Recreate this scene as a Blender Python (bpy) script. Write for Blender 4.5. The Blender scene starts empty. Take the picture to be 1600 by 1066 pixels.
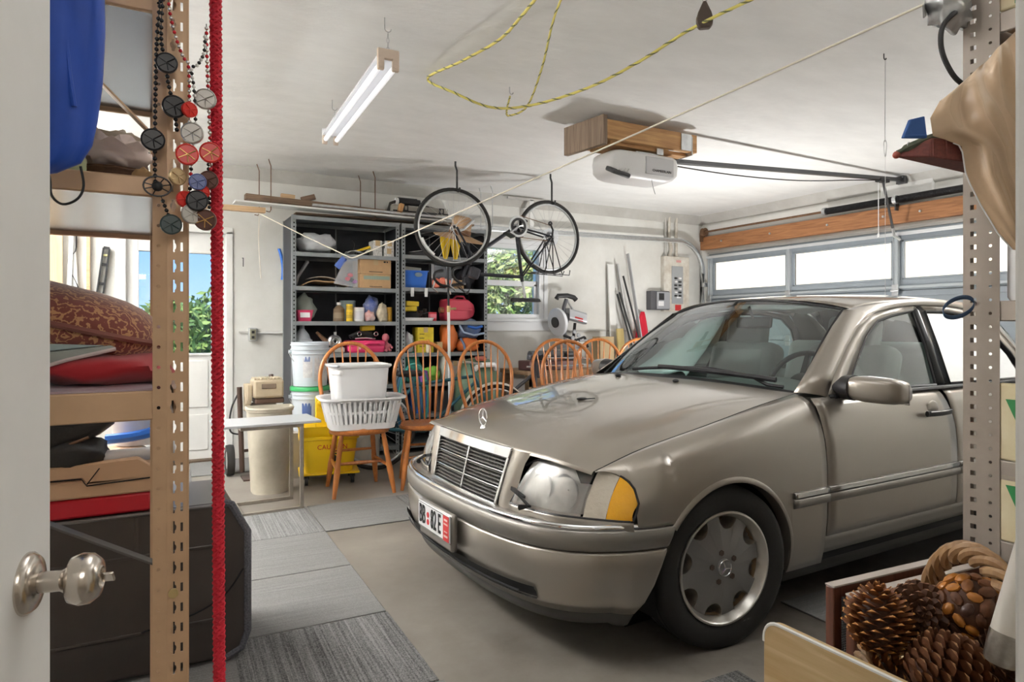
import bpy, math, random
from mathutils import Vector, Matrix, Euler
random.seed(7)
PI = math.pi
R = math.radians
sc = bpy.context.scene
col = sc.collection

# ---------------------------------------------------------------- camera, world, sun, lights, exposure
cam_d = bpy.data.cameras.new('camera'); cam_d.sensor_width = 36; cam_d.lens = 36*1035/1600
cam_d.shift_y = -22/1600; cam_d.clip_start = .02; cam_d.clip_end = 300
cam = bpy.data.objects.new('camera', cam_d); col.objects.link(cam)
cam.location = (0, 0, 1.2); cam.rotation_euler = (R(90), 0, R(-29))
sc.camera = cam

w = bpy.data.worlds.new('sky'); sc.world = w; w.use_nodes = True
nt = w.node_tree; nt.nodes.clear()
wo = nt.nodes.new('ShaderNodeOutputWorld'); bg = nt.nodes.new('ShaderNodeBackground')
tc = nt.nodes.new('ShaderNodeTexCoord'); sx = nt.nodes.new('ShaderNodeSeparateXYZ')
rp = nt.nodes.new('ShaderNodeValToRGB')
rp.color_ramp.elements[0].position = .45; rp.color_ramp.elements[0].color = (.62, .80, 1, 1)
rp.color_ramp.elements[1].position = .95; rp.color_ramp.elements[1].color = (.06, .24, .80, 1)
e = rp.color_ramp.elements.new(.58); e.color = (.17, .43, .95, 1)
mr = nt.nodes.new('ShaderNodeMapRange'); mr.inputs[1].default_value = -1; mr.inputs[2].default_value = 1
nt.links.new(tc.outputs['Generated'], sx.inputs[0]); nt.links.new(sx.outputs[2], mr.inputs[0])
nt.links.new(mr.outputs[0], rp.inputs[0]); nt.links.new(rp.outputs[0], bg.inputs[0])
nt.links.new(bg.outputs[0], wo.inputs[0]); bg.inputs[1].default_value = .78

def light(name, kind, loc, rot, power, size=(1, 1), color=(1, 1, 1), angle=None):
    l = bpy.data.lights.new(name, kind); l.energy = power; l.color = color
    if kind == 'AREA':
        l.shape = 'RECTANGLE'; l.size, l.size_y = size
    if angle is not None: l.angle = angle
    o = bpy.data.objects.new(name, l); col.objects.link(o); o.location = loc; o.rotation_euler = rot
    return o
light('sun', 'SUN', (0, -10, 20), (R(38), 0, R(-24)), 3.6, color=(1, .95, .86), angle=R(.6))
# unseen fill lamps added below the ceiling, lighting the room up and down
FILL_LAMPS = [(.95, .95, 6, .6), (2.4, .25, 4, .3), (4.2, .25, 4, .3), (-1.2, 3.0, 64, 12), (-1.2, 4.9, 48, 11), (5.7, 1.0, 30, 1)]
for lx, ly, pu, pd in FILL_LAMPS:
    light('fill_lamp_down', 'AREA', (lx, ly+.6, 2.44), (0, 0, 0), pd, (.22, 1.2), (1, .98, .95))
    light('fill_lamp_up', 'AREA', (lx, ly+.6, 2.38), (R(180), 0, 0), pu, (.5, 1.3), (1, .985, .96))
# unseen fill lamp added behind the car, shining up at the ceiling
light('hidden_fill_light', 'AREA', (4.75, 4.40, .50), (R(172), 0, 0), 30, (.34, .24), (1, .98, .95))
# fill light added in the hall behind the camera, no fixture
light('hall_fill', 'AREA', (.15, -1.3, 2.30), (R(25), 0, 0), 10, (.8, .8), (1, .95, .88))
sc.view_settings.view_transform = 'Standard'; sc.view_settings.look = 'None'
sc.view_settings.exposure = .95; sc.view_settings.gamma = 1; sc.view_settings.use_curve_mapping = False

# ---------------------------------------------------------------- materials
MATS = {}
def _new(name):
    m = bpy.data.materials.new(name); m.use_nodes = True
    n = m.node_tree.nodes; b = n['Principled BSDF']
    return m, m.node_tree, n, b
def M(name, c=(.5, .5, .5), rough=.5, metal=0, var=0, scale=12, bump=0, bscale=60, coat=0, trans=0, alpha=1, emit=0, stretch=None, c2=None, sheen=0, ior=1.5):
    if name in MATS: return MATS[name]
    m, t, n, b = _new(name); L = t.links
    b.inputs['Base Color'].default_value = (*c, 1); b.inputs['Roughness'].default_value = rough
    b.inputs['Metallic'].default_value = metal; b.inputs['Coat Weight'].default_value = coat
    b.inputs['Coat Roughness'].default_value = .04
    b.inputs['Transmission Weight'].default_value = trans; b.inputs['Alpha'].default_value = alpha
    b.inputs['IOR'].default_value = ior; b.inputs['Sheen Weight'].default_value = sheen
    if emit:
        b.inputs['Emission Color'].default_value = (*c, 1); b.inputs['Emission Strength'].default_value = emit
    if var or bump or c2:
        tx = n.new('ShaderNodeTexCoord'); mp = n.new('ShaderNodeMapping')
        L.new(tx.outputs['Object'], mp.inputs[0])
        if stretch: mp.inputs['Scale'].default_value = stretch
    if var or c2:
        nz = n.new('ShaderNodeTexNoise'); nz.inputs['Scale'].default_value = scale; nz.inputs['Detail'].default_value = 6
        nz.inputs['Roughness'].default_value = .65
        L.new(mp.outputs[0], nz.inputs[0])
        cr_ = n.new('ShaderNodeValToRGB'); E = cr_.color_ramp.elements
        E[0].position = .3; E[1].position = .7
        a = c2 if c2 else tuple(max(0, x*(1-var)) for x in c)
        d = c if c2 else tuple(min(1, x*(1+var*.6)) for x in c)
        E[0].color = (*a, 1); E[1].color = (*d, 1)
        L.new(nz.outputs[0], cr_.inputs[0]); L.new(cr_.outputs[0], b.inputs['Base Color'])
    if bump:
        nb = n.new('ShaderNodeTexNoise'); nb.inputs['Scale'].default_value = bscale; nb.inputs['Detail'].default_value = 4
        bp = n.new('ShaderNodeBump'); bp.inputs['Strength'].default_value = bump; bp.inputs['Distance'].default_value = .01
        L.new(mp.outputs[0], nb.inputs[0]); L.new(nb.outputs[0], bp.inputs['Height']); L.new(bp.outputs[0], b.inputs['Normal'])
    MATS[name] = m; return m
def wood(name, c, c2, axis='X', rough=.5, k=1.0, coat=0):
    if name in MATS: return MATS[name]
    m, t, n, b = _new(name); L = t.links
    tx = n.new('ShaderNodeTexCoord'); mp = n.new('ShaderNodeMapping')
    s = [18*k]*3; s['XYZ'.index(axis)] = 1.2*k; mp.inputs['Scale'].default_value = s
    nz = n.new('ShaderNodeTexNoise'); nz.inputs['Scale'].default_value = 2.2; nz.inputs['Detail'].default_value = 8; nz.inputs['Distortion'].default_value = 1.4
    cr_ = n.new('ShaderNodeValToRGB'); E = cr_.color_ramp.elements
    E[0].position = .32; E[0].color = (*c2, 1); E[1].position = .66; E[1].color = (*c, 1)
    bp = n.new('ShaderNodeBump'); bp.inputs['Strength'].default_value = .12
    L.new(tx.outputs['Object'], mp.inputs[0]); L.new(mp.outputs[0], nz.inputs[0]); L.new(nz.outputs[0], cr_.inputs[0])
    L.new(cr_.outputs[0], b.inputs['Base Color']); L.new(nz.outputs[0], bp.inputs['Height']); L.new(bp.outputs[0], b.inputs['Normal'])
    b.inputs['Roughness'].default_value = rough; b.inputs['Coat Weight'].default_value = coat
    MATS[name] = m; return m
def concrete():
    m, t, n, b = _new('concrete'); L = t.links
    tx = n.new('ShaderNodeTexCoord')
    def noise(s, d=6, r=.6):
        z = n.new('ShaderNodeTexNoise'); z.inputs['Scale'].default_value = s; z.inputs['Detail'].default_value = d; z.inputs['Roughness'].default_value = r
        L.new(tx.outputs['Object'], z.inputs[0]); return z
    a, c_, d = noise(1.3), noise(7, 8, .7), noise(70, 3)
    r1 = n.new('ShaderNodeValToRGB'); E = r1.color_ramp.elements
    E[0].position = .30; E[0].color = (.20, .178, .155, 1); E[1].position = .70; E[1].color = (.32, .295, .26, 1)
    r2 = n.new('ShaderNodeValToRGB'); E = r2.color_ramp.elements
    E[0].position = .3; E[0].color = (.66, .63, .60, 1); E[1].position = .62; E[1].color = (1, 1, 1, 1)
    mx = n.new('ShaderNodeMixRGB'); mx.blend_type = 'MULTIPLY'; mx.inputs[0].default_value = .55
    L.new(a.outputs[0], r1.inputs[0]); L.new(c_.outputs[0], r2.inputs[0])
    L.new(r1.outputs[0], mx.inputs[1]); L.new(r2.outputs[0], mx.inputs[2])
    # oil stain plus shade around the car, painted into the colour, ragged edge
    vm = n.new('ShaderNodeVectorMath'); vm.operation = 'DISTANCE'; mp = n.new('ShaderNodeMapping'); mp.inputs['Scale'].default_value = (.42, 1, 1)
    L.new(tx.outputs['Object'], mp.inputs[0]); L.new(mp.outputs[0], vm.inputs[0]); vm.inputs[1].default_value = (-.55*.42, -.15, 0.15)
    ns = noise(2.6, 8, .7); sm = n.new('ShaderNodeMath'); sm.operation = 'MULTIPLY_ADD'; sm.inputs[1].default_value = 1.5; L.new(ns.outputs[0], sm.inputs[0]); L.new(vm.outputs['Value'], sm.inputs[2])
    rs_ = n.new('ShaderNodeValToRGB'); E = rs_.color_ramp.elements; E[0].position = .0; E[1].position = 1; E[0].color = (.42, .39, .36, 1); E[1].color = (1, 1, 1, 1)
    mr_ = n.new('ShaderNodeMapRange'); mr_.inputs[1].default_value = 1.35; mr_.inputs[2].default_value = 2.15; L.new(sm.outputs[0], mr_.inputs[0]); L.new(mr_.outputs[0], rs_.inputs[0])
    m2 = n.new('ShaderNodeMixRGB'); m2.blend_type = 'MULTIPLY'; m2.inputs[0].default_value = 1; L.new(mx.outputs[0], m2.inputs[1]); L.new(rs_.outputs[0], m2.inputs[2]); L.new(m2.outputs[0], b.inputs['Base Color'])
    r3 = n.new('ShaderNodeMapRange'); r3.inputs[3].default_value = .28; r3.inputs[4].default_value = .62
    L.new(c_.outputs[0], r3.inputs[0]); L.new(r3.outputs[0], b.inputs['Roughness'])
    bp = n.new('ShaderNodeBump'); bp.inputs['Strength'].default_value = .08
    L.new(d.outputs[0], bp.inputs['Height']); L.new(bp.outputs[0], b.inputs['Normal'])
    MATS['concrete'] = m; return m
def carpet(name, axis, c, c2, freq=62, contrast=.25):
    m, t, n, b = _new(name); L = t.links
    tx = n.new('ShaderNodeTexCoord'); sp = n.new('ShaderNodeSeparateXYZ'); L.new(tx.outputs['Object'], sp.inputs[0])
    cb = n.new('ShaderNodeCombineXYZ'); 
    mu = n.new('ShaderNodeMath'); mu.operation = 'MULTIPLY'; mu.inputs[1].default_value = .012
    i, j = (0, 1) if axis == 'X' else (1, 0)
    L.new(sp.outputs[i], cb.inputs[0]); L.new(sp.outputs[j], mu.inputs[0]); L.new(mu.outputs[0], cb.inputs[1])
    nz = n.new('ShaderNodeTexNoise'); nz.inputs['Scale'].default_value = freq; nz.inputs['Detail'].default_value = 3; nz.inputs['Roughness'].default_value = .8
    L.new(cb.outputs[0], nz.inputs[0])
    n2 = n.new('ShaderNodeTexNoise'); n2.inputs['Scale'].default_value = 190; L.new(tx.outputs['Object'], n2.inputs[0])
    ad = n.new('ShaderNodeMixRGB'); ad.inputs[0].default_value = .42
    L.new(nz.outputs[0], ad.inputs[1]); L.new(n2.outputs[0], ad.inputs[2])
    r = n.new('ShaderNodeValToRGB'); E = r.color_ramp.elements
    E[0].position = .5-contrast*.5; E[1].position = .5+contrast*.5; E[0].color = (*c2, 1); E[1].color = (*c, 1)
    L.new(ad.outputs[0], r.inputs[0]); L.new(r.outputs[0], b.inputs['Base Color'])
    bp = n.new('ShaderNodeBump'); bp.inputs['Strength'].default_value = .6; bp.inputs['Distance'].default_value = .006
    L.new(ad.outputs[0], bp.inputs['Height']); L.new(bp.outputs[0], b.inputs['Normal'])
    b.inputs['Roughness'].default_value = .95
    MATS[name] = m; return m
def glass(name, c=(1, 1, 1), op=.12, rough=.02):
    # thin pane: mostly see-through, mirror-like reflection on top
    if name in MATS: return MATS[name]
    m = bpy.data.materials.new(name); m.use_nodes = True; t = m.node_tree; n = t.nodes; n.clear(); L = t.links
    o = n.new('ShaderNodeOutputMaterial'); tr = n.new('ShaderNodeBsdfTransparent'); gl = n.new('ShaderNodeBsdfGlossy'); mx = n.new('ShaderNodeMixShader')
    lw = n.new('ShaderNodeFresnel'); lw.inputs[0].default_value = 1.5
    ad = n.new('ShaderNodeMath'); ad.operation = 'ADD'; ad.inputs[1].default_value = op*.5; ad.use_clamp = True
    tr.inputs[0].default_value = (*c, 1); gl.inputs['Roughness'].default_value = rough; gl.inputs[0].default_value = (.95, .97, 1, 1)
    L.new(lw.outputs[0], ad.inputs[0]); L.new(ad.outputs[0], mx.inputs[0]); L.new(tr.outputs[0], mx.inputs[1]); L.new(gl.outputs[0], mx.inputs[2]); L.new(mx.outputs[0], o.inputs[0])
    MATS[name] = m; return m
WHITE = M('white_paint', (.80, .80, .78), .55, var=.06, scale=3)
PLASTER = M('white_wall_paint', (.80, .80, .77), .8, c2=(.66, .65, .61), scale=1.6, bump=.12, bscale=14)
CEIL = M('trowelled_white_ceiling', (.86, .86, .85), .85, c2=(.78, .78, .77), scale=2.2, bump=.45, bscale=9, stretch=(1, 2.6, 1))
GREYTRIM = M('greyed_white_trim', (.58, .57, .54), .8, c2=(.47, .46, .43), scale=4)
BLACK = M('black_plastic', (.018, .018, .02), .42)
DARK = M('dark_void', (.008, .008, .009), .9)
STEEL = M('bare_steel', (.55, .55, .56), .32, 1, var=.12, scale=30)
CHROME = M('chrome', (.82, .83, .85), .08, 1)
GALV = M('galvanised_steel', (.60, .62, .63), .42, .85, var=.15, scale=25)
RUST = M('rusty_steel', (.20, .11, .06), .7, .3, var=.4, scale=40)
RED = M('red_plastic', (.62, .03, .05), .38)
YEL = M('yellow_plastic', (.80, .55, .02), .42)
BLU = M('blue_plastic', (.03, .16, .62), .4)
GRN = M('green_plastic', (.05, .42, .14), .45)
WPL = M('white_plastic', (.84, .84, .85), .38)
CARD = M('brown_cardboard', (.52, .33, .17), .85, var=.12, scale=8)
RUBBER = M('tyre_rubber', (.022, .021, .02), .75, bump=.1, bscale=90)

# ---------------------------------------------------------------- mesh helpers
class MB:
    def __init__(s): s.v = []; s.f = []
    def add(s, vs, fs, T=None):
        o = len(s.v)
        s.v += [tuple(T @ Vector(p)) if T else tuple(p) for p in vs]
        s.f += [tuple(o+i for i in f) for f in fs]; return s
    def box(s, c, d, rot=None):
        x, y, z = (q/2 for q in d)
        vs = [(a*x, b*y, e*z) for a in (-1, 1) for b in (-1, 1) for e in (-1, 1)]
        fs = [(0, 1, 3, 2), (4, 6, 7, 5), (0, 4, 5, 1), (2, 3, 7, 6), (0, 2, 6, 4), (1, 5, 7, 3)]
        T = Matrix.Translation(c)
        if rot: T = T @ Euler(rot).to_matrix().to_4x4()
        return s.add(vs, fs, T)
    def bb(s, x0, x1, y0, y1, z0, z1):
        return s.box(((x0+x1)/2, (y0+y1)/2, (z0+z1)/2), (abs(x1-x0), abs(y1-y0), abs(z1-z0)))
    def rings(s, rs, closed=True, caps=True, loop=False):
        n = len(rs[0]); vs = [p for r in rs for p in r]; fs = []
        m = len(rs)
        for i in range(m if loop else m-1):
            for j in range(n if closed else n-1):
                a, b = i*n+j, i*n+(j+1) % n; k = ((i+1) % m)*n
                fs.append((a, b, k+(j+1) % n, k+j))
        if caps and closed and not loop:
            fs.append(tuple(range(n-1, -1, -1))); fs.append(tuple((m-1)*n+j for j in range(n)))
        return s.add(vs, fs)
    def tube(s, pts, r, n=8, loop=False, caps=True):
        P = [Vector(p) for p in pts]; m = len(P); rs = []; up = None
        for i in range(m):
            if loop: d = P[(i+1) % m]-P[i-1]
            else: d = P[min(i+1, m-1)]-P[max(i-1, 0)]
            d = d.normalized() if d.length > 1e-9 else Vector((0, 0, 1))
            if up is None: up = Vector((0, 0, 1)) if abs(d.z) < .9 else Vector((1, 0, 0))
            a = d.cross(up)
            if a.length < 1e-6: a = d.orthogonal()
            a.normalize(); b = d.cross(a); up = -b if False else a.cross(d)
            rr = r[i] if isinstance(r, (list, tuple)) else r
            rs.append([P[i]+(a*math.cos(t)+b*math.sin(t))*rr for t in (2*PI*k/n for k in range(n))])
        return s.rings(rs, True, caps, loop)
    def cyl(s, a, b, r0, r1=None, n=16):
        return s.tube([a, b], [r0, r0 if r1 is None else r1], n)
    def lathe(s, prof, n=24, T=None, caps=False):
        rs = [[(r*math.cos(2*PI*k/n), r*math.sin(2*PI*k/n), z) for k in range(n)] for r, z in prof]
        t = MB().rings(rs, True, caps); return s.add(t.v, t.f, T)
    def ell(s, c, r, n=14, m=8, T=None):
        rs = []
        for i in range(m+1):
            a = -PI/2+PI*i/m
            rs.append([(c[0]+r[0]*max(.001, math.cos(a))*math.cos(2*PI*k/n), c[1]+r[1]*max(.001, math.cos(a))*math.sin(2*PI*k/n), c[2]+r[2]*math.sin(a)) for k in range(n)])
        t = MB().rings(rs, True, False); return s.add(t.v, t.f, T)
    def prism(s, poly, h, T=None, z0=0):
        n = len(poly)
        vs = [(x, y, z0) for x, y in poly]+[(x, y, z0+h) for x, y in poly]
        fs = [tuple(range(n-1, -1, -1)), tuple(range(n, 2*n))]+[(i, (i+1) % n, n+(i+1) % n, n+i) for i in range(n)]
        return s.add(vs, fs, T)
    def grid(s, fn, us, vs, flip=False):
        nu, nv = len(us), len(vs)
        V = [fn(u, v) for u in us for v in vs]
        F = []
        for i in range(nu-1):
            for j in range(nv-1):
                q = (i*nv+j, (i+1)*nv+j, (i+1)*nv+j+1, i*nv+j+1)
                F.append(q[::-1] if flip else q)
        return s.add(V, F)
    def xf(s, T): s.v = [tuple(T @ Vector(p)) for p in s.v]; return s
    def mesh(s, name, mat, smooth=40):
        me = bpy.data.meshes.new(name); me.from_pydata(s.v, [], s.f); me.validate()
        me.materials.append(mat)
        if smooth:
            me.polygons.foreach_set('use_smooth', [True]*len(me.polygons)); me.set_sharp_from_angle(angle=R(smooth))
        me.update(); return me
    def obj(s, name, mat, parent=None, smooth=40, bevel=0, seg=2, solid=0, sub=0, fixn=True):
        if fixn: s.fix()
        base = None
        if parent is None:
            xs, ys, zs = zip(*s.v); base = Vector(((min(xs)+max(xs))/2, (min(ys)+max(ys))/2, min(zs)))
            s.v = [(a-base.x, b-base.y, c-base.z) for a, b, c in s.v]
        o = bpy.data.objects.new(name, s.mesh(name, mat, smooth)); col.objects.link(o)
        if parent: o.parent = parent
        else: o.location = base
        if sub:
            m = o.modifiers.new('sub', 'SUBSURF'); m.levels = m.render_levels = sub
        if solid:
            m = o.modifiers.new('sol', 'SOLIDIFY'); m.thickness = solid; m.offset = -1
        if bevel:
            m = o.modifiers.new('bev', 'BEVEL'); m.width = bevel; m.segments = seg; m.limit_method = 'ANGLE'; m.angle_limit = R(35)
            m.harden_normals = False
        return o
    def fix(s):
        import bmesh
        me = bpy.data.meshes.new('t'); me.from_pydata(s.v, [], s.f); bm = bmesh.new(); bm.from_mesh(me)
        bmesh.ops.recalc_face_normals(bm, faces=bm.faces)
        s.v = [tuple(v.co) for v in bm.verts]; bm.verts.index_update()
        s.f = [tuple(v.index for v in f.verts) for f in bm.faces]
        bm.free(); bpy.data.meshes.remove(me)
def tag(o, label, cat, group=None):
    o['label'] = label; o['category'] = cat
    if group: o['group'] = group
    return o
def thing(name, label, cat, loc=(0, 0, 0), rz=0, group=None):
    o = bpy.data.objects.new(name, None); col.objects.link(o); o.empty_display_size = .05
    o.location = loc; o.rotation_euler = (0, 0, rz); return tag(o, label, cat, group)
def struct(name, mb, mat, parent=None, bevel=0, smooth=30):
    o = mb.obj(name, mat, parent, smooth, bevel)
    if not parent: o['kind'] = 'structure'
    return o
def kids(o): return [c for c in bpy.data.objects if c.parent == o]
def copy_tree(o, parent=None):
    c = o.copy(); col.objects.link(c); c.parent = parent
    for ch in kids(o): copy_tree(ch, c)
    return c
def text(s, size, mat, parent, loc, rot, name='lettering', align='CENTER', ext=.0008, bold=0, sx=1):
    cu = bpy.data.curves.new(name, 'FONT'); cu.body = s; cu.size = size; cu.align_x = align; cu.align_y = 'CENTER'; cu.extrude = ext; cu.offset = bold; cu.resolution_u = 3
    t = bpy.data.objects.new('tmp', cu); col.objects.link(t)
    dg = bpy.context.evaluated_depsgraph_get(); me = bpy.data.meshes.new_from_object(t.evaluated_get(dg))
    bpy.data.objects.remove(t); bpy.data.curves.remove(cu)
    me.materials.clear(); me.materials.append(mat)
    o = bpy.data.objects.new(name, me); col.objects.link(o); o.parent = parent; o.location = loc; o.rotation_euler = rot; o.scale = (sx, 1, 1)
    return o
def cr(xs, ys, x):
    # Catmull-Rom (non-uniform, monotone-ish) interpolation in a table
    if x <= xs[0]: return ys[0]
    if x >= xs[-1]: return ys[-1]
    i = max(k for k in range(len(xs)-1) if xs[k] <= x)
    def sl(k):
        if k == 0: return (ys[1]-ys[0])/(xs[1]-xs[0])
        if k == len(xs)-1: return (ys[-1]-ys[-2])/(xs[-1]-xs[-2])
        a = (ys[k]-ys[k-1])/(xs[k]-xs[k-1]); b = (ys[k+1]-ys[k])/(xs[k+1]-xs[k])
        return 0 if a*b < 0 else (2*a*b/(a+b) if a+b else 0)
    h = xs[i+1]-xs[i]; t = (x-xs[i])/h; a, b = sl(i)*h, sl(i+1)*h
    return (2*t**3-3*t*t+1)*ys[i]+(t**3-2*t*t+t)*a+(-2*t**3+3*t*t)*ys[i+1]+(t**3-t*t)*b
def lin(a, b, n): return [a+(b-a)*i/(n-1) for i in range(n)]
def bez(p, n=12):
    p = [Vector(q) for q in p]; out = []
    for i in range(n+1):
        t = i/n; q = p
        while len(q) > 1: q = [q[k].lerp(q[k+1], t) for k in range(len(q)-1)]
        out.append(tuple(q[0]))
    return out
def spline(pts, k=6):
    # smooth curve through points
    out = []; P = [Vector(p) for p in pts]
    for i in range(len(P)-1):
        a, b, c, d = P[max(i-1, 0)], P[i], P[i+1], P[min(i+2, len(P)-1)]
        for j in range(k):
            t = j/k
            out.append(tuple(.5*((2*b)+(c-a)*t+(2*a-5*b+4*c-d)*t*t+(3*b-a-3*c+d)*t**3)))
    out.append(tuple(P[-1])); return out
def rbox(w, d, h, r, n=4, taper=1.0):
    # rounded-corner footprint ring stack helper: returns footprint polygon
    pts = []
    for sx_, sy_, a0 in ((1, 1, 0), (-1, 1, 90), (-1, -1, 180), (1, -1, 270)):
        for k in range(n+1):
            a = R(a0+90*k/n); pts.append((sx_*(w/2-r)+r*math.cos(a), sy_*(d/2-r)+r*math.sin(a)))
    return pts
def rot_to(a, b):
    # matrix that takes local z to direction b-a, located at a
    d = (Vector(b)-Vector(a)).normalized()
    return Matrix.Translation(a) @ d.to_track_quat('Z', 'Y').to_matrix().to_4x4()
# ---------------------------------------------------------------- the room
X0, X1, Y0, Y1, ZC = -1.75, 6.5, .12, 6.5, 2.66
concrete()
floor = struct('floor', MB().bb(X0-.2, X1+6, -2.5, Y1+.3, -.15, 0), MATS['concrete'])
struct('ceiling', MB().bb(X0-.2, X1+.3, Y0-.1, Y1+.3, ZC, ZC+.12), CEIL)
# back wall with openings for the glazed door (x -.22 .. .66) and the window (x 3.18 .. 4.02)
b = MB()
DX0, DX1, WX0, WX1, WZ0, WZ1 = -.22, .70, 3.02, 4.02, 1.29, 2.13
b.bb(X0, DX0, Y1, Y1+.2, 0, ZC); b.bb(DX0, DX1, Y1, Y1+.2, 2.09, ZC)
b.bb(DX1, WX0, Y1, Y1+.2, 0, ZC); b.bb(WX0, WX1, Y1, Y1+.2, 0, WZ0); b.bb(WX0, WX1, Y1, Y1+.2, WZ1, ZC); b.bb(WX1, X1+.2, Y1, Y1+.2, 0, ZC)
struct('wall_back', b, PLASTER)
struct('trim_1', MB().bb(DX1+.05, X1, Y1-.02, Y1, 1.145, 1.16), GREYTRIM)
# sloped cove strips between walls and ceiling
b = MB(); b.add([(X0, Y1, 2.55), (X1, Y1, 2.55), (X1, Y1, ZC), (X0, Y1, ZC), (X0, Y1-.07, ZC), (X1, Y1-.07, ZC), (X0, Y1-.012, 2.55), (X1, Y1-.012, 2.55)],
    [(0, 1, 2, 3), (3, 2, 5, 4), (4, 5, 7, 6), (6, 7, 1, 0), (0, 3, 4, 6), (1, 7, 5, 2)])
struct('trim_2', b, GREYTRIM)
b = MB(); b.add([(X1, Y0, 2.56), (X1, Y1, 2.56), (X1, Y1, ZC), (X1, Y0, ZC), (X1-.10, Y0, ZC), (X1-.10, Y1, ZC), (X1-.012, Y0, 2.56), (X1-.012, Y1, 2.56)],
    [(0, 1, 2, 3), (3, 2, 5, 4), (4, 5, 7, 6), (6, 7, 1, 0), (0, 3, 4, 6), (1, 7, 5, 2)])
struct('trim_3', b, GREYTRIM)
b = MB(); b.bb(X1, X1+.2, Y0, Y1+.2, 2.17, ZC); b.bb(X1, X1+.2, 6.36, Y1+.2, 0, 2.17); b.bb(X1, X1+.2, Y0, 1.42, 0, 2.17)
struct('wall_right', b, PLASTER)
struct('wall_left', MB().bb(X0-.15, X0, Y0, Y1+.2, 0, ZC), PLASTER)
b = MB(); b.bb(X0, -.33, Y0, Y0+.10, 0, ZC); b.bb(.66, X1, Y0, Y0+.10, 0, ZC); b.bb(-.33, .66, Y0, Y0+.10, 2.10, ZC)
struct('wall_near', b, PLASTER)
# door jamb at the right of the doorway the camera looks through
b = MB(); b.bb(.564, .66, Y0-.03, Y0+.13, 0, 2.10)
struct('trim_4', b, WHITE, bevel=.004)

# hall of the house behind the camera
HW = M('hall_wall_paint', (.74, .70, .64), .8)
struct('wall_hall_left', MB().bb(-.95, -.85, -2.4, Y0, 0, 2.5), HW); struct('wall_hall_right', MB().bb(1.25, 1.35, -2.4, Y0, 0, 2.5), HW); struct('wall_hall_rear', MB().bb(-.95, 1.35, -2.5, -2.4, 0, 2.5), HW)
struct('ceiling_hall', MB().bb(-.95, 1.35, -2.5, Y0, 2.45, 2.55), HW)

# carpet tiles on the floor
carpet('carpet_grey_across', 'Y', (.26, .255, .25), (.16, .157, .154), 130, .30)
carpet('carpet_grey_along', 'X', (.28, .276, .272), (.055, .055, .055), 75, .22)
carpet('carpet_light_along', 'X', (.31, .306, .302), (.12, .12, .12), 75, .24)
def ctile(x, y, mat, w=.604):
    o = MB().bb(0, w, 0, w, 0, .007).obj('carpet_tile', MATS[mat], floor, bevel=.002, seg=1)
    o.location = Vector((x, y, 0))-floor.location+Vector((0, 0, .15-.15)); o.location.z = .0005-floor.location.z
    o.rotation_euler.z = R(-1.8); return o
for x, y, m in ((.268, 2.10, 'carpet_grey_along'), (.283, 2.712, 'carpet_grey_across'), (.300, 3.325, 'carpet_grey_across'), (.315, 3.935, 'carpet_light_along'),
                (.925, 3.915, 'carpet_grey_across'), (1.535, 3.897, 'carpet_light_along'), (.262, 1.488, 'carpet_grey_across'),
                (-.30, 4.95, 'carpet_grey_across'), (-.29, 5.57, 'carpet_light_along'), (.325, 5.86, 'carpet_grey_across'), (-.33, 2.12, 'carpet_grey_across'), (-.32, 2.73, 'carpet_grey_across'), (-.31, 3.34, 'carpet_grey_along'), (2.4, 1.35, 'carpet_grey_across'), (1.79, .6, 'carpet_grey_along'), (1.18, 1.05, 'carpet_grey_along')):
    ctile(x, y, m)

# glazed garden door in the back wall
d2 = bpy.data.objects.new('door_2', None); col.objects.link(d2); d2['kind'] = 'structure'; d2.location = (0, Y1, 0)
b = MB(); b.bb(DX0+.07, -.05, .03, .07, .02, 2.04); b.bb(.53, DX1-.05, .03, .07, .02, 2.04); b.bb(-.05, .53, .03, .07, .02, .96); b.bb(-.05, .53, .03, .07, 1.86, 2.04)
b.obj('door_leaf', WHITE, d2, bevel=.004)
b = MB(); b.bb(DX0, DX0+.08, -.015, .14, 0, 2.06); b.bb(DX1-.06, DX1, -.015, .14, 0, 2.06); b.bb(DX0, DX1, -.015, .14, 2.04, 2.10)
b.obj('door_frame', WHITE, d2, bevel=.004)
for z0, z1 in ((.10, .42), (.48, .90)):
    MB().bb(-.02, .50, .022, .034, z0, z1).obj('panel', WHITE, d2, bevel=.008)
b = MB(); b.bb(-.065, -.045, .015, .08, .945, 1.875); b.bb(.525, .545, .015, .08, .945, 1.875); b.bb(-.06, .54, .015, .08, .945, .965); b.bb(-.06, .54, .015, .08, 1.855, 1.875)
b.obj('glazing_bead', WHITE, d2, bevel=.003)
MB().bb(-.05, .53, .048, .054, .955, 1.865).obj('pane', glass('window_glass', op=.02), d2)
for z in (.30, 1.02, 1.74):
    MB().cyl((.643, .018, z-.05), (.643, .018, z+.05), .008, n=8).obj('hinge', STEEL, d2)
MB().bb(DX0, DX1, -.06, .14, 0, .022).obj('threshold', M('brown_threshold', (.12, .08, .05), .6), d2)

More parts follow.
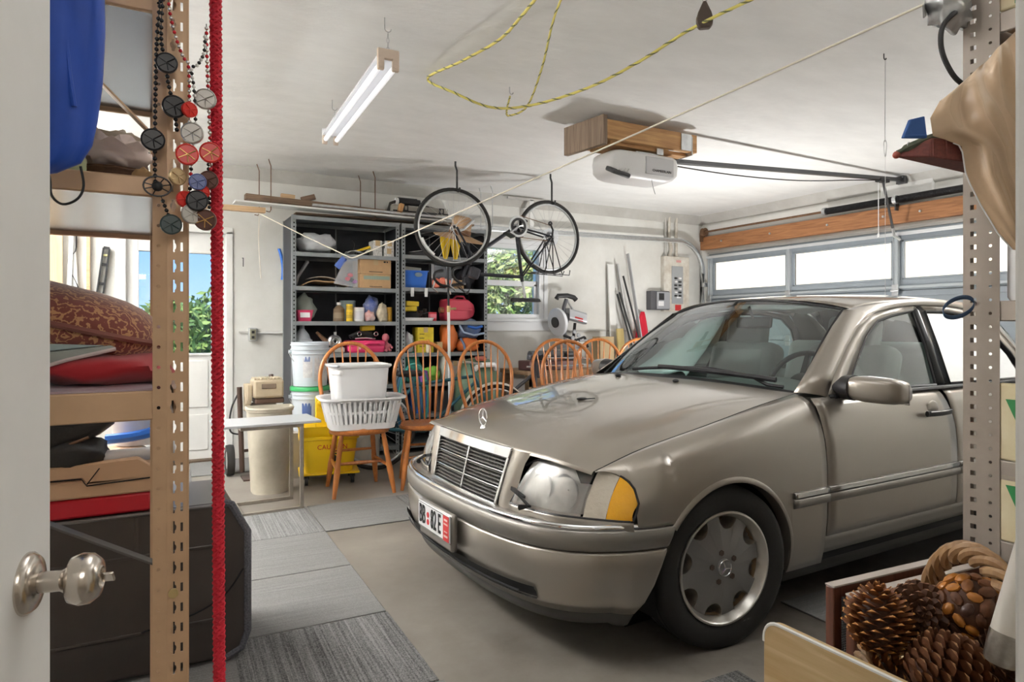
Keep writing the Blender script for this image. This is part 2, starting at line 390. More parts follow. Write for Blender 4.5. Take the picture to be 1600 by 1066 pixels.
# sash window in the back wall
w1 = bpy.data.objects.new('window_1', None); col.objects.link(w1); w1['kind'] = 'structure'; w1.location = (0, Y1, 0)
WS = M('white_window_frame', (.80, .82, .84), .45)
b = MB()
b.bb(WX0, WX0+.06, .0, .14, WZ0, WZ1); b.bb(WX1-.06, WX1, .0, .14, WZ0, WZ1); b.bb(WX0+.06, WX1-.06, .0, .14, WZ1-.05, WZ1); b.bb(WX0+.06, WX1-.06, .0, .14, WZ0, WZ0+.055)
b.obj('window_frame', WS, w1, bevel=.003)
b = MB(); b.bb(WX0+.06, WX1-.06, .05, .09, 1.665, 1.725); b.bb(WX0+.06, WX0+.10, .05, .09, WZ0+.05, 1.69); b.bb(WX1-.10, WX1-.06, .05, .09, WZ0+.05, 1.69)
b.obj('sash', WS, w1, bevel=.003)
for z0, z1 in ((WZ0+.05, 1.67), (1.72, WZ1-.045)):
    MB().bb(WX0+.06, WX1-.06, .072, .077, z0, z1).obj('pane', MATS['window_glass'], w1)
MB().bb(WX0-.06, WX1+.10, -.045, .0, WZ0-.03, WZ0).obj('window_sill', WS, w1, bevel=.004)
MB().bb(WX0-.06, WX1+.06, -.02, .0, WZ0-.14, WZ0-.03).obj('apron', WS, w1, bevel=.003)
b = MB(); b.bb(WX0-.05, WX0, -.012, 0, WZ0, WZ1+.05); b.bb(WX1, WX1+.05, -.012, 0, WZ0, WZ1+.05); b.bb(WX0-.05, WX1+.05, -.012, 0, WZ1, WZ1+.05)
b.obj('casing', WS, w1, bevel=.002)

# sectional garage door
GD = M('grey_painted_steel', (.30, .34, .375), .42, .15, var=.06, scale=6)
GD2 = M('light_grey_painted_steel', (.46, .50, .525), .38, .3)
d3 = bpy.data.objects.new('door_3', None); col.objects.link(d3); d3['kind'] = 'structure'; d3.location = (6.47, 0, 0)
GY0, GY1 = 1.46, 6.34
panes = [(1.54, 2.56), (2.69, 3.79), (3.92, 5.03), (5.16, 6.24)]
b = MB(); b.bb(0, .05, GY0, GY1, 2.03, 2.15); b.bb(0, .05, GY0, GY1, 1.56, 1.68)
ys = [GY0]+[q for p in panes for q in p]+[GY1]
for i in range(0, len(ys), 2): b.bb(0, .05, ys[i], ys[i+1], 1.68, 2.03)
b.obj('top_section', GD, d3, bevel=.003)
for z0 in (.02, .535, 1.05):
    b = MB(); b.bb(.012, .05, GY0, GY1, z0, z0+.505); b.bb(0, .012, GY0, GY1, z0+.45, z0+.505); b.bb(0, .012, GY0, GY1, z0, z0+.05)
    b.obj('section', GD, d3, bevel=.003)
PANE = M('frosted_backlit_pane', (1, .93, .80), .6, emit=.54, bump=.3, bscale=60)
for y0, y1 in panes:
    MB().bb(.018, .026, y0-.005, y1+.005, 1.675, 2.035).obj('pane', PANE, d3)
    b = MB(); t = .022
    b.bb(-.006, .02, y0-t, y0, 1.66, 2.05); b.bb(-.006, .02, y1, y1+t, 1.66, 2.05); b.bb(-.006, .02, y0-t, y1+t, 2.03, 2.05); b.bb(-.006, .02, y0-t, y1+t, 1.66, 1.68)
    b.obj('pane_frame', GD, d3, bevel=.003)
for y in (1.50, 2.625, 3.855, 5.095, 6.30):
    b = MB(); b.bb(-.035, 0, y-.024, y+.024, 1.56, 2.13); b.bb(-.045, -.03, y-.024, y-.016, 1.56, 2.13); b.bb(-.045, -.03, y+.016, y+.024, 1.56, 2.13)
    b.obj('stile', GD2, d3, bevel=.002)
    for z in (.53, 1.045, 1.555):
        b = MB(); b.bb(-.05, -.035 if z > 1.5 else 0, y-.032, y+.032, z-.06, z+.06); b.cyl((-.052, y-.04, z), (-.052, y+.04, z), .010, n=8)
        b.obj('hinge', GALV, d3, bevel=.002)
b = MB(); b.bb(-.075, -.005, GY0+.02, GY1-.02, 2.10, 2.108); b.bb(-.08, -.07, GY0+.02, GY1-.02, 2.085, 2.118)
b.obj('strut', M('bright_galvanised', (.80, .82, .84), .28, .7), d3, bevel=.001)
b = MB(); b.bb(-.03, -.002, GY0, GY1, 1.575, 1.60)
b.obj('rail', GD2, d3, bevel=.002)
MB().bb(-.01, .05, GY0-.02, GY1+.02, 2.15, 2.175).obj('top_seal', GREYTRIM, d3)

MB().bb(.052, .07, GY0-.03, GY1+.03, 0, 1.62).obj('light_seal_sheet', GD, d3)  # unseen sheet added to stop outside light leaking through the section gaps
BEAM = wood('stained_header_wood', (.46, .21, .085), (.27, .11, .045), 'Y', .5)
o = struct('trim_5', MB().bb(6.44, 6.50, 1.2, 6.47, 2.215, 2.385), BEAM, bevel=.004)
for y in (6.1, 5.35, 4.6, 3.98, 3.62, 2.9):
    t = MB().cyl((-.0, 0, 0), (-.012, 0, 0), .012, n=8).obj('bolt', GALV, o); t.location = Vector((6.44, y, 2.30))-o.location
# aluminium flashing above the beam and the plate that carries the opener rail
struct('trim_6', MB().bb(6.47, 6.50, 1.2, 6.40, 2.385, 2.405), GREYTRIM)

# things outside: lawn and trees seen through the panes
gm = M('lawn_grass', (.20, .34, .08), .9, var=.4, scale=3)
g = struct('ground', MB().bb(-40, 40, 6.7, 70, -.5, -.3), gm)
LEAF = [M('leaves_bright', (.34, .46, .12), .6, c2=(.12, .22, .04), scale=2.5), M('leaves_mid', (.14, .26, .06), .6, c2=(.05, .12, .03), scale=2.5), M('leaves_yellow', (.50, .52, .20), .6, c2=(.24, .32, .08), scale=2.5)]
BARK = M('tree_bark', (.20, .15, .10), .9, var=.3)
def tree(name, label, x, y, h, r, mats, seed, n=2600, lz=.25, leaf=.075):
    rnd = random.Random(seed); t = thing(name, label, 'tree', (x, y, -.3), 0, None)
    b = MB(); b.tube([(0, 0, 0), (.05, .02, h*.35), (-.05, .05, h*.65), (.02, 0, h*.9)], [.16, .12, .08, .03], 8)
    for k in range(7):
        a = rnd.uniform(0, 2*PI); z = h*rnd.uniform(.3, .7)
        b.tube([(0, 0, z), (math.cos(a)*r*.45, math.sin(a)*r*.45, z+h*.12), (math.cos(a)*r*.8, math.sin(a)*r*.8, z+h*.2)], [.06, .04, .012], 6)
    b.obj('trunk', BARK, t)
    cl = [(rnd.uniform(-1, 1)*r*.75, rnd.uniform(-1, 1)*r*.75, h*rnd.uniform(lz, .95), r*rnd.uniform(.28, .5)) for _ in range(26)]
    for mi, m in enumerate(mats):
        b = MB()
        for k in range(n//len(mats)):
            cx, cy, cz, cr_ = cl[rnd.randrange(len(cl))]
            d = Vector((rnd.gauss(0, 1), rnd.gauss(0, 1), rnd.gauss(0, 1))).normalized()*cr_*rnd.uniform(.75, 1.05)
            p = Vector((cx, cy, cz))+d; s = leaf*rnd.uniform(.6, 1.4)
            u = Vector((rnd.gauss(0, 1), rnd.gauss(0, 1), rnd.gauss(0, 1))).normalized(); v = u.orthogonal().normalized()
            b.add([p-u*s, p+v*s*.45, p+u*s, p-v*s*.45], [(0, 1, 2, 3)])
        o = b.obj('foliage', m, t, smooth=0, fixn=False); o['kind'] = 'stuff'
tree('garden_tree', 'dark green tree seen through the glazed garden door', .9, 12.0, 1.7, 1.2, LEAF[1:2]+LEAF[0:1], 1, 15000, .1)
tree('garden_tree', 'lower green tree at the left of the glazed door pane', -1.4, 15.5, 2.0, 1.3, LEAF[1:2], 2, 9000, .1)
tree('garden_tree', 'tall sunlit yellow-green tree filling the sash window', 5.9, 12.2, 3.5, 1.7, [LEAF[0], LEAF[2]], 3, 16000, .15)
tree('garden_tree', 'pale sunlit tree behind the right half of the sash window', 10.6, 15.5, 3.6, 1.7, [LEAF[2], LEAF[0]], 4, 11000, .1)
tree('garden_tree', 'green tree behind the upper left of the sash window', 6.9, 20.5, 5.6, 1.8, [LEAF[0], LEAF[1]], 5, 11000, .3)
# ---------------------------------------------------------------- the car (local frame: x to the rear, -y towards the camera side)
car = thing('car', 'champagne silver four-door sedan parked nose-in, front towards the chairs', 'car', (1.799, 2.601, 0), R(1.3))
PAINT = M('champagne_metallic_paint', (.37, .335, .29), .34, .62, coat=1)
_b = PAINT.node_tree.nodes['Principled BSDF']; _b.inputs['Coat Roughness'].default_value = .03
PAINT2 = M('bumper_strip_paint', (.27, .25, .225), .42, .55, coat=.35)
LTH = M('grey_leather', (.52, .53, .52), .5, bump=.08, bscale=80)
TINT = glass('car_glass', (.80, .93, .90), op=.20)
ZX = [-.44, -.25, .08, .46, .66]
def zg(x): return cr(ZX, [.692, .752, .818, .888, .914], x)
def yg(x): return cr(ZX, [.700, .716, .726, .720, .705], x)
def zc(x): return cr([-.56, -.51, -.41, -.25, .05, .33, .56], [.730, .760, .793, .832, .884, .926, .950], x)
def pl(x): return cr([-.515, -.457, -.408, -.358, -.332, -.24, -.06, .2, 1, 2.2, 3.0, 3.4, 3.6, 3.68], [.60, .69, .75, .80, .818, .838, .850, .858, .862, .858, .845, .81, .76, .70], x)
def pf(z): return cr([.12, .22, .30, .42, .55, .68, .80, .86, .90], [.93, .965, .985, .998, 1, .993, .965, .94, .905], z)
def ys_(x, z):
    k = min(1, max(0, (-.05-x)/.28)); return pl(x-max(0, z-.6)*.45*k)*pf(z)
def zhood(x, y):
    k = min(1, abs(y)/yg(x)); return zc(x)-(zc(x)-zg(x))*(.35*k**2+.65*k**3.2)
def both(name, fn, mat, solid=.004, **kw):
    for s in (-1, 1):
        b = fn(s); b.obj(name, mat, car, solid=solid, **kw)
def hfront(y): return cr([0, .33, .44, .55, .64, .70], [-.558, -.549, -.537, -.513, -.480, -.438], abs(y))
def hrear(y): return cr([0, .35, .6, .70], [.50, .535, .60, .648], abs(y))
us = lin(-1, 1, 41)
b = MB()
def hood_pt(t, u):
    # t 0..1 front to rear, u -1..1 across
    y = u*.70; x0, x1 = hfront(y), hrear(y); x = x0+(x1-x0)*t
    y = u*(yg(x)-.003); return (x, y, zhood(x, y))
b.grid(hood_pt, [0, .012, .03, .06, .1, .15, .2]+lin(.26, 1, 18), us)
# rolled front lip
def lip(t, u):
    y = u*.70; x = hfront(y); y2 = u*(yg(x)-.003); z = zhood(x, y2)
    a = t*PI/2; return (x-.008*math.sin(a), y2, z-.013*t)
b.grid(lip, [0, .3, .65, 1], us)
# body-coloured cheeks between grille and headlamps
def nose(y, z):
    return cr([0, .30, .42, .5, .6, .69, .75, .80, .818], [-.578, -.575, -.566, -.550, -.515, -.452, -.403, -.355, -.330], abs(y))+(z-.6)*.45
def yin(v): return .388+.045*v+.018*max(0, v-.8)*5*v
for s in (-1, 1):
    def chk(t, v):
        y = (.303+.034*v)+(yin(v)-(.303+.034*v))*t
        zt_ = zhood(hfront(y), y)-.004; z = .492+(zt_-.492)*v
        x = -.606+(hfront(y)-.004+.606)*v**1.25+.02*t*(1-v)-.010*math.sin(PI*t)
        return (x, s*y, z)
    b.grid(chk, lin(0, 1, 8), lin(0, 1, 12))
hood = b.obj('hood', PAINT, car, smooth=60)
# dark shell below the shut lines
b = MB()
b.grid(lambda t, u: (lambda p: (p[0]+.03, p[1]*1.01, p[2]-.022))(hood_pt(t, u)), lin(.02, .93, 12), us)
for s in (-1, 1):
    b.grid(lambda x, z: (x, s*(ys_(x, z)-.022), z), lin(.67, 2.30, 20), lin(.22, .885, 10)); b.grid(lambda x, z: (x, s*(ys_(x, z)-.022), z), lin(.43, .67, 5), lin(.22, .78, 8))
    b.grid(lambda x, z: (x, s*(ys_(x, z)-.03), z), lin(-.45, .70, 16), [q for q in (.64, .67, .70)])
b.obj('body_shell', DARK, car, smooth=60)

AC, AR = (.085, .287), .335
def arch_z(x, cx=AC[0]):
    d = AR**2-(x-cx)**2; return AC[1]+math.sqrt(d) if d > 0 else None
def section(x, s, zlow, n=22, top=None):
    # fender section polyline clipped at zlow, resampled
    z1 = zg(x)-.14; ye = ys_(x, max(z1, .2)); y0, z0 = yg(x)+.002, zg(x)
    p = bez([(y0, z0, 0), (y0+.55*(ye-y0), z0-.010, 0), (ys_(x, z0-.05), z0-.045, 0), (ye, z1, 0)], 10)
    p = [(q[0], q[1]) for q in p]+[(ys_(x, z), z) for z in lin(z1, .19, 12)[1:]]
    out = []
    for a, c in zip(p, p[1:]):
        out.append(a)
        if c[1] <= zlow:
            t = (a[1]-zlow)/(a[1]-c[1]) if a[1] != c[1] else 0
            out.append((a[0]+(c[0]-a[0])*t, zlow)); break
    if len(out) < 2: out = [p[0], (p[0][0]+.001, p[0][1]-.002)]
    L = [0]
    for a, c in zip(out, out[1:]): L.append(L[-1]+math.hypot(c[0]-a[0], c[1]-a[1]))
    res = []
    for k in range(n):
        d = L[-1]*k/(n-1); i = max(j for j in range(len(L)-1) if L[j] <= d+1e-12)
        t = (d-L[i])/max(1e-9, L[i+1]-L[i]); res.append((x, s*(out[i][0]+(out[i+1][0]-out[i][0])*t), out[i][1]+(out[i+1][1]-out[i][1])*t))
    return res
def fzlow(x):
    if x < -.336: return cr([-.435, -.417, -.384, -.355, -.344, -.338, -.3368], [.689, .693, .688, .668, .638, .592, .51], x)
    if x < -.185: return .508
    a = arch_z(x)
    if a and x < AC[0]+AR-.001: return max(a, .22)
    return .22
FX = [-.434, -.42, -.405, -.39, -.375, -.362, -.353, -.346, -.341, -.3365, -.32, -.28, -.22, -.1851, -.1849]+[AC[0]+AR*math.cos(PI*(1-k/26)) for k in range(6, 27)]+[AC[0]+AR+.0005, .44, .48, .52, .56, .60, .639]
def fender(s):
    b = MB(); b.rings([section(x, s, fzlow(x)) for x in FX], False, False); return b
both('front_fender', fender, PAINT, .003, smooth=60)
def archlip(s, cx, r0, a0, a1):
    b = MB(); rs = []
    for k in range(31):
        a = R(a0+(a1-a0)*k/30); x = cx-r0*math.cos(a); z = AC[1]+r0*math.sin(a)
        x2 = cx-(r0+.022)*math.cos(a); z2 = AC[1]+(r0+.022)*math.sin(a)
        y = ys_(x, max(z, .2)); y2 = ys_(x2, max(z2, .2))
        rs.append([(x, s*(y-.045), z), (x, s*(y+.004), z), (x+(x2-x)*.4, s*(y+.007), z+(z2-z)*.4), (x2, s*(y2-.001), z2)])
    b.rings(rs, False, False); return b
both('wheel_arch_lip', lambda s: archlip(s, AC[0], AR, 36, 190), PAINT, 0, smooth=60)
def liner(s, cx):
    b = MB(); rs = []
    for k in range(25):
        a = R(-20+220*k/24); rs.append([(cx-(AR+.012)*math.cos(a), s*y, AC[1]+(AR+.012)*math.sin(a)) for y in (.50, .60, .70, .815)])
    b.rings(rs, False, False); b.add([(cx+.36*math.cos(t), s*.50, AC[1]+.36*math.sin(t)) for t in lin(0, 2*PI, 21)[:-1]], [tuple(range(20))]); return b
both('wheel_well', lambda s: liner(s, AC[0]), DARK, 0)
both('wheel_well', lambda s: liner(s, 2.775), DARK, 0)
# doors
def door(x0, x1, x1t):
    def f(s):
        def pt(t, z):
            xr = cr([.2, .74, .90], [x1, x1, x1t], z); x = x0+(xr-x0)*t; return (x, s*ys_(x, z), z)
        return MB().grid(pt, lin(0, 1, 16), lin(.335, .898, 18))
    return f
both('front_door', door(.645, 1.660, 1.622), PAINT, .003, smooth=60)
both('rear_door', door(1.666, 2.42, 2.58), PAINT, .003, smooth=60)
def quarter(s):
    b = MB(); rs = []
    for x in [2.425, 2.435]+[2.775+AR*math.cos(PI*(1-k/18)) for k in range(3, 19)]+[3.10, 3.2, 3.3, 3.4, 3.5, 3.6, 3.66]:
        a = arch_z(x, 2.775) if abs(x-2.775) < AR else None; lo = a if a else .25
        top = cr([2.42, 2.9, 3.3, 3.66], [.90, .955, .965, .93], x)
        rs.append([(x, s*ys_(x, min(z, .90))-s*max(0, z-.9)*.8, z) for z in lin(top, lo, 14)])
    b.rings(rs, False, False); return b
both('rear_quarter_panel', quarter, PAINT, .003, smooth=60)
both('wheel_arch_lip', lambda s: archlip(s, 2.775, AR, -8, 188), PAINT, 0, smooth=60)
# sill
both('sill', lambda s: MB().grid(lambda x, z: (x, s*(ys_(x, z)-.014-(.28-z)*.12), z), lin(.425, 2.43, 20), lin(.255, .330, 4)), PAINT2, .003)
both('sill_skirt', lambda s: MB().grid(lambda x, z: (x, s*(ys_(x, z)-.030-(.28-z)*.12), z), lin(.38, 2.43, 20), lin(.150, .258, 4)), M('dark_sill_plastic', (.055, .052, .047), .5), .003)
# side rubbing strips
def mould(x0, x1):
    def f(s):
        P = [(0, .478), (.013, .483), (.016, .500), (.014, .514), (.007, .518)]
        b = MB(); b.rings([[(x, s*(ys_(x, z)+d), z) for d, z in P] for x in lin(x0, x1, 12)], False, False)
        b.add([(x1, s*(ys_(x1, z)+d), z) for d, z in P]+[(x1, s*ys_(x1, .51), .518)], [tuple(range(6))]); b.add([(x0, s*(ys_(x0, z)+d), z) for d, z in P]+[(x0, s*ys_(x0, .51), .518)], [tuple(range(6))]); return b
    return f
def mouldc(x0, x1):
    def f(s): return MB().rings([[(x, s*(ys_(x, z)+d), z) for d, z in ((.006, .518), (.012, .522), (.010, .540), (-.002, .545))] for x in lin(x0, x1, 12)], False, False)
    return f
for x0, x1 in ((.425, .640), (.646, 1.660), (1.667, 2.41)):
    both('side_moulding', mould(x0, x1), PAINT2, .002, smooth=60)
    both('moulding_trim', mouldc(x0, x1), M('satin_bright_trim', (.50, .49, .47), .25, .9), .001, smooth=60)

# front bumper
BPX = [(-.706, 0), (-.703, .15), (-.693, .30), (-.676, .42), (-.650, .53), (-.612, .62), (-.560, .695), (-.495, .752), (-.42, .793), (-.345, .82), (-.26, .838), (-.188, .846)]
half = spline([(x, y, 0) for x, y in BPX], 4)
plan = [(x, -y) for x, y, _ in half[::-1]][:-1]+[(x, y) for x, y, _ in half]
def sweep(prof, rng=None, tail=.0):
    b = MB(); rs = []; n = len(plan)
    idx = range(n) if rng is None else [i for i in range(n) if rng(plan[i])]
    for i in idx:
        a, c = plan[max(i-1, 0)], plan[min(i+1, n-1)]
        d = Vector((c[0]-a[0], c[1]-a[1])).normalized(); nx, ny = d.y, -d.x   # inward = towards +x
        if nx < 0 and abs(plan[i][1]) < .5: nx, ny = -nx, -ny
        if abs(plan[i][1]) >= .5 and ny*plan[i][1] > 0: nx, ny = -nx, -ny
        rs.append([(plan[i][0]+nx*o-(.505-z)*tail*min(1, max(0, (plan[i][0]+.42)/.23)), plan[i][1]+ny*o, z) for o, z in prof])
    b.rings(rs, False, False); return b
sweep([(.13, .506), (.05, .508), (.026, .510)], tail=.5).obj('bumper_ledge', PAINT2, car, smooth=60, solid=.002)
sweep([(.030, .510), (.024, .521), (.014, .522), (.006, .514), (.008, .506)], lambda p: p[0] < -.21, tail=.5).obj('bumper_chrome_strip', CHROME, car, smooth=60)
sweep([(.010, .506), (0, .498), (-.002, .47), (.002, .438), (.012, .430)], tail=.5).obj('bumper_rubbing_strip', PAINT2, car, smooth=60, solid=.003)
sweep([(.030, .430), (.008, .428), (.003, .420), (.003, .37), (.007, .31), (.024, .25), (.055, .205)], tail=.5).obj('front_bumper', PAINT, car, smooth=60, solid=.003)
sweep([(.055, .210), (.070, .165), (.10, .15)], tail=.5).obj('front_lip', M('dark_sill_plastic'), car, smooth=60, solid=.003)
sweep([(-.002, .292), (.002, .284), (.014, .270), (.020, .252), (.028, .246)], lambda p: abs(p[1]) < .60).obj('air_intake', DARK, car, smooth=60)
sweep([(.010, .262), (.004, .259), (.010, .255)], lambda p: abs(p[1]) < .55).obj('intake_slat', BLACK, car)
sweep([(.026, .247), (.018, .243), (.026, .238)], lambda p: abs(p[1]) < .61).obj('intake_edge', M('satin_bright_trim'), car)
# number plate
pt_ = MB().bb(-0.7400, -0.7100, -.172, .162, .300, .450); pt_ = pt_.obj('plate_holder', PAINT2, car, bevel=.012)
plate = MB().bb(-0.7470, -0.7400, -.165, .155, .336, .446).obj('number_plate', WPL, car, bevel=.003)
INK = M('black_print', (.015, .015, .015), .5); REDINK = M('red_print', (.60, .03, .03), .5)
q = (R(90), 0, R(-90))
text('BB', .112, INK, plate, (-0.7490, .106, .391), q, bold=.001, sx=.54); text('82 E', .112, INK, plate, (-0.7490, -.035, .391), q, bold=.001, sx=.52)
MB().bb(-0.7485, -0.7470, -.162, -.108, .340, .442).obj('plate_red_band', REDINK, plate)
for z in (.402, .372): MB().cyl((-0.7470, .047, z), (-0.7487, .047, z), .012, n=14).obj('plate_seal', REDINK, plate)
b = MB()
for y, z, w_, h_ in ((-.135, .425, .03, .008), (-.135, .408, .036, .006), (-.135, .36, .036, .008), (-.135, .378, .03, .005)): b.bb(-0.7495, -0.7485, y-w_/2, y+w_/2, z-h_/2, z+h_/2)
b.obj('plate_small_print', M('pale_print', (.75, .5, .45), .6), plate)
b = MB(); b.bb(-0.7475, -0.7470, -.163, .153, .4405, .4425); b.bb(-0.7475, -0.7470, -.163, .153, .3395, .3415); b.bb(-0.7475, -0.7470, .151, .153, .34, .442)
b.obj('plate_border', INK, plate)

# grille
GT, GB = (-.560, .722), (-.614, .500)       # top / bottom of the grille plane (x, z)
def gp(y, t, o=0): # t 0 bottom .. 1 top
    return (GB[0]+(GT[0]-GB[0])*t+.10*y*y-o, y, GB[1]+(GT[1]-GB[1])*t)
def gw(t): return .299+.034*t
gr = MB().grid(lambda y, t: (lambda p: (p[0]+.045, p[1], p[2]))(gp(y*gw(t), t)), lin(-1, 1, 9), lin(0, 1, 4)).obj('grille', DARK, car)
def gstrip(name, mat, fr, o0, o1, parent=gr):
    # fr: list of (y0,t0)->(y1,t1) quads in (y,t) given as 4 corner functions along length
    b = MB(); rs = []
    for (ya, ta), (yb, tb) in fr:
        rs.append([gp(ya, ta, o0), gp(ya, ta, o1), gp(yb, tb, o1), gp(yb, tb, o0)])
    b.rings(rs, True, True); return b.obj(name, mat, parent, smooth=30, bevel=.002)
n = 13
fr = [((u*gw(.86)*1.0, .85), (u*gw(1)*1.0, 1.03)) for u in lin(-1, 1, n)]
gstrip('grille_surround', CHROME, fr, -.02, .014)
gstrip('grille_surround', CHROME, [((u*gw(0), 0.0), (u*gw(0), .05)) for u in lin(-1, 1, n)], -.02, .010)
for s in (-1, 1):
    gstrip('grille_surround', CHROME, [((s*(gw(t)-.014), t), (s*gw(t), t)) for t in lin(0, 1, 6)], -.02, .012)
gstrip('grille_bar', CHROME, [((-.005, t), (.005, t)) for t in lin(.04, .87, 4)], -.02, .008)
for t in (.315, .59): gstrip('grille_bar', CHROME, [((u*(gw(t)-.01), t-.012), (u*(gw(t)-.01), t+.012)) for u in lin(-1, 1, n)], -.02, .006)
SLAT = M('grille_dark_slat', (.075, .07, .062), .35)
for a, c in ((.05, .303), (.327, .578), (.602, .855)):
    for k in range(4):
        t = a+(c-a)*(k+.5)/4
        gstrip('grille_slat', SLAT, [((u*(gw(t)-.012), t-.019), (u*(gw(t)-.012), t+.012)) for u in lin(-1, 1, n)], -.016, -.002)
b = MB()
for k in range(-11, 12):
    y = k*.025
    b.rings([[gp(y-.003, t, -.03), gp(y-.003, t, -.012), gp(y+.003, t, -.012), gp(y+.003, t, -.03)] for t in (.04, .86)], True, True)
o = b.obj('grille_fins', SLAT, gr); o['kind'] = 'stuff'

# headlamps, indicators and the strips below them
LENS = M('headlamp_lens', (.90, .90, .88), .10, trans=.86, bump=.12, bscale=30, coat=.6)
BOWL = M('lamp_reflector', (.62, .60, .57), .42, .6, var=.25, scale=9)
AMB = M('amber_lens', (.85, .42, .02), .18, bump=.35, bscale=45, coat=.6)
CLEARIND = M('indicator_clear_lens', (.66, .60, .50), .2, .25, bump=.4, bscale=50, coat=.7)
def zt(y): return cr([.38, .42, .46, .55, .68, .735, .775, .80, .815], [.650, .682, .696, .703, .697, .684, .662, .632, .590], y)
def lamp(y0, y1, o, zb=.536, inner=0):
    def f(s):
        def pt(u, v):
            y = y0+(y1-y0)*u+inner*(1-u)*v; z = zb+(zt(y)-zb)*v; bulge = .010*(1-(2*v-1)**2)
            return (nose(y, z)+o-bulge, s*y, z)
        return MB().grid(pt, lin(0, 1, 14), lin(0, 1, 9))
    return f
for s in (-1, 1):
    hl = lamp(.396, .682, .045, inner=.045)(s).obj('headlight', BOWL, car, smooth=60)
    for yy_, r_ in ((.50, .052), (.60, .062)):
        d = MB(); T = Matrix.Translation((nose(yy_, .60)+.075, s*yy_, .607)) @ Euler((0, R(-90), 0)).to_matrix().to_4x4()
        d.lathe([(.008, 0), (.02, .002), (.036, .012), (r_, .042)], 22, T); d.ell((0, 0, .018), (.010, .010, .018), 10, 6, T); d.obj('reflector_bowl', CHROME, hl)
    lamp(.394, .684, 0, inner=.045)(s).obj('headlight_lens', LENS, hl, smooth=60)
    lamp(.690, .752, .002)(s).obj('indicator', CLEARIND, car, smooth=60)
    lamp(.753, .815, .002)(s).obj('indicator', AMB, car, smooth=60)
    b = MB(); b.tube([(nose(y, zt(y))+.004, s*y, zt(y)+.003) for y in lin(.40, .815, 24)]+[(nose(.815, z)+.004, s*.817, z) for z in (.57, .55, .536)], .0045, 6)
    b.tube([(nose(.392+.04*v, .536+.13*v)+.002, s*(.389+.035*v), .536+.12*v) for v in lin(0, 1, 6)], .0045, 6); b.tube([(nose(y, .534), s*y, .534) for y in lin(.39, .812, 20)], .004, 6)
    b.obj('headlight_seal', BLACK, car)
    MB().grid(lambda y, z: (nose(y, .536)-.004+(.536-z)*.1, s*y, z), lin(.385, .822, 20), [.531, .520, .508, .500]).obj('headlight_trim', PAINT, car, smooth=60, solid=.003)
    b = MB(); b.tube([(nose(.48, .54)-.03, s*.48, .540), (nose(.50, .56)-.022, s*.515, .548), (nose(.44, .58)-.018, s*.44, .575)], [.012, .008, .006], 6); b.box((nose(.42, .585)-.012, s*.425, .577), (.012, .09, .014), (R(-12*s), 0, 0))
    b.obj('headlight_wiper', BLACK, car)

# windscreen, roof and pillars
def wb(y): k = min(1, abs(y)/.69); return (.575+.130*k**2.2, y, .954-.040*k**2)
def wt(y): k = min(1, abs(y)/.575); return (1.115+.085*k**2, y, 1.348-.063*k**2)
def wpt(u, v):
    a, c = Vector(wb(u*.685)), Vector(wt(u*.565)); p = a.lerp(c, v); bow = .018*math.sin(PI*v); return (p.x-bow, p.y, p.z+bow*.7)
MB().grid(wpt, lin(-1, 1, 21), lin(0, 1, 10)).obj('windscreen', TINT, car, smooth=60)
b = MB(); b.tube([wpt(1, v) for v in lin(0, 1, 8)]+[wpt(u, 1) for u in lin(1, -1, 20)]+[wpt(-1, v) for v in lin(1, 0, 8)], .007, 6); b.obj('windscreen_seal', BLACK, car)
def redge(x): return cr([1.17, 1.4, 1.9, 2.3, 2.5], [.590, .603, .610, .600, .585], x)
def zedge(x): return cr([1.17, 1.4, 1.9, 2.3, 2.5], [1.285, 1.322, 1.346, 1.338, 1.315], x)
def zroof(x): return cr([1.11, 1.4, 1.9, 2.3, 2.5], [1.350, 1.378, 1.392, 1.382, 1.358], x)
def roof_pt(t, u):
    xf = wt(u*.575)[0]+.006; x = xf+(2.50-xf)*t; e = redge(x); k = abs(u)
    return (x, u*e, zroof(x)-(zroof(x)-zedge(x))*(.55*k**2+.45*k**5))
MB().grid(roof_pt, lin(0, 1, 20), us).obj('roof', PAINT, car, smooth=60, solid=.003)
def tum(z): return .775-(z-.90)*.40
# outer edge of the windscreen -> pillar -> door-frame edge
AP = [(.640, .917, .700), (.75, .985, .672), (.90, 1.095, .638), (1.05, 1.205, .606), (1.17, 1.285, .588)]
FP = [(.755, .898), (.878, 1.002), (1.03, 1.11), (1.179, 1.203), (1.308, 1.260)]
def pillar(s):
    b = MB(); rs = []
    for (x, z, y), (x2, z2) in zip(AP, FP):
        a, c = Vector((x, y, z)), Vector((x2, tum(z2)+.004, z2)); m = a.lerp(c, .5)+Vector((-.01, .014, .008))
        q = bez([a, a.lerp(m, .9)+Vector((0, .004, .003)), m.lerp(c, .5), c], 5); rs.append([(p[0], s*p[1], p[2]) for p in q])
    rs2 = []
    for x in lin(1.308, 2.42, 12):
        zf = cr([1.308, 1.486, 1.773, 2.1, 2.42], [1.260, 1.291, 1.313, 1.312, 1.275], x); a = Vector((max(1.17, x-.14*(1-(x-1.308)/1.112)), redge(max(1.17, x-.14*(1-(x-1.308)/1.112))), 0)); a.z = zedge(a.x)
        c = Vector((x, tum(zf)+.004, zf)); m = a.lerp(c, .5)+Vector((0, .008, .006)); q = bez([a, m, m.lerp(c, .5), c], 5); rs2.append([(p[0], s*p[1], p[2]) for p in q])
    b.rings(rs+rs2, False, False); return b
both('windscreen_pillar', pillar, PAINT, .003, smooth=60)
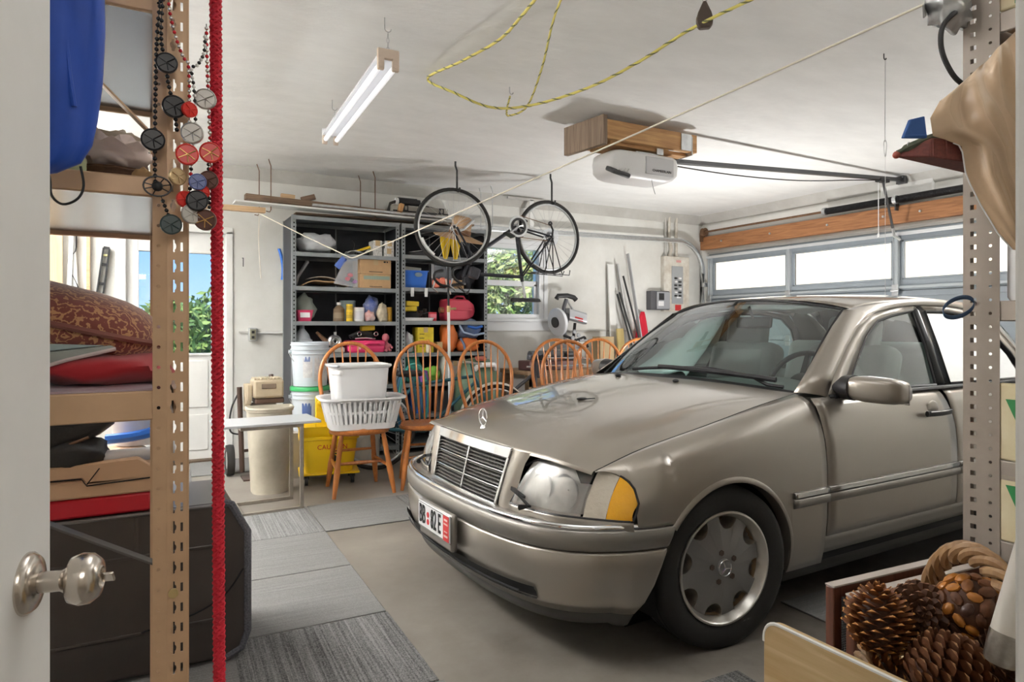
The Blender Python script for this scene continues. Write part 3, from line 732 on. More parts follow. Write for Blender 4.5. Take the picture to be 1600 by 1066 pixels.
# rear pillars, rear window, boot
def cpill(s):
    A = [(2.45, .588, 1.322), (2.62, .590, 1.26), (2.80, .600, 1.14), (2.98, .63, 1.00)]; C = [(2.38, 1.282), (2.50, 1.20), (2.64, 1.05), (2.70, .90)]
    b = MB(); b.rings([[(a[0]+(c[0]-a[0])*t, s*(a[1]+(tum(c[1])+.004-a[1])*t+.012*math.sin(PI*t)), a[2]+(c[1]-a[2])*t) for t in lin(0, 1, 6)] for a, c in zip(A, C)], False, False); return b
both('rear_pillar', cpill, PAINT, .003, smooth=60)
MB().grid(lambda u, v: (2.50+.50*v-.03*(1-u*u)*(1-v)+.03*math.sin(PI*v), u*(.585+.045*v), 1.365-.047*u*u-.365*v+.02*math.sin(PI*v)), lin(-1, 1, 13), lin(0, 1, 6)).obj('rear_window', TINT, car, smooth=60)
MB().grid(lambda u, v: (3.0+.66*v, u*(.66-.02*v), 1.0-.012*u*u-.04*v*v), lin(-1, 1, 9), lin(0, 1, 6)).obj('boot_lid', PAINT, car, solid=.003)
MB().grid(lambda u, v: (3.66+.05*math.sin(PI*v), u*(.70+.06*(1-v)), .95-.70*v), lin(-1, 1, 9), lin(0, 1, 6)).obj('rear_bumper', PAINT, car, solid=.003)
# side windows with frames
FG = [(.93, .912), (.94, .933), (1.011, .998), (1.218, 1.157), (1.358, 1.229), (1.51, 1.259), (1.700, 1.281), (1.695, 1.10), (1.645, .912)]
RG = [(1.780, .912), (1.810, 1.10), (1.828, 1.283), (2.05, 1.284), (2.28, 1.258), (2.43, 1.18), (2.55, 1.05), (2.60, .912)]
def panel2(poly, off):
    def f(s): b = MB(); b.add([(x, s*(tum(z)+off), z) for x, z in poly], [tuple(range(len(poly)))]); return b
    return f
both('side_window', panel2(FG, -.012), TINT, 0); both('side_window', panel2(RG, -.012), TINT, 0)
def ring2(poly, r_): 
    def f(s): return MB().tube([(x, s*(tum(z)-.004), z) for x, z in poly], r_, 6, loop=True)
    return f
both('window_seal', ring2(FG, .008), BLACK, 0); both('window_seal', ring2(RG, .008), BLACK, 0)
def strip2(P, Q, off=.002):
    def f(s): b = MB(); b.rings([[(x, s*(tum(z)+off), z), (x2, s*(tum(z2)+off), z2)] for (x, z), (x2, z2) in zip(P, Q)], False, False); return b
    return f
# painted door-frame band between pillar edge and glass
both('door_frame', strip2([(.755, .898), (.80, .938), (.878, 1.002), (1.03, 1.11), (1.179, 1.203), (1.308, 1.260), (1.486, 1.291), (1.773, 1.313)], [(.93, .898), (.94, .933), (1.011, .998), (1.115, 1.08), (1.218, 1.157), (1.358, 1.229), (1.51, 1.259), (1.70, 1.281)]), PAINT, .004, smooth=60)
both('door_frame', strip2([(1.773, 1.313), (2.1, 1.312), (2.36, 1.285), (2.50, 1.20), (2.64, 1.05), (2.70, .898)], [(1.828, 1.283), (2.05, 1.284), (2.28, 1.258), (2.43, 1.18), (2.55, 1.05), (2.60, .898)]), PAINT, .004, smooth=60)
both('centre_pillar', strip2([(1.645, .898), (1.695, 1.10), (1.70, 1.281), (1.74, 1.314)], [(1.780, .898), (1.810, 1.10), (1.828, 1.283), (1.80, 1.314)]), M('gloss_black_pillar', (.012, .013, .016), .15), .004)
both('belt_seal', lambda s: MB().tube([(x, s*(.790-.008*abs(x-1.6)), .897) for x in lin(.80, 2.66, 10)], .009, 6), BLACK, 0)
both('belt_trim', lambda s: MB().grid(lambda x, z: (x, s*(tum(z)+.008), z), lin(.77, 2.70, 10), [.890, .908]), BLACK, .004)
# cowl, wipers, washer jets
MB().grid(lambda u, v: (lambda a, c: (a[0]+(c[0]-a[0])*v, a[1]+(c[1]-a[1])*v, a[2]+(c[2]-a[2])*v-.010*math.sin(PI*v)))((hrear(u*.69)-.01, u*.69, zhood(hrear(u*.69), u*.69)-.012), wb(u*.685)), lin(-1, 1, 21), lin(0, 1, 4)).obj('cowl', BLACK, car)
b = MB(); b.tube([wpt(u, .02) for u in (-.9, -.8)]+[(wpt(u, .085-.09*abs(u+.35))[0]-.012, wpt(u, 0)[1], wpt(u, .085-.09*abs(u+.35))[2]+.012) for u in lin(-.7, .42, 8)], .009, 6)
b.tube([(wpt(u, .045)[0]-.02, wpt(u, 0)[1], wpt(u, .045)[2]+.018) for u in lin(-.86, .1, 8)], .013, 6)
b.obj('wiper', BLACK, car)
for y in (-.205, .225):
    b = MB(); b.ell((.43, y, zhood(.43, y)+.006), (.018, .013, .009), 10, 6); b.obj('washer_jet', BLACK, car)
b = MB(); b.ell((-.05, -.10, zhood(-.05, -.1)+.004), (.030, .016, .006), 10, 6); b.tube([(-.06, -.12, zhood(-.06, -.12)+.006), (-.02, -.16, zhood(-.02, -.16)+.006)], .003, 5)
tk = b.obj('small_key', BLACK, None); tk.location = car.matrix_basis @ tk.location; tk.rotation_euler.z = R(1.3); tag(tk, 'small black key lying in the middle of the car bonnet', 'key')
# bonnet star
st = MB(); st.cyl((-.508, 0, zhood(-.508, 0)-.002), (-.508, 0, zhood(-.508, 0)+.010), .014, .007, 14); st = st.obj('hood_ornament', CHROME, car)
b = MB(); b.tube([(-.508, .036*math.cos(t), zhood(-.508, 0)+.046+.036*math.sin(t)) for t in lin(0, 2*PI, 29)[:-1]], .0028, 6, loop=True)
for a in (90, 210, 330): b.tube([(-.508, 0, zhood(-.508, 0)+.046), (-.508, .035*math.cos(R(a)), zhood(-.508, 0)+.046+.035*math.sin(R(a)))], [.0045, .001], 6)
b.cyl((-.508, 0, zhood(-.508, 0)+.006), (-.508, 0, zhood(-.508, 0)+.012), .004, n=8)
b.obj('star_ring', CHROME, st)
# door mirrors and handles
for s in (-1, 1):
    b = MB(); rs = []
    for k, (y, h_, d_) in enumerate([(.845, .085, .10), (.862, .104, .125), (.90, .112, .135), (.96, .109, .13), (1.00, .103, .115), (1.022, .088, .095), (1.032, .055, .055)]):
        zc_ = .942-.003*k; rs.append([(.845+.013*k+d_/2*math.copysign(abs(math.cos(t))**.6, math.cos(t)), s*y, zc_+h_/2*math.copysign(abs(math.sin(t))**.55, math.sin(t))) for t in lin(0, 2*PI, 21)[:-1]])
    b.rings(rs); mo = b.obj('door_mirror', PAINT, car, smooth=60)
    b = MB(); b.rings([[(.845+d_/2*math.cos(t)*1.0, s*y, .938+h_/2*math.sin(t)) for t in lin(0, 2*PI, 17)[:-1]] for y, h_, d_ in ((.775, .05, .10), (.80, .10, .12), (.848, .112, .128))]); b.obj('mirror_foot', BLACK, mo)
    MB().box((.925, s*.96, .92), (.004, .15, .085)).obj('mirror_glass', CHROME, mo, bevel=.002)
    for x0 in (1.40, 2.20):
        h = MB(); rs = [[(x, s*(ys_(x, .785)+.020+.012*math.sin(PI*k/6)+.009*math.cos(t)), .790+.014*math.sin(t)) for t in lin(0, 2*PI, 11)[:-1]] for k, x in enumerate(lin(x0, x0+.21, 7))]
        h.rings(rs); ho = h.obj('door_handle', BLACK, car)
        MB().tube([(x, s*(ys_(x, .785)+.032+.010*math.sin(PI*k/6)), .800) for k, x in enumerate(lin(x0+.01, x0+.20, 7))], .003, 6).obj('handle_trim', CHROME, ho)
        MB().ell((x0+.10, s*(ys_(x0+.1, .80)-.004), .805), (.052, .008, .042), 14, 8).obj('handle_recess', PAINT, car)
# wheels
RIM = M('rim_grey_paint', (.30, .295, .29), .38, .55, coat=.3); RIML = M('rim_lip_alloy', (.62, .60, .56), .28, .9)
DIRTY = M('dusty_alloy', (.44, .32, .20), .5, .5, var=.4, scale=25)
def wheel(x, s, st=0):
    w_ = bpy.data.objects.new('wheel', None); col.objects.link(w_); w_.parent = car; w_.location = (x, s*.735, .298); w_.rotation_euler = (0, 0, R(st)+(0 if s < 0 else PI)); w_.empty_display_size = .05
    T = Euler((R(90), 0, 0)).to_matrix().to_4x4()      # local z -> -y (outward on the near side)
    prof = [(.212, -.09), (.235, -.10), (.275, -.102), (.298, -.092), (.305, -.06), (.306, 0), (.305, .06), (.298, .088), (.277, .099), (.24, .098), (.215, .088), (.208, .080)]
    MB().lathe(prof, 64, T).obj('tyre', RUBBER, w_, smooth=50)
    b = MB(); 
    for k in (-.052, -.018, .018, .052): b.lathe([(.3062, k-.004), (.3075, k), (.3062, k+.004)], 48, T)
    b.obj('tread_grooves', DARK, w_)
    MB().lathe([(.213, .088), (.212, .093), (.205, .095), (.200, .090), (.197, .078), (.190, .070), (.184, .030), (.180, -.07)], 64, T).obj('rim_lip', RIML, w_, smooth=50)
    b = MB(); b.lathe([(.184, .02), (.186, .055)], 48, T); b.lathe([(.18, -.02), (.06, -.02)], 48, T); b.obj('rim_barrel', DIRTY, w_)
    MB().lathe([(.205, -.055), (.001, -.055)], 32, T).obj('brake_backing', DARK, w_)
    poly = []
    for k in range(8):
        a = 2*PI*k/8+.2
        # land then scallop
        for t in lin(-.17, .17, 5): poly.append((.188*math.cos(a+t), .188*math.sin(a+t)))
        c_ = a+PI/8
        for t in lin(0, PI, 11)[1:-1]:
            q_ = Vector((.186, 0)); rr = .041
            px, py = .186-rr*1.15*math.sin(t), -rr*math.cos(t)
            poly.append((px*math.cos(c_)-py*math.sin(c_), px*math.sin(c_)+py*math.cos(c_)))
    d = MB(); nP = len(poly)
    d.add([(x_, y_, .060+.012*(1-(math.hypot(x_, y_)/.19)**2)) for x_, y_ in poly]+[(x_*1.0, y_*1.0, .030) for x_, y_ in poly]+[(.072*x_/math.hypot(x_, y_), .072*y_/math.hypot(x_, y_), .079) for x_, y_ in poly]+[(0, 0, .082)],
          [(i, (i+1) % nP, 2*nP+(i+1) % nP, 2*nP+i) for i in range(nP)]+[(2*nP+i, 2*nP+(i+1) % nP, 3*nP) for i in range(nP)]+[(nP+i, nP+(i+1) % nP, (i+1) % nP, i) for i in range(nP)], T)
    disc = d.obj('rim_disc', RIM, w_, smooth=45)
    b = MB(); m_ = MB()
    for k in range(8):
        c_ = 2*PI*k/8+.2+PI/8; rs = []
        for t in lin(0, PI, 13):
            px, py = .186-.041*1.15*math.sin(t), -.041*math.cos(t); px2, py2 = .186-.036*1.1*math.sin(t), -.036*math.cos(t)
            rs.append([(px*math.cos(c_)-py*math.sin(c_), px*math.sin(c_)+py*math.cos(c_), .064), (px2*math.cos(c_)-py2*math.sin(c_), px2*math.sin(c_)+py2*math.cos(c_), .040), (px2*math.cos(c_)-py2*math.sin(c_), px2*math.sin(c_)+py2*math.cos(c_), .0)])
        MB().rings(rs, False, False).xf(T).obj('rim_hole_edge', RIML, disc, smooth=50)
    pass
    for k in range(5):
        a = 2*PI*k/5+.5; MB().cyl((.056*math.cos(a), .056*math.sin(a), .070), (.056*math.cos(a), .056*math.sin(a), .083), .0115, n=6).xf(T).obj('wheel_bolt', M('rusty_bolt', (.16, .12, .10), .5, .6), disc)
    cap = MB().lathe([(.001, .090), (.026, .089), (.033, .084), (.034, .074)], 28, T).obj('hub_cap', RIM, w_)
    b = MB(); b.tube([(.029*math.cos(t), .029*math.sin(t), .0895) for t in lin(0, 2*PI, 25)[:-1]], .002, 6, loop=True)
    for a in (110, 230, 350): b.tube([(0, 0, .091), (.028*math.cos(R(a)), .028*math.sin(R(a)), .090)], [.004, .001], 6)
    b.xf(T).obj('star', CHROME, cap)
wheel(.09, -1, -6); wheel(.09, 1, -6); wheel(2.775, -1); wheel(2.775, 1)
# cabin
DK = M('dark_cabin_plastic', (.06, .062, .065), .6); GRYT = M('grey_cabin_trim', (.36, .37, .36), .65); LIN = M('pale_headliner', (.66, .66, .63), .9)
b = MB(); b.bb(.62, 3.0, -.70, .70, .26, .32); b.bb(.55, .72, -.70, .70, .3, .86)
b.obj('cabin_floor', DK, car)
for s in (-1, 1): MB().grid(lambda x, z: (x, s*(.72-.02*math.sin(z*9)), z), lin(.72, 2.65, 8), lin(.32, .89, 8)).obj('door_card', GRYT, car, solid=.006)
MB().grid(lambda t, u: (lambda p: (p[0], p[1]*.96, p[2]-.03))(roof_pt(t, u)), lin(.02, .97, 10), lin(-1, 1, 13)).obj('headliner', LIN, car)
b = MB(); rs = []
for y in lin(-.68, .68, 15):
    hb = .035*math.exp(-((y+.36)/.20)**2)
    rs.append([(x, y, z+(hb if i in (2, 3) else 0)) for i, (x, z) in enumerate([(.70, .60), (.70, .90), (.82, .925), (.98, .915), (1.04, .86), (1.02, .72), (.98, .58)])])
b.rings(rs, True, True); b.obj('dashboard', GRYT, car, smooth=50)
b = MB(); T = Matrix.Translation((1.14, -.36, .895)) @ Euler((0, R(-66), 0)).to_matrix().to_4x4()
b.add(*(lambda t: (t.v, t.f))(MB().tube([(.185*math.cos(t), .185*math.sin(t), 0) for t in lin(0, 2*PI, 33)[:-1]], .014, 8, loop=True)), T); b.add(*(lambda t: (t.v, t.f))(MB().lathe([(.001, .03), (.05, .028), (.075, .0), (.06, -.03)], 20)), T)
for a in (0, 90, 180, 270): b.add(*(lambda t: (t.v, t.f))(MB().box((.11*math.cos(R(a)), .11*math.sin(R(a)), -.004), (.15 if a % 180 == 0 else .03, .03 if a % 180 == 0 else .15, .012))), T)
b.obj('steering_wheel', BLACK, car, smooth=50)
def seat(x, y, w_=.50):
    x -= .03
    st_ = MB().box((x-.10, y, .50), (.52, w_, .20), (0, R(-8), 0)).obj('seat', LTH, car, bevel=.06, seg=4)
    MB().box((x+.20, y, .80), (.16, w_, .62), (0, R(16), 0)).obj('seat_back', LTH, st_, bevel=.06, seg=4)
    if w_ < .6:
        MB().box((x+.28, y, 1.165), (.10, .29, .19), (0, R(10), 0)).obj('headrest', LTH, st_, bevel=.04, seg=4)
        b = MB(); b.cyl((x+.27, y-.06, 1.05), (x+.28, y-.06, 1.13), .007, n=8); b.cyl((x+.27, y+.06, 1.05), (x+.28, y+.06, 1.13), .007, n=8); b.obj('headrest_post', CHROME, st_)
seat(1.36, -.36); seat(1.36, .36); seat(2.18, 0, 1.26)
b = MB().box((1.235, 0, 1.225), (.025, .22, .065), (0, R(12), R(8))).obj('interior_mirror', BLACK, car, bevel=.012); MB().cyl((1.225, 0, 1.25), (1.19, 0, 1.315), .008, n=8).obj('mirror_stem', BLACK, b)
# folded sunshade standing inside the windscreen
b = MB(); b.grid(lambda u, v: (.80+.26*v+.05*math.sin(7*u+2*v)+.04*u, .10+.50*u, .93+.33*v*(1-.55*u)+.02*math.sin(9*u)), lin(0, 1, 17), lin(0, 1, 9))
sh = b.obj('windscreen_sunshade', M('pale_aqua_sunshade', (.55, .63, .63), .35, .2, sheen=.2), None, solid=.003); sh.location = car.matrix_basis @ sh.location; sh.rotation_euler.z = R(1.3); tag(sh, 'crumpled pale aqua sunshade behind the car windscreen', 'sunshade')
# ---------------------------------------------------------------- fixtures on ceiling and walls
def part(mb, name, mat, parent, **k): return mb.obj(name, mat, parent, **k)
def hook_pts(x, y, z, h=.10, r=.02, ang=0):
    c_, s_ = math.cos(ang), math.sin(ang)
    return [(x, y, z), (x, y, z-h)]+[(x+(r-r*math.cos(t))*c_, y+(r-r*math.cos(t))*s_, z-h-r*math.sin(t)) for t in lin(.3, PI, 6)]
TUBE = M('fluorescent_tube', (.96, .97, 1), .3, emit=.32)
LAMPW = M('white_lamp_enamel', (.82, .83, .86), .35)
IVORY = M('ivory_lampholder', (.62, .50, .40), .5)
def shop_light(name, label, group, x, y0, y1, z, dx=.07, wide=.13):
    t = thing(name, label, 'ceiling light', (x, y0, z), -math.atan2(dx, y1-y0), group); L = y1-y0
    b = MB(); pr = [(-wide*.40, .030), (-wide*.30, .060), (wide*.30, .060), (wide*.40, .030)]
    b.rings([[(px, yy_, pz) for px, pz in pr] for yy_ in (0, L)]); part(b, 'reflector', LAMPW, t)
    for s in (-1, 1):
        part(MB().cyl((s*wide*.27, .03, .0), (s*wide*.27, L-.03, .0), .0135, n=12), 'tube', TUBE, t)
        for yy_ in (.0, L):
            b = MB(); b.box((s*wide*.27, yy_, .004), (.030, .022, .055)); b.cyl((s*wide*.27, yy_-.012, .0), (s*wide*.27, yy_+.012, .0), .016, n=10); part(b, 'lampholder', IVORY, t, bevel=.003)
    for yy_ in (0, L): part(MB().box((0, yy_, .05), (wide*.8, .02, .05)), 'end_plate', IVORY if yy_ == 0 else LAMPW, t, bevel=.006)
    for yy_ in (.06, L-.06):
        hz = ZC-z
        part(MB().tube(hook_pts(0, yy_, hz-.002, .05, .016), .0025, 6), 'ceiling_hook', STEEL, t)
        for k in range(max(1, int((hz-.14)/.022))):
            zz_ = hz-.085-k*.022
            part(MB().tube([(.016+.006*math.cos(a)*(k % 2), yy_+.006*math.cos(a)*((k+1) % 2), zz_+.014*math.sin(a)) for a in lin(0, 2*PI, 9)[:-1]], .0018, 5, loop=True), 'chain_link', STEEL, t)
    return t
shop_light('shop_light', 'twin-tube white strip light hanging on chains left of the yellow rope', None, .985, 2.96, 4.34, 2.41)
for lx, ly, lb in ((.95, 1.15, 'just inside the doorway'), (2.4, .35, 'beside the near wall'), (4.2, .35, 'behind the right rack'), (-1.2, 3.0, 'along the left wall, nearer one'), (-1.2, 4.9, 'along the left wall, farther one'), (5.7, 1.0, 'by the near end of the garage door')): shop_light('shop_light', 'added unseen strip light hung '+lb, 'added strip lights out of view', lx, ly, ly+(1.2 if ly > .9 and lx != .95 else .9), 2.45, 0, .05)  # unseen fixtures added to carry the fill lights

def ceil_hook(label, x, y, h=.12, r=.02, mat=STEEL, rad=.004, ang=0, cat='hook', group=None):
    o = MB().tube(hook_pts(x, y, ZC-.001, h, r, ang), rad, 8).obj('ceiling_hook', mat); return tag(o, label, cat, group)
# rope in yellow and black twist
def twist_rope(name, label, pts, r, m1, m2, cat='rope', group=None):
    t = thing(name, label, cat, pts[0], 0, group); o0 = Vector(pts[0])
    P = [Vector(p)-o0 for p in spline(pts, 10)]
    part(MB().tube(P, r, 8), 'strand', m1, t)
    # spiral tracer yarn
    L = 0; Q = []
    dense = []
    for a, c in zip(P, P[1:]):
        n = max(2, int((c-a).length/.012))
        for k in range(n): dense.append(a.lerp(c, k/n))
    for i, p in enumerate(dense):
        d = (dense[min(i+1, len(dense)-1)]-dense[max(i-1, 0)]).normalized(); a = d.cross(Vector((0, 0, 1)))
        a = a.normalized() if a.length > .01 else Vector((1, 0, 0)); bb_ = d.cross(a); th = i*.9
        Q.append(p+(a*math.cos(th)+bb_*math.sin(th))*r*.62)
    part(MB().tube(Q, r*.62, 6), 'tracer', m2, t); return t
YR = M('yellow_rope', (.66, .58, .16), .75); YB = M('rope_tracer_dark', (.16, .17, .08), .8)
twist_rope('yellow_rope', 'yellow and black twisted rope looped across the ceiling', [(1.46, 2.30, 2.63), (1.50, 2.62, 2.615), (1.51, 2.86, 2.60), (1.47, 3.2, 2.61), (1.433, 3.594, 2.64), (1.52, 3.42, 2.52), (1.70, 3.30, 2.43), (1.85, 3.10, 2.41), (1.97, 2.75, 2.415), (2.02, 2.42, 2.44), (2.10, 2.17, 2.51), (2.2, 1.95, 2.56), (2.30, 1.75, 2.60)], .0068, YR, YB)
twist_rope('yellow_rope', 'thin end of yellow rope running up to the ceiling edge', [(1.55, 2.30, 2.645), (1.60, 2.50, 2.58), (1.75, 2.85, 2.50), (1.88, 3.22, 2.44), (1.84, 3.35, 2.42), (1.86, 3.42, 2.47), (1.94, 3.525, 2.60)], .0052, YR, YB)
ceil_hook('small steel hook at the far end of the yellow rope', 1.433, 3.60, .02, .012, rad=.003)
ceil_hook('thin steel hook where the yellow rope is knotted', 1.94, 3.53, .03, .012, rad=.003)
t = thing('rope_pulley', 'rusty iron pulley block hanging from the ceiling on the yellow rope', 'pulley', (2.135, 2.12, 2.50))
part(MB().tube([(.014*math.cos(a), 0, .135+.018*math.sin(a)) for a in lin(0, 2*PI, 15)[:-1]], .003, 6, loop=True), 'ring', STEEL, t)
b = MB(); b.lathe([(.001, -.008), (.030, -.010), (.036, -.004), (.030, 0), (.036, .004), (.030, .010), (.001, .008)], 24, Matrix.Translation((0, 0, .04)) @ Euler((R(90), 0, R(-40))).to_matrix().to_4x4()); part(b, 'sheave', RUST, t)
b = MB(); b.rings([[(px*w_, d_, z_) for px, d_ in ((1, -.016), (1, .016), (-1, .016), (-1, -.016))] for w_, z_ in ((.006, .118), (.012, .105), (.028, .07), (.036, .04), (.034, .018), (.022, .0))]); o = part(b, 'cheeks', M('dark_rusty_iron', (.10, .075, .06), .6, .5), t, bevel=.006); o.rotation_euler.z = R(-40)
# clothes line with a zip bag
LINE = M('cotton_line', (.72, .66, .56), .85)
P = [(.82, 5.75, 2.13), (1.12, 5.48, 1.935), (1.425, 5.205, 1.748), (1.435, 5.19, 1.746)]+spline([(1.45, 5.15, 1.75), (1.62, 4.4, 1.85), (1.83, 3.4, 1.985), (2.10, 2.2, 2.155), (2.32, 1.25, 2.30)], 6)
tag(MB().tube(P, .0045, 6).obj('clothes_line', LINE), 'thin pale line strung from the hanging boards to the right rack', 'rope')
tag(MB().tube(spline([(.82, 5.75, 2.12), (.815, 5.75, 1.9), (.83, 5.75, 1.65), (.835, 5.75, 1.60)], 5), .0035, 6).obj('cord_end', LINE), 'loose cord end dangling below the hanging boards', 'rope')
CLR = M('clear_plastic', (.75, .82, .92), .12, trans=.55, alpha=.55)
t = thing('zip_bag', 'clear zip bag with small coloured things hanging on the clothes line', 'bag', (1.42, 5.2, 1.52))
b = MB(); b.grid(lambda u, v: (-.11+.19*u+.09*v*(1-u)-.02, .010*math.sin(PI*u)*math.sin(PI*min(1, v*1.2))+.006, .02+.20*v-.03*u*(1-v)+.02*u*v), lin(0, 1, 9), lin(0, 1, 9))
b.grid(lambda u, v: (-.11+.19*u+.09*v*(1-u)-.02, -.014*math.sin(PI*u)*math.sin(PI*min(1, v*1.2))-.004, .02+.20*v-.03*u*(1-v)+.02*u*v), lin(0, 1, 9), lin(0, 1, 9), True)
part(b, 'pouch', CLR, t)
part(MB().box((-.075, 0, .185), (.10, .008, .05), (0, R(-52), 0)), 'header', M('blue_print', (.10, .18, .55), .5), t, bevel=.002)
for k, (x, z, m) in enumerate(((-.02, .06, RED), (.01, .05, BLACK), (.035, .04, M('mauve_plastic', (.40, .12, .35), .5)), (0, .09, RED))): part(MB().ell((x, 0, z), (.022, .008, .016), 10, 6), 'trinket', m, t)

# cord with loop hanging from the ceiling over the car
t = thing('hanging_cord', 'thin cord with a wire loop hanging from the ceiling over the car roof', 'cord', (3.45, 2.13, 1.34))
part(MB().tube(hook_pts(0, 0, ZC-1.341, .02, .010), .003, 6), 'screw_eye', BLACK, t)
part(MB().cyl((.01, 0, .85), (.012, 0, ZC-1.375), .0022, n=6), 'wire', STEEL, t)
part(MB().tube([(.012+.012*math.sin(a)*(1-.4*math.cos(a)), 0, .815-.045*math.cos(a)) for a in lin(0, 2*PI, 17)[:-1]], .002, 6, loop=True), 'wire_loop', STEEL, t)
part(MB().cyl((.012, 0, .0), (.012, 0, .77), .0012, n=5), 'string', WPL, t)

# garage door opener with its wooden carrier, rail and arm
PINE = wood('pine_plank', (.62, .36, .15), (.42, .21, .08), 'X', .6); GREYW = wood('weathered_board', (.34, .25, .18), (.20, .14, .10), 'Z', .7)
t = thing('garage_door_opener', 'white garage door opener slung below pine boards on the ceiling', 'door opener', (3.12, 3.78, 2.25))
b = MB(); pr = rbox(.62, .30, 0, .07, 4); rs = []
for z, k in ((.0, .72), (.018, .88), (.05, .98), (.12, 1.0), (.165, .97), (.18, .90)): rs.append([(x*k-(.03*(1-k)), y*k, z) for x, y in pr])
b.rings(rs); part(b, 'housing', WPL, t, smooth=50)
b = MB(); b.box((.10, -.149, .095), (.26, .012, .125)); pn = part(b, 'light_cover', M('pale_grey_plastic', (.62, .62, .64), .4), t, bevel=.008)
text('CHAMBERLAIN', .026, INK, pn, (.115, -.1565, .062), (R(90), 0, 0), sx=1.0)
b = MB(); b.box((-.235, -.10, .030), (.16, .10, .035), (R(25), R(10), 0)); part(b, 'vent', M('dark_grey_plastic', (.08, .08, .085), .5), t, bevel=.01)
for k in range(4): part(MB().box((-.27+.03*k, -.147+.0, .038), (.010, .006, .022), (R(25), R(30), 0)), 'vent_slot', WPL, t)
part(MB().tube([(.05, -.12, .005), (.055, -.13, -.05), (.075, -.13, -.10)], .0018, 5), 'antenna_wire', BLACK, t)
b = MB(); b.box((.02, 0, .19), (.20, .22, .012)); b.box((.13, -.12, .24), (.06, .006, .10)); part(b, 'hanger_bracket', GALV, t, bevel=.002)
for y_ in (-.14, .16): part(MB().box((.02, y_, .30), (.86, .04, .13)), 'pine_board', PINE, t, bevel=.003)
part(MB().box((-.43, .02, .285), (.04, .40, .20), (0, 0, R(8))), 'end_board', GREYW, t, bevel=.003)
part(MB().box((.04, .01, .225), (.70, .24, .025)), 'base_board', PINE, t, bevel=.003)
b = MB(); b.box((.34, -.165, .30), (.10, .008, .12)); b.box((.40, -.10, .28), (.008, .13, .14)); part(b, 'steel_strap', GALV, t, bevel=.002)
RAILM = M('dark_rail_steel', (.10, .10, .105), .4, .7)
b = MB(); b.rings([[(x, dy, .195+(x-.3)*.060+dz) for dy, dz in ((-.022, -.016), (.022, -.016), (.022, .016), (-.022, .016))] for x in (.30, 3.28)]); part(b, 'rail', RAILM, t, bevel=.003)
part(MB().tube(spline([(.28, .01, .17), (1.0, .01, .17), (1.8, .01, .21), (2.6, .01, .30), (3.1, .01, .35)], 5), .005, 6), 'drive_chain', BLACK, t)
b = MB(); b.box((2.98, 0, .335), (.14, .06, .035)); part(b, 'trolley', BLACK, t, bevel=.004)
part(MB().cyl((2.99, 0, .33), (3.16, .01, -.10), .012, n=8), 'door_arm', RAILM, t); part(MB().tube([(3.16, .01, -.10), (3.20, .02, -.17), (3.29, .02, -.20)], .014, 8), 'arm_bracket', GALV, t)
part(MB().cyl((2.95, .02, .32), (2.95, .02, -.17), .004, n=6), 'release_cord', WPL, t); part(MB().lathe([(.001, 0), (.012, .004), (.012, .03), (.005, .04)], 10, Matrix.Translation((2.95, .02, -.205))), 'release_knob', WPL, t)
b = MB(); b.box((3.29, 0, .37), (.05, .09, .07)); part(b, 'header_bracket', RAILM, t, bevel=.004)
o = MB().bb(6.455, 6.50, 3.52, 4.02, 2.42, 2.62).obj('backing_board', WHITE, bevel=.004); tag(o, 'white painted board that anchors the opener rail above the garage door', 'board')

# torsion spring assembly
t = thing('torsion_spring', 'black torsion spring and rusty shaft above the wooden header', 'spring', (6.40, 4.0, 2.38))
part(MB().cyl((0, 2.42, .06), (0, -2.6, .06), .0125, n=10), 'shaft', RUST, t)
def coil(y0, y1, r, n):
    return [(r*math.cos(a), y0+(y1-y0)*k/(n*10), .06+r*math.sin(a)) for k, a in enumerate(lin(0, 2*PI*n, n*10+1))]
SPR = M('black_spring_steel', (.03, .03, .032), .38, .6)
for y0, y1 in ((.58, -.14), (-.19, -1.55)):
    part(MB().cyl((0, y0, .06), (0, y1, .06), .030, n=14), 'spring_core', SPR, t); part(MB().tube(coil(y0, y1, .031, int(abs(y1-y0)/.012)), .0055, 5), 'spring_coil', SPR, t)
for y in (.60, -.165, -1.57): part(MB().cyl((0, y+.018, .06), (0, y-.018, .06), .042, n=14), 'spring_cone', GALV, t)
part(MB().box((.02, -.165, .02), (.06, .012, .13)), 'centre_bracket', RAILM, t, bevel=.002)
b = MB(); b.lathe([(.02, -.02), (.055, -.022), (.045, -.012), (.050, 0), (.045, .012), (.055, .022), (.02, .02)], 20, Matrix.Translation((0, 2.36, .06)) @ Euler((R(90), 0, 0)).to_matrix().to_4x4()); part(b, 'cable_drum', RUST, t)
b = MB(); b.box((.03, 2.42, .0), (.09, .012, .12)); part(b, 'end_bracket', RUST, t)
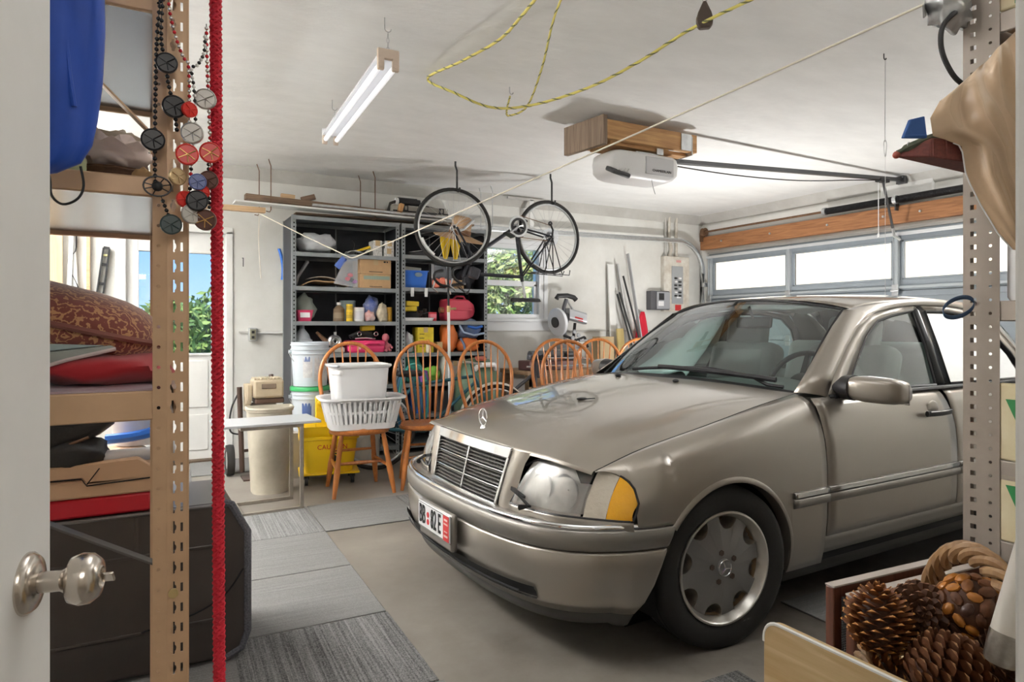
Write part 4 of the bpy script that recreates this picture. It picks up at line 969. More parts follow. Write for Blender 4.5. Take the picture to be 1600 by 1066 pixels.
# door track along the back wall
t = thing('door_track', 'galvanised roller track running along the back wall to the garage door', 'track', (6.38, 6.38, 0))
pts = [(-3.9, 0, 2.25), (-.62, 0, 2.30)]+[(-.62+.42*math.sin(a), 0, 2.30-.42*(1-math.cos(a))) for a in lin(.1, PI/2, 10)]+[(-.20+.21, 0, 1.7), (.01, 0, .02)]
pts = [(-3.9, 0, 2.25), (-.40, 0, 2.30)]+[(-.40+.40*math.sin(a), 0, 2.30-.40*(1-math.cos(a))) for a in lin(.15, PI/2, 10)]+[(.0, 0, 1.5), (.0, 0, .02)]
b = MB()
rs = []
for i, p in enumerate(pts):
    a, c = Vector(pts[max(i-1, 0)]), Vector(pts[min(i+1, len(pts)-1)]); d = (c-a).normalized(); nrm = Vector((d.z, 0, -d.x)); nrm = -nrm if nrm.z < 0 or (abs(nrm.z) < .01 and nrm.x > 0) else nrm
    rs.append([Vector(p)+nrm*h+Vector((0, q_, 0)) for h, q_ in ((-.028, -.025), (-.020, -.028), (-.020, .0), (.020, .0), (.020, -.028), (.028, -.025), (.026, .004), (-.026, .004))])
b.rings(rs); part(b, 'track_channel', GALV, t, smooth=50)
part(MB().bb(-2.62, -2.57, -.01, .005, 2.27, 2.62), 'hanger_strap', WHITE, t); part(MB().bb(-2.90, -2.40, -.01, .02, 2.61, 2.635), 'ceiling_angle', GREYTRIM, t)
for z in (.4, 1.1, 1.75): part(MB().box((.03, -.01, z), (.09, .05, .05)), 'track_bracket', GALV, t, bevel=.003)

# electrical: breaker panel, conduits, grey timer box, outlet
t = thing('breaker_panel', 'off-white breaker panel with rows of switches beside the garage door', 'breaker panel', (6.0, 6.50, 1.40))
OFFW = M('chipped_offwhite_enamel', (.74, .72, .66), .45, c2=(.50, .44, .36), scale=9)
part(MB().bb(-.22, .20, -.06, 0, .0, .70), 'cabinet', OFFW, t, bevel=.004); part(MB().bb(-.225, .205, -.072, -.06, -.005, .705), 'cover', OFFW, t, bevel=.006)
part(MB().bb(-.10, .09, -.08, -.072, .10, .58), 'door_plate', M('grey_enamel', (.36, .38, .40), .4), t, bevel=.003)
for r_ in range(6):
    for c_ in (-1, 1): part(MB().box((c_*.035-.005, -.086, .20+.045*r_), (.042, .014, .022), (0, 0, 0)), 'breaker_switch', BLACK if (r_+c_) % 3 else WPL, t, bevel=.002)
part(MB().bb(-.04, .06, -.0745, -.072, .01, .085), 'red_label', REDINK, t); part(MB().bb(-.02, .06, -.0745, -.072, .63, .66), 'maker_label', M('pink_print', (.7, .35, .33), .6), t)
part(MB().bb(-.02, .05, -.0815, -.080, .17, .19), 'paper_label', WPL, t)
for i, (x, r_) in enumerate(((5.84, .016), (5.90, .024), (6.02, .020))):
    b = MB(); b.tube(spline([(x, 6.475, 2.10), (x+(.03 if i < 2 else 0), 6.475, 2.22), (x-(.02 if i == 0 else 0), 6.475, 2.35), (x, 6.475, 2.64)] if i == 1 else [(x, 6.475, 2.10), (x, 6.475, 2.64)], 5), r_, 10); b.cyl((x, 6.475, 2.10), (x, 6.475, 2.13), r_*1.35, n=10)
    tag(b.obj('conduit', OFFW if i else GREYTRIM), ('thin grey conduit leftmost above the breaker panel', 'bulging white conduit in the middle above the breaker panel', 'thick white conduit rightmost above the breaker panel')[i], 'pipe')
t = thing('timer_box', 'dark grey wall-mounted timer box left of the breaker panel', 'control box', (5.70, 6.50, 1.415))
part(MB().bb(-.16, .15, -.09, 0, .0, .24), 'box', M('dark_box_grey', (.10, .10, .11), .5), t, bevel=.008); part(MB().bb(-.07, .145, -.105, -.09, .01, .23), 'door', M('pale_box_grey', (.36, .37, .40), .42), t, bevel=.006)
part(MB().bb(-.05, .04, -.107, -.105, .05, .11), 'paper_label', WPL, t); part(MB().bb(-.04, .045, -.107, -.105, .125, .21), 'display', BLACK, t)
t = thing('wall_outlet', 'grey wall outlet box with a side conduit right of the glazed door', 'outlet', (.865, 6.50, 1.07))
part(MB().bb(-.035, .035, -.055, 0, 0, .12), 'box', GALV, t, bevel=.005); part(MB().bb(-.025, .025, -.060, -.055, .012, .108), 'face_plate', M('olive_grey_plastic', (.28, .27, .20), .5), t, bevel=.003)
for z in (.035, .082): part(MB().bb(-.012, .012, -.0615, -.06, z-.012, z+.012), 'socket', BLACK, t)
part(MB().cyl((.035, -.02, .075), (.30, -.02, .075), .011, n=8), 'conduit_arm', WHITE, t)
tag(MB().tube([(.78, 6.495, 1.83), (.785, 6.47, 1.83), (.785, 6.47, 1.75)], .004, 6).obj('wall_hook', BLACK), 'small black nail hook on the wall above the outlet', 'hook')
b = MB(); b.grid(lambda u, v: (1.085+.02*u+.035*(1-v)*v*2+.03*(1-v), 6.46-.01*math.sin(PI*u), 1.64+.29*v), lin(0, 1, 5), lin(0, 1, 9)); o = b.obj('blue_strap', BLU, solid=.006); tag(o, 'bright blue plastic strip hanging on the wall beside the shelf unit', 'strip')
# boards hung under the ceiling on hooks
HB = wood('hung_board_brown', (.26, .17, .11), (.15, .095, .06), 'X', .7); HB2 = wood('hung_board_pale', (.66, .45, .26), (.52, .33, .18), 'X', .6)
def plank(label, a, c, w_, h_, mat, name='plank', group='boards on the ceiling hooks', roll=0):
    a, c = Vector(a), Vector(c); L = (c-a).length; o = MB().box((0, 0, 0), (L, w_, h_)).obj(name, mat, bevel=.003)
    q_ = (c-a).to_track_quat('X', 'Z'); o.rotation_euler = (q_.to_matrix() @ Euler((roll, 0, 0)).to_matrix()).to_euler(); o.location = (a+c)/2-q_.to_matrix() @ Vector((0, 0, h_/2)); return tag(o, label, 'board', group)
plank('dark brown angle board uppermost on the left ceiling hooks', (.76, 6.15, 2.33), (2.1, 6.2, 2.30), .09, .05, HB)
plank('white board under the dark one on the left ceiling hooks', (.66, 6.05, 2.26), (2.6, 6.1, 2.245), .16, .016, WHITE)
plank('pale round-edged timber sticking out left of the hooks', (.20, 5.95, 2.19), (.90, 5.98, 2.195), .05, .045, HB2)
plank('long wooden lath lying along the top of both shelf units', (1.2, 6.28, 2.235), (3.0, 6.28, 2.26), .12, .02, HB)
plank('long aluminium strip on the ceiling hooks', (1.3, 6.0, 2.285), (2.65, 6.0, 2.27), .03, .02, GALV)
plank('short wooden offcut standing up on the hung boards', (1.06, 6.17, 2.365), (1.18, 6.17, 2.36), .05, .05, HB2)
plank('tilted brown offcut on the hung boards', (1.24, 6.17, 2.35), (1.36, 6.17, 2.39), .03, .05, HB)
plank('small wooden block lying against the grey case', (2.10, 5.97, 2.285), (2.12, 5.97, 2.36), .05, .04, PINE)
for i, (x, y) in enumerate(((.878, 6.3), (.94, 6.06), (1.80, 6.3), (1.87, 6.06), (3.07, 6.25), (3.13, 6.1))):
    b = MB(); b.tube([(x, y, ZC-.001), (x+.02, y, ZC-.06), (x+.02, y, 2.22), (x+.01, y+.0, 2.20), (x-.02, y, 2.205)], .0045, 6)
    tag(b.obj('hanger_rod', RUST if i < 4 else GALV), ('left rear rusty hanger rod for the boards', 'left front rusty hanger rod for the boards', 'middle rear rusty hanger rod for the boards', 'middle front rusty hanger rod for the boards', 'rear galvanised hanger rod by the bicycle wheel', 'front galvanised hanger rod by the bicycle wheel')[i], 'hook')

t = thing('hidden_fill_lamp', 'added yellow-framed fill lamp hidden on the floor behind the car', 'lamp', (4.75, 4.40, 0))  # lamp body added out of sight to carry the fill light
b = MB(); b.bb(-.16, .16, -.012, .012, 0, .02); b.bb(-.012, .012, -.16, .16, 0, .02); part(b, 'foot', BLACK, t); part(MB().cyl((0, 0, .02), (0, 0, .40), .014, n=10), 'post', YEL, t); part(MB().bb(-.18, .18, -.13, .13, .40, .47), 'housing', BLACK, t, bevel=.01)
part(MB().tube([(-.19, 0, .36), (-.19, 0, .49), (.19, 0, .49), (.19, 0, .36)], .008, 8), 'guard_bar', YEL, t)
# ---------------------------------------------------------------- steel shelf units and what stands on them
SHG = M('grey_shelf_enamel', (.27, .29, .30), .5, .2, var=.12, scale=12); SHD = M('dark_shelf_back', (.030, .033, .042), .6, var=.2, scale=6)
HOLE = DARK
def shelf_unit(label, x0, x1, levels, top):
    y0, y1 = 6.0, 6.44; W = x1-x0; t = thing('steel_shelf_unit', label, 'shelf unit', (x0, y0, 0), 0, 'steel shelf units along the back wall')
    for px in (0, W):
        for py in (0, y1-y0):
            sx_ = 1 if px == 0 else -1; sy_ = 1 if py == 0 else -1
            b = MB(); b.bb(px, px+sx_*.036, py, py+sy_*.003, 0, top); b.bb(px, px+sx_*.003, py+sy_*.003, py+sy_*.036, 0, top); p_ = part(b, 'post', SHG, t)
            if py == 0:
                h = MB()
                for k in range(int(top/.036)): h.bb(px+sx_*.012, px+sx_*.024, -.0012, 0, .02+k*.036, .034+k*.036)
                o = part(h, 'post_holes', HOLE, p_, smooth=0); o['kind'] = 'stuff'
    for z in levels+[top-.004]:
        b = MB(); b.bb(.003, W-.003, .001, y1-y0-.001, z-.006, z); b.bb(.003, W-.003, -.002, .006, z-.036, z); b.bb(.003, W-.003, y1-y0-.006, y1-y0, z-.036, z); b.bb(.003, .008, 0, y1-y0, z-.036, z); b.bb(W-.008, W-.003, 0, y1-y0, z-.036, z)
        part(b, 'shelf', SHG, t)
    for k in range(2): part(MB().bb(.004+k*(W-.008)/2, .001+(k+1)*(W-.008)/2, y1-y0-.004, y1-y0-.001, .02, top-.01), 'back_sheet', SHD, t)
    part(MB().bb(W/2-.006, W/2+.006, y1-y0-.008, y1-y0-.004, .02, top-.01), 'back_seam', SHG, t)
    for px in (.001, W-.003): part(MB().bb(px, px+.002, .036, y1-y0-.036, .02, top-.01), 'side_sheet', SHD, t)
    return t
LV1 = [.08, .36, .66, .962, 1.250, 1.560, 1.862]; LV2 = [.08, .36, .66, .950, 1.258, 1.578, 1.888]
shelf_unit('left steel shelf unit holding boxes and cans', 1.125, 2.108, LV1, 2.185)
shelf_unit('right steel shelf unit holding the red fuel can and blue bin', 2.13, 3.04, LV2, 2.185)
def blob(name, c, r, mat, parent=None, seed=1, amp=.18, flat=True, n=20, m=12, freq=3.0, **kw):
    rnd = random.Random(seed); ph = [rnd.uniform(0, 6.28) for _ in range(9)]; b = MB(); rs = []
    for i in range(m+1):
        a = -PI/2+PI*i/m; row = []
        for k in range(n):
            th = 2*PI*k/n; d = Vector((math.cos(a)*math.cos(th), math.cos(a)*math.sin(th), math.sin(a)))
            q_ = 1+amp*(math.sin(freq*d.x*2+ph[0])*math.sin(freq*d.z*1.7+ph[1])+.6*math.sin(freq*2.1*d.y+ph[2]+freq*d.z)+.5*math.sin(freq*3.1*(d.x+d.z)+ph[3]))*.7
            z = d.z*r[2]*q_
            if flat: z = max(z, -r[2]*.72)
            row.append((c[0]+d.x*r[0]*q_, c[1]+d.y*r[1]*q_, c[2]+z))
        rs.append(row)
    b.rings(rs, True, False)
    if flat:
        zb = min(p[2] for p in b.v); b.v = [(x, y, z-(zb-(c[2]-r[2]*.72))) for x, y, z in b.v]
    return b.obj(name, mat, parent, smooth=70, **kw)
def carton(label, x, y, z, w_, d_, h_, mat=CARD, rz=0, group=None, print_=None, band=None):
    t = thing('cardboard_box', label, 'box', (x, y, z), R(rz), group)
    part(MB().bb(-w_/2, w_/2, -d_/2, d_/2, 0, h_), 'body', mat, t, bevel=.003)
    part(MB().bb(-w_/2+.002, w_/2-.002, -.002-.0, .002, h_, h_+.001), 'flap_seam', DARK, t)
    part(MB().bb(-.022, .022, -d_/2-.0008, d_/2+.0008, h_-.05, h_+.0015), 'tape', M('parcel_tape', (.48, .34, .18), .3), t)
    if print_:
        for px, pz, pw, ph in print_: part(MB().bb(px-pw/2, px+pw/2, -d_/2-.0012, -d_/2, pz-ph/2, pz+ph/2), 'print', INK, t)
    if band: part(MB().bb(-w_/2+.03, w_/2-.01, -d_/2-.001, -d_/2, h_*band[0], h_*band[1]), 'colour_band', band[2], t)
    return t
def tin(name, label, x, y, z, r, h, body, lid, cat, band=None, group=None, neck=None):
    t = thing(name, label, cat, (x, y, z), 0, group)
    part(MB().lathe([(.001, 0), (r*.97, 0), (r, .004), (r*.98, .010), (r*.98, h-.012), (r, h-.006), (r*.97, h)], 24), 'body', body, t)
    if neck: part(MB().lathe([(r*.97, h), (r*.6, h+neck*.35), (neck*.28, h+neck*.5), (neck*.28, h+neck*.6)], 20), 'shoulder', body, t); part(MB().lathe([(neck*.34, h+neck*.58), (neck*.34, h+neck), (.001, h+neck)], 14), 'cap', lid, t)
    else: part(MB().lathe([(r*.96, h-.003), (r*.9, h+.001), (.001, h+.001)], 20), 'lid', lid, t)
    if band: part(MB().lathe([(r*.985, h*band[0]), (r*.987, h*band[1])], 24), 'label_band', band[2], t)
    return t
SPECK = M('speckled_white_card', (.80, .79, .77), .7, c2=(.35, .34, .33), scale=55)
POLY = M('milky_plastic_film', (.78, .80, .83), .35, trans=.25, bump=.3, bscale=18)
BEIGE = M('beige_plastic', (.62, .53, .40), .45, var=.1)
# --- left unit, top shelf
o = blob('plastic_bag', (1.365, 6.16, 1.955), (.165, .14, .10), POLY, seed=4, amp=.22); tag(o, 'milky white stuffed plastic bag on the top left shelf', 'bag')
z = 1.863
for i, (x, zz_, w_, h_, lb) in enumerate(((1.905, z, .085, .145, 'tall speckled white card box on the upper left shelf'), (2.015, z, .10, .075, 'lower speckled white card box beside the shelf post'), (2.02, z+.076, .088, .072, 'speckled white card box stacked on another by the shelf post'))): carton(lb, x, 6.10, zz_, w_, .15, h_, SPECK, 0, 'speckled card boxes')
t = thing('tool_bundle', 'loose bundle of yellow-handled tools and paper beside the speckled boxes', 'tools', (1.76, 6.12, 1.863))
part(MB().tube([(-.09, 0, .02), (.0, .02, .05), (.10, 0, .09)], .016, 8), 'yellow_handle', YEL, t); part(MB().tube([(-.06, -.06, .02), (.02, -.05, .03), (.07, -.02, .05)], .018, 8), 'dark_handle', BLACK, t)
part(MB().grid(lambda u, v: (-.14+.22*u, -.10+.12*v, .012+.02*math.sin(6*u+3*v)+.04*u), lin(0, 1, 7), lin(0, 1, 5)), 'paper_sheet', SPECK, t, solid=.001); part(MB().tube([(-.05, .05, .02), (-.03, .04, .12), (-.06, .03, .15)], .005, 6), 'dark_wire', BLACK, t)
# second shelf
z = 1.561
pr_ = [(.10, .12, .03, .008), (.02, .02, .10, .006)]
carton('lower brown carton with a green band on the left shelf unit', 1.885, 6.15, z, .29, .26, .13, CARD, 0, 'stacked brown cartons', [(.0, .015, .12, .005)], (.62, .88, M('teal_stain', (.28, .36, .30), .8)))
carton('upper brown carton with black print on the left shelf unit', 1.885, 6.15, z+.132, .295, .26, .135, CARD, 0, 'stacked brown cartons', [(.085, .115, .02, .014), (.11, .115, .012, .014), (.0, .02, .13, .006)])
t = thing('flattened_carton', 'crumpled flattened cardboard on the second left shelf', 'cardboard', (1.42, 6.14, z))
part(MB().grid(lambda u, v: (-.20+.42*u, -.12+.24*v, .012+.05*math.sin(PI*u)*(1-.4*v)+.012*math.sin(9*u)), lin(0, 1, 12), lin(0, 1, 6)), 'sheet', CARD, t, solid=.006); part(MB().grid(lambda u, v: (-.14+.24*u, -.10+.18*v, .075+.02*math.sin(PI*u)), lin(0, 1, 8), lin(0, 1, 5)), 'upper_sheet', M('grey_card', (.42, .38, .33), .8), t, solid=.006)
t = thing('foam_strip', 'grey foam strip leaning on the second left shelf', 'strip', (1.24, 6.13, z)); b = MB(); b.tube([(-.06, 0, .02), (-.04, .0, .09), (.03, .02, .20), (.045, .02, .225)], .016, 8); part(b, 'strip', M('grey_foam', (.30, .30, .31), .9), t); part(MB().ell((.045, .02, .225), (.018, .016, .018), 10, 6), 'tip', M('grey_foam'), t)
# third shelf
z = 1.251
t = thing('pink_bin', 'small pink plastic bin with a white label on the left shelf unit', 'bin', (1.245, 6.10, z))
b = MB(); b.rings([[(x*k, y*k, zz_) for x, y in rbox(.15, .13, 0, .02)] for k, zz_ in ((.80, 0), (1, .10), (1.06, .10), (1.06, .094), (.98, .09), (.78, .01))]); part(b, 'tub', M('pink_plastic', (.72, .06, .16), .4), t); part(MB().box((0, -.064, .055), (.085, .002, .045), (R(-7), 0, 0)), 'label', WPL, t)
o = blob('plastic_bag', (1.29, 6.26, 1.365), (.095, .07, .13), M('greenish_film', (.62, .70, .62), .35, trans=.2, bump=.3, bscale=20), seed=9, amp=.2); tag(o, 'greenish stuffed plastic bag behind the pink bin', 'bag')
t = tin('brown_jug', 'squat brown jug with a white cap on the third left shelf', 1.566, 6.12, z, .052, .115, M('brown_bottle', (.22, .15, .09), .35), WPL, 'jug', (.25, .7, M('tan_label', (.34, .26, .17), .7)), neck=.06)
for k in range(2): tin('yellow_can', 'yellow can %s of the stacked pair on the left shelf unit' % ('at the bottom', 'on top')[k], 1.648, 6.06, z+.080*k, .030, .078, YEL, BLACK, 'can', (.35, .8, M('dark_yellow_label', (.55, .36, .03), .6)), 'yellow cans')
tin('paint_can', 'white paint can with a red rim on the third left shelf', 1.74, 6.09, z, .055, .13, WPL, RED, 'can', (.15, .75, M('pale_label', (.70, .70, .74), .5)))
tin('plastic_tub', 'pale tub with a blue lid behind the white paint can', 1.695, 6.30, z, .075, .20, M('pale_aqua_tub', (.50, .62, .64), .4), BLU, 'tub')
o = blob('rag_bundle', (1.842, 6.08, z+.043), (.052, .05, .055), M('white_red_cloth', (.74, .66, .64), .8, c2=(.62, .25, .22), scale=14), seed=2); tag(o, 'small white and red cloth bundle on the third left shelf', 'cloth')
o = blob('snack_bag', (1.89, 6.18, z+.13), (.075, .05, .11), M('blue_white_film', (.72, .75, .80), .3, c2=(.03, .10, .55), scale=9), seed=12); tag(o, 'glossy blue and white bag piled on the third left shelf', 'bag')
o = blob('paper_bag', (1.965, 6.08, z+.07), (.05, .045, .10), M('creased_tan_paper', (.60, .52, .38), .8, var=.3, scale=18), seed=5); tag(o, 'creased tan paper bag on the third left shelf', 'bag')
tin('amber_bottle', 'tall amber yellow container by the right post of the left unit', 2.035, 6.10, z, .033, .135, M('amber_plastic', (.72, .42, .05), .4), M('amber_plastic'), 'container')
# fourth shelf
z = .963
t = thing('grey_funnel', 'grey plastic funnel on a jug behind the white bucket', 'funnel', (1.235, 6.12, z)); GP = M('pale_grey_blue_plastic', (.50, .54, .58), .4)
part(MB().lathe([(.001, 0), (.085, 0), (.09, .01), (.09, .12), (.03, .15)], 24), 'jug', GP, t); part(MB().lathe([(.075, .13), (.06, .17), (.022, .22), (.018, .27), (.016, .27), (.02, .22)], 20), 'cone', GP, t)
t = thing('engine_part', 'round metal engine part with a rusty lever on the fourth left shelf', 'machine part', (1.515, 6.10, z))
part(MB().bb(-.12, .09, -.05, .08, 0, .05), 'base_block', M('pale_cast_metal', (.55, .53, .50), .45, .6, var=.2, scale=30), t, bevel=.01)
T = Matrix.Translation((.0, -.02, .105)) @ Euler((R(90), 0, 0)).to_matrix().to_4x4()
part(MB().lathe([(.012, .03), (.02, .035), (.03, .02), (.045, .03), (.06, .02), (.06, -.03), (.001, -.03)], 24, T), 'pulley', STEEL, t); part(MB().lathe([(.001, .031), (.013, .031)], 14, T), 'bore', DARK, t); part(MB().cyl((.01, 0, .15), (.01, 0, .19), .014, n=10), 'spigot', STEEL, t)
part(MB().tube([(-.04, 0, .07), (-.08, .02, .12), (-.15, .03, .19)], [.028, .022, .012], 10), 'lever', RUST, t)
t = thing('pink_case', 'bright pink plastic tool case lying on the fourth left shelf', 'case', (1.81, 6.15, z)); PK = M('hot_pink_plastic', (.78, .05, .17), .38)
b = MB(); b.rings([[(x*k, y*k, zz_) for x, y in rbox(.36, .24, 0, .04)] for k, zz_ in ((.92, 0), (1, .015), (1, .05), (.985, .055), (1, .06), (1, .095), (.92, .11))]); part(b, 'shell', PK, t); part(MB().tube([(-.02, -.122, .075), (.0, -.135, .085), (.10, -.135, .085), (.12, -.122, .075)], .010, 8), 'handle', PK, t); part(MB().bb(-.085, -.065, -.124, -.119, .03, .085), 'latch', M('pale_pink', (.85, .45, .5), .4), t)
t = thing('pink_figure', 'small pink toy figure beside the pink case', 'toy', (2.015, 6.10, z)); PKF = M('soft_pink_vinyl', (.80, .25, .30), .45)
part(MB().ell((0, 0, .045), (.038, .03, .045), 12, 8), 'body', PKF, t); part(MB().ell((-.01, 0, .135), (.036, .033, .04), 12, 8), 'head', PKF, t); part(MB().cyl((0, 0, .08), (-.005, 0, .11), .016, n=10), 'neck', PKF, t)
for s in (-1, 1): part(MB().tube([(s*.03, 0, .07), (s*.045, -.02, .045), (s*.04, -.04, .04)], .010, 8), 'arm', PKF, t); part(MB().tube([(s*.018, -.01, .02), (s*.02, -.05, .016)], .013, 8), 'foot', PKF, t)
t = thing('tool_pile', 'black and chrome hand tools heaped on the pink case', 'tools', (1.81, 6.14, z+.112))
part(MB().tube([(-.12, 0, .02), (-.04, .02, .05), (.06, 0, .03), (.11, .02, .05)], .018, 8), 'black_grip', BLACK, t); part(MB().tube([(-.10, -.04, .015), (.0, -.05, .02), (.09, -.05, .012)], .010, 8), 'chrome_bar', CHROME, t)
for x in (-.055, .105): part(MB().tube([(x+.018*math.cos(a), -.03, .06+.018*math.sin(a)) for a in lin(0, 2*PI, 13)[:-1]], .005, 6, loop=True), 'chrome_ring', CHROME, t)
part(MB().tube([(-.13, .03, .03), (-.02, .04, .08), (.08, .03, .06)], .02, 8), 'dark_hose', M('dark_grey_plastic'), t)
part(MB().box((.03, .0, .115), (.13, .08, .05), (0, R(-4), 0)), 'yellow_block', YEL, t, bevel=.012)
# --- right unit
z = 1.579
t = thing('blue_bin', 'open blue plastic bin with a paper block on the right shelf unit', 'bin', (2.28, 6.14, z))
b = MB(); b.rings([[(x*k, y*k, zz_) for x, y in rbox(.27, .22, 0, .02)] for k, zz_ in ((.86, 0), (1, .165), (1.05, .165), (1.05, .158), (.97, .155), (.83, .008))]); part(b, 'tub', BLU, t); part(MB().box((-.02, .03, .18), (.22, .12, .05), (0, R(4), 0)), 'paper_block', M('aged_paper', (.62, .62, .55), .8, var=.15), t, bevel=.004)
part(MB().ell((.03, -.112, .125), (.04, .004, .022), 14, 6), 'hand_slot', M('greyish_patch', (.22, .30, .36), .6), t)
for x in (2.235, 2.375): tag(MB().bb(x-.016, x+.016, 5.990, 5.9965, 1.49, 1.575).obj('white_clip', WPL, bevel=.003), 'white plastic clip %s under the blue bin' % ('on the left' if x < 2.3 else 'on the right'), 'clip', 'white shelf clips')
t = thing('orange_float_bag', 'clear bag of orange floats hanging over the right unit shelf edge', 'bag', (2.56, 6.10, z)); ORG = M('coral_orange_foam', (.82, .22, .14), .6)
for k, (x, y, zz_) in enumerate(((-.06, -.06, .05), (.0, -.07, .06), (.06, -.05, .05), (-.02, .02, .05))): part(MB().ell((x, y, zz_), (.042, .04, .05), 12, 8), 'float', ORG, t)
part(MB().grid(lambda u, v: (-.11+.20*u, -.05+.03*math.sin(5*u), .0+.24*v-.03*u), lin(0, 1, 6), lin(0, 1, 6)), 'film', CLR, t); part(MB().tube([(.02, -.10, .09), (.03, -.13, .0), (.06, -.135, -.06)], .008, 6), 'cream_strap', M('cream_strap', (.7, .6, .5), .7), t)
carton('small brown carton behind the bicycle handlebar on the right unit', 2.75, 6.14, z, .13, .12, .09, CARD)
o = blob('dark_sack', (2.88, 6.2, z+.09), (.10, .10, .12), M('charcoal_cloth', (.05, .05, .06), .8, var=.3), seed=21); tag(o, 'charcoal sack on the right unit behind the bicycle fork', 'sack')
t = thing('dark_tray', 'dark tray with a chrome ladle on the top right shelf', 'tray', (2.33, 6.12, 1.889)); part(MB().lathe([(.001, 0), (.11, 0), (.15, .03), (.145, .03), (.10, .006)], 24), 'dish', M('dark_grey_plastic'), t); part(MB().tube([(-.10, -.06, .03), (.0, -.10, .045), (.12, -.12, .04)], .006, 6), 'ladle', CHROME, t)
z = 1.259
t = thing('black_pan', 'black frying pan with jumbled lids on the right unit', 'pan', (2.27, 6.13, z+.036)); part(MB().lathe([(.001, 0), (.09, 0), (.115, .04), (.11, .04), (.085, .006)], 24), 'pan_bowl', BLACK, t); part(MB().tube([(.10, -.02, .03), (.20, -.05, .05)], .010, 8), 'pan_handle', BLACK, t)
for k in range(2): tag(MB().box((2.245+.02*k, 6.12, z+.115+.052*k), (.14, .09, .048), (0, R(-3+5*k), R(6*k))).obj('yellow_sponge', M('yellow_sponge', (.85, .60, .05), .8, bump=.4, bscale=60), bevel=.01), ('lower', 'upper')[k]+' yellow sponge block stacked on the black pan', 'sponge', 'yellow sponges')
t = thing('white_tray', 'shallow white tray under the black pan on the right unit', 'tray', (2.30, 6.12, z)); b = MB(); b.rings([[(x*k, y*k, zz_) for x, y in rbox(.34, .24, 0, .03)] for k, zz_ in ((.92, 0), (1, .03), (1.03, .03), (.97, .028), (.90, .006))]); part(b, 'dish', WPL, t)
tin('red_tin', 'small red square-shouldered tin on the right unit', 2.475, 6.08, z, .042, .085, RED, RED, 'tin', (.3, .8, M('pinkish_label', (.75, .2, .25), .5)))
for k, (x, y, r_) in enumerate(((2.40, 6.2, .022), (2.45, 6.22, .020), (2.37, 6.24, .018))): tin('spice_jar', ('leftmost', 'middle', 'rightmost')[(1, 2, 0)[k]]+' small dark jar behind the white tray', x, y, z, r_, .10+.02*k, M('dark_jar', (.08, .06, .06), .3), WPL, 'jar', None, 'small dark jars')
t = thing('fuel_can', 'red fuel can lying on its side on the right shelf unit', 'fuel can', (2.785, 6.14, z)); FR = M('faded_red_plastic', (.60, .06, .10), .45)
b = MB(); rs = []
for x, k in ((-.17, .90), (-.16, 1.0), (.02, 1.0), (.07, .92), (.14, .55), (.172, .16), (.175, .08)): rs.append([(x, y*k, .112+zz_*k) for y, zz_ in rbox(.22, .218, 0, .03)])
b.rings(rs); part(b, 'body', FR, t, smooth=30); part(MB().cyl((-.17, -.0, .11), (-.21, -.0, .11), .03, n=14), 'spout_cap', M('brass', (.55, .42, .20), .4, .7), t); part(MB().box((.0, -.112, .112), (.20, .010, .016)), 'side_rib', FR, t, bevel=.004)
part(MB().tube([(-.06, 0, .218), (-.03, 0, .250), (.05, 0, .250), (.08, 0, .205)], .012, 8), 'grip', FR, t)
z = .951
carton('bright yellow printed box on the fourth right shelf', 2.39, 6.12, z, .165, .16, .245, M('yellow_card', (.80, .62, .03), .6, c2=(.62, .46, .03), scale=30), 0, None, [(-.04, .06, .05, .006), (-.04, .10, .05, .006), (-.04, .14, .05, .006), (-.04, .18, .05, .006)])
o = blob('plastic_bag', (2.23, 6.11, z+.085), (.058, .07, .115), POLY, seed=31, amp=.25); tag(o, 'crumpled greyish plastic bag left of the yellow printed box', 'bag')
tin('glue_bottle', 'small white glue bottle in front of the yellow printed box', 2.405, 6.015, z, .022, .085, M('cream_bottle', (.75, .65, .48), .5), M('orange_cap', (.8, .35, .08), .5), 'bottle', neck=.04)
carton('small wooden-brown block box right of the yellow box', 2.535, 6.08, z, .055, .10, .10, M('tan_wood_block', (.52, .36, .18), .7, var=.2, scale=20))
o = blob('orange_jacket', (2.66, 6.12, z+.135), (.085, .10, .185), M('orange_nylon', (.85, .22, .05), .6, var=.15, scale=8), seed=14, amp=.16); tag(o, 'orange life jacket bundled at the middle of the right unit', 'jacket')
o = blob('orange_jacket', (2.86, 6.10, z+.068), (.12, .10, .085), M('orange_nylon'), seed=16, amp=.16); tag(o, 'flat folded orange life jacket under the blue backpack', 'jacket')
t = thing('blue_backpack', 'blue and grey backpack squashed on the orange jackets', 'backpack', (2.88, 6.10, z+.135)); blob('body', (0, 0, .085), (.13, .11, .115), M('blue_nylon', (.05, .11, .30), .6, c2=(.16, .20, .28), scale=7), t, seed=18, amp=.14)
part(MB().tube([(-.14, -.08, .13), (-.11, -.11, .06), (.0, -.12, .03), (.12, -.10, .05)], .011, 8), 'pale_piping', M('pale_blue_piping', (.35, .45, .62), .6), t); part(MB().tube([(-.06, -.10, .12), (.02, -.115, .10), (.10, -.10, .12)], .014, 8), 'bright_strap', BLU, t); part(MB().tube([(-.12, -.06, .0), (-.10, -.10, -.06), (-.09, -.10, -.12)], .012, 6), 'loose_strap', M('blue_nylon'), t)
z = .661
o = blob('green_cloth_bag', (2.265, 6.12, z+.13), (.105, .095, .175), M('teal_green_cloth', (.04, .30, .24), .8, var=.25, scale=9), seed=41, amp=.16); tag(o, 'teal green cloth bag seen through the second chair back', 'bag')
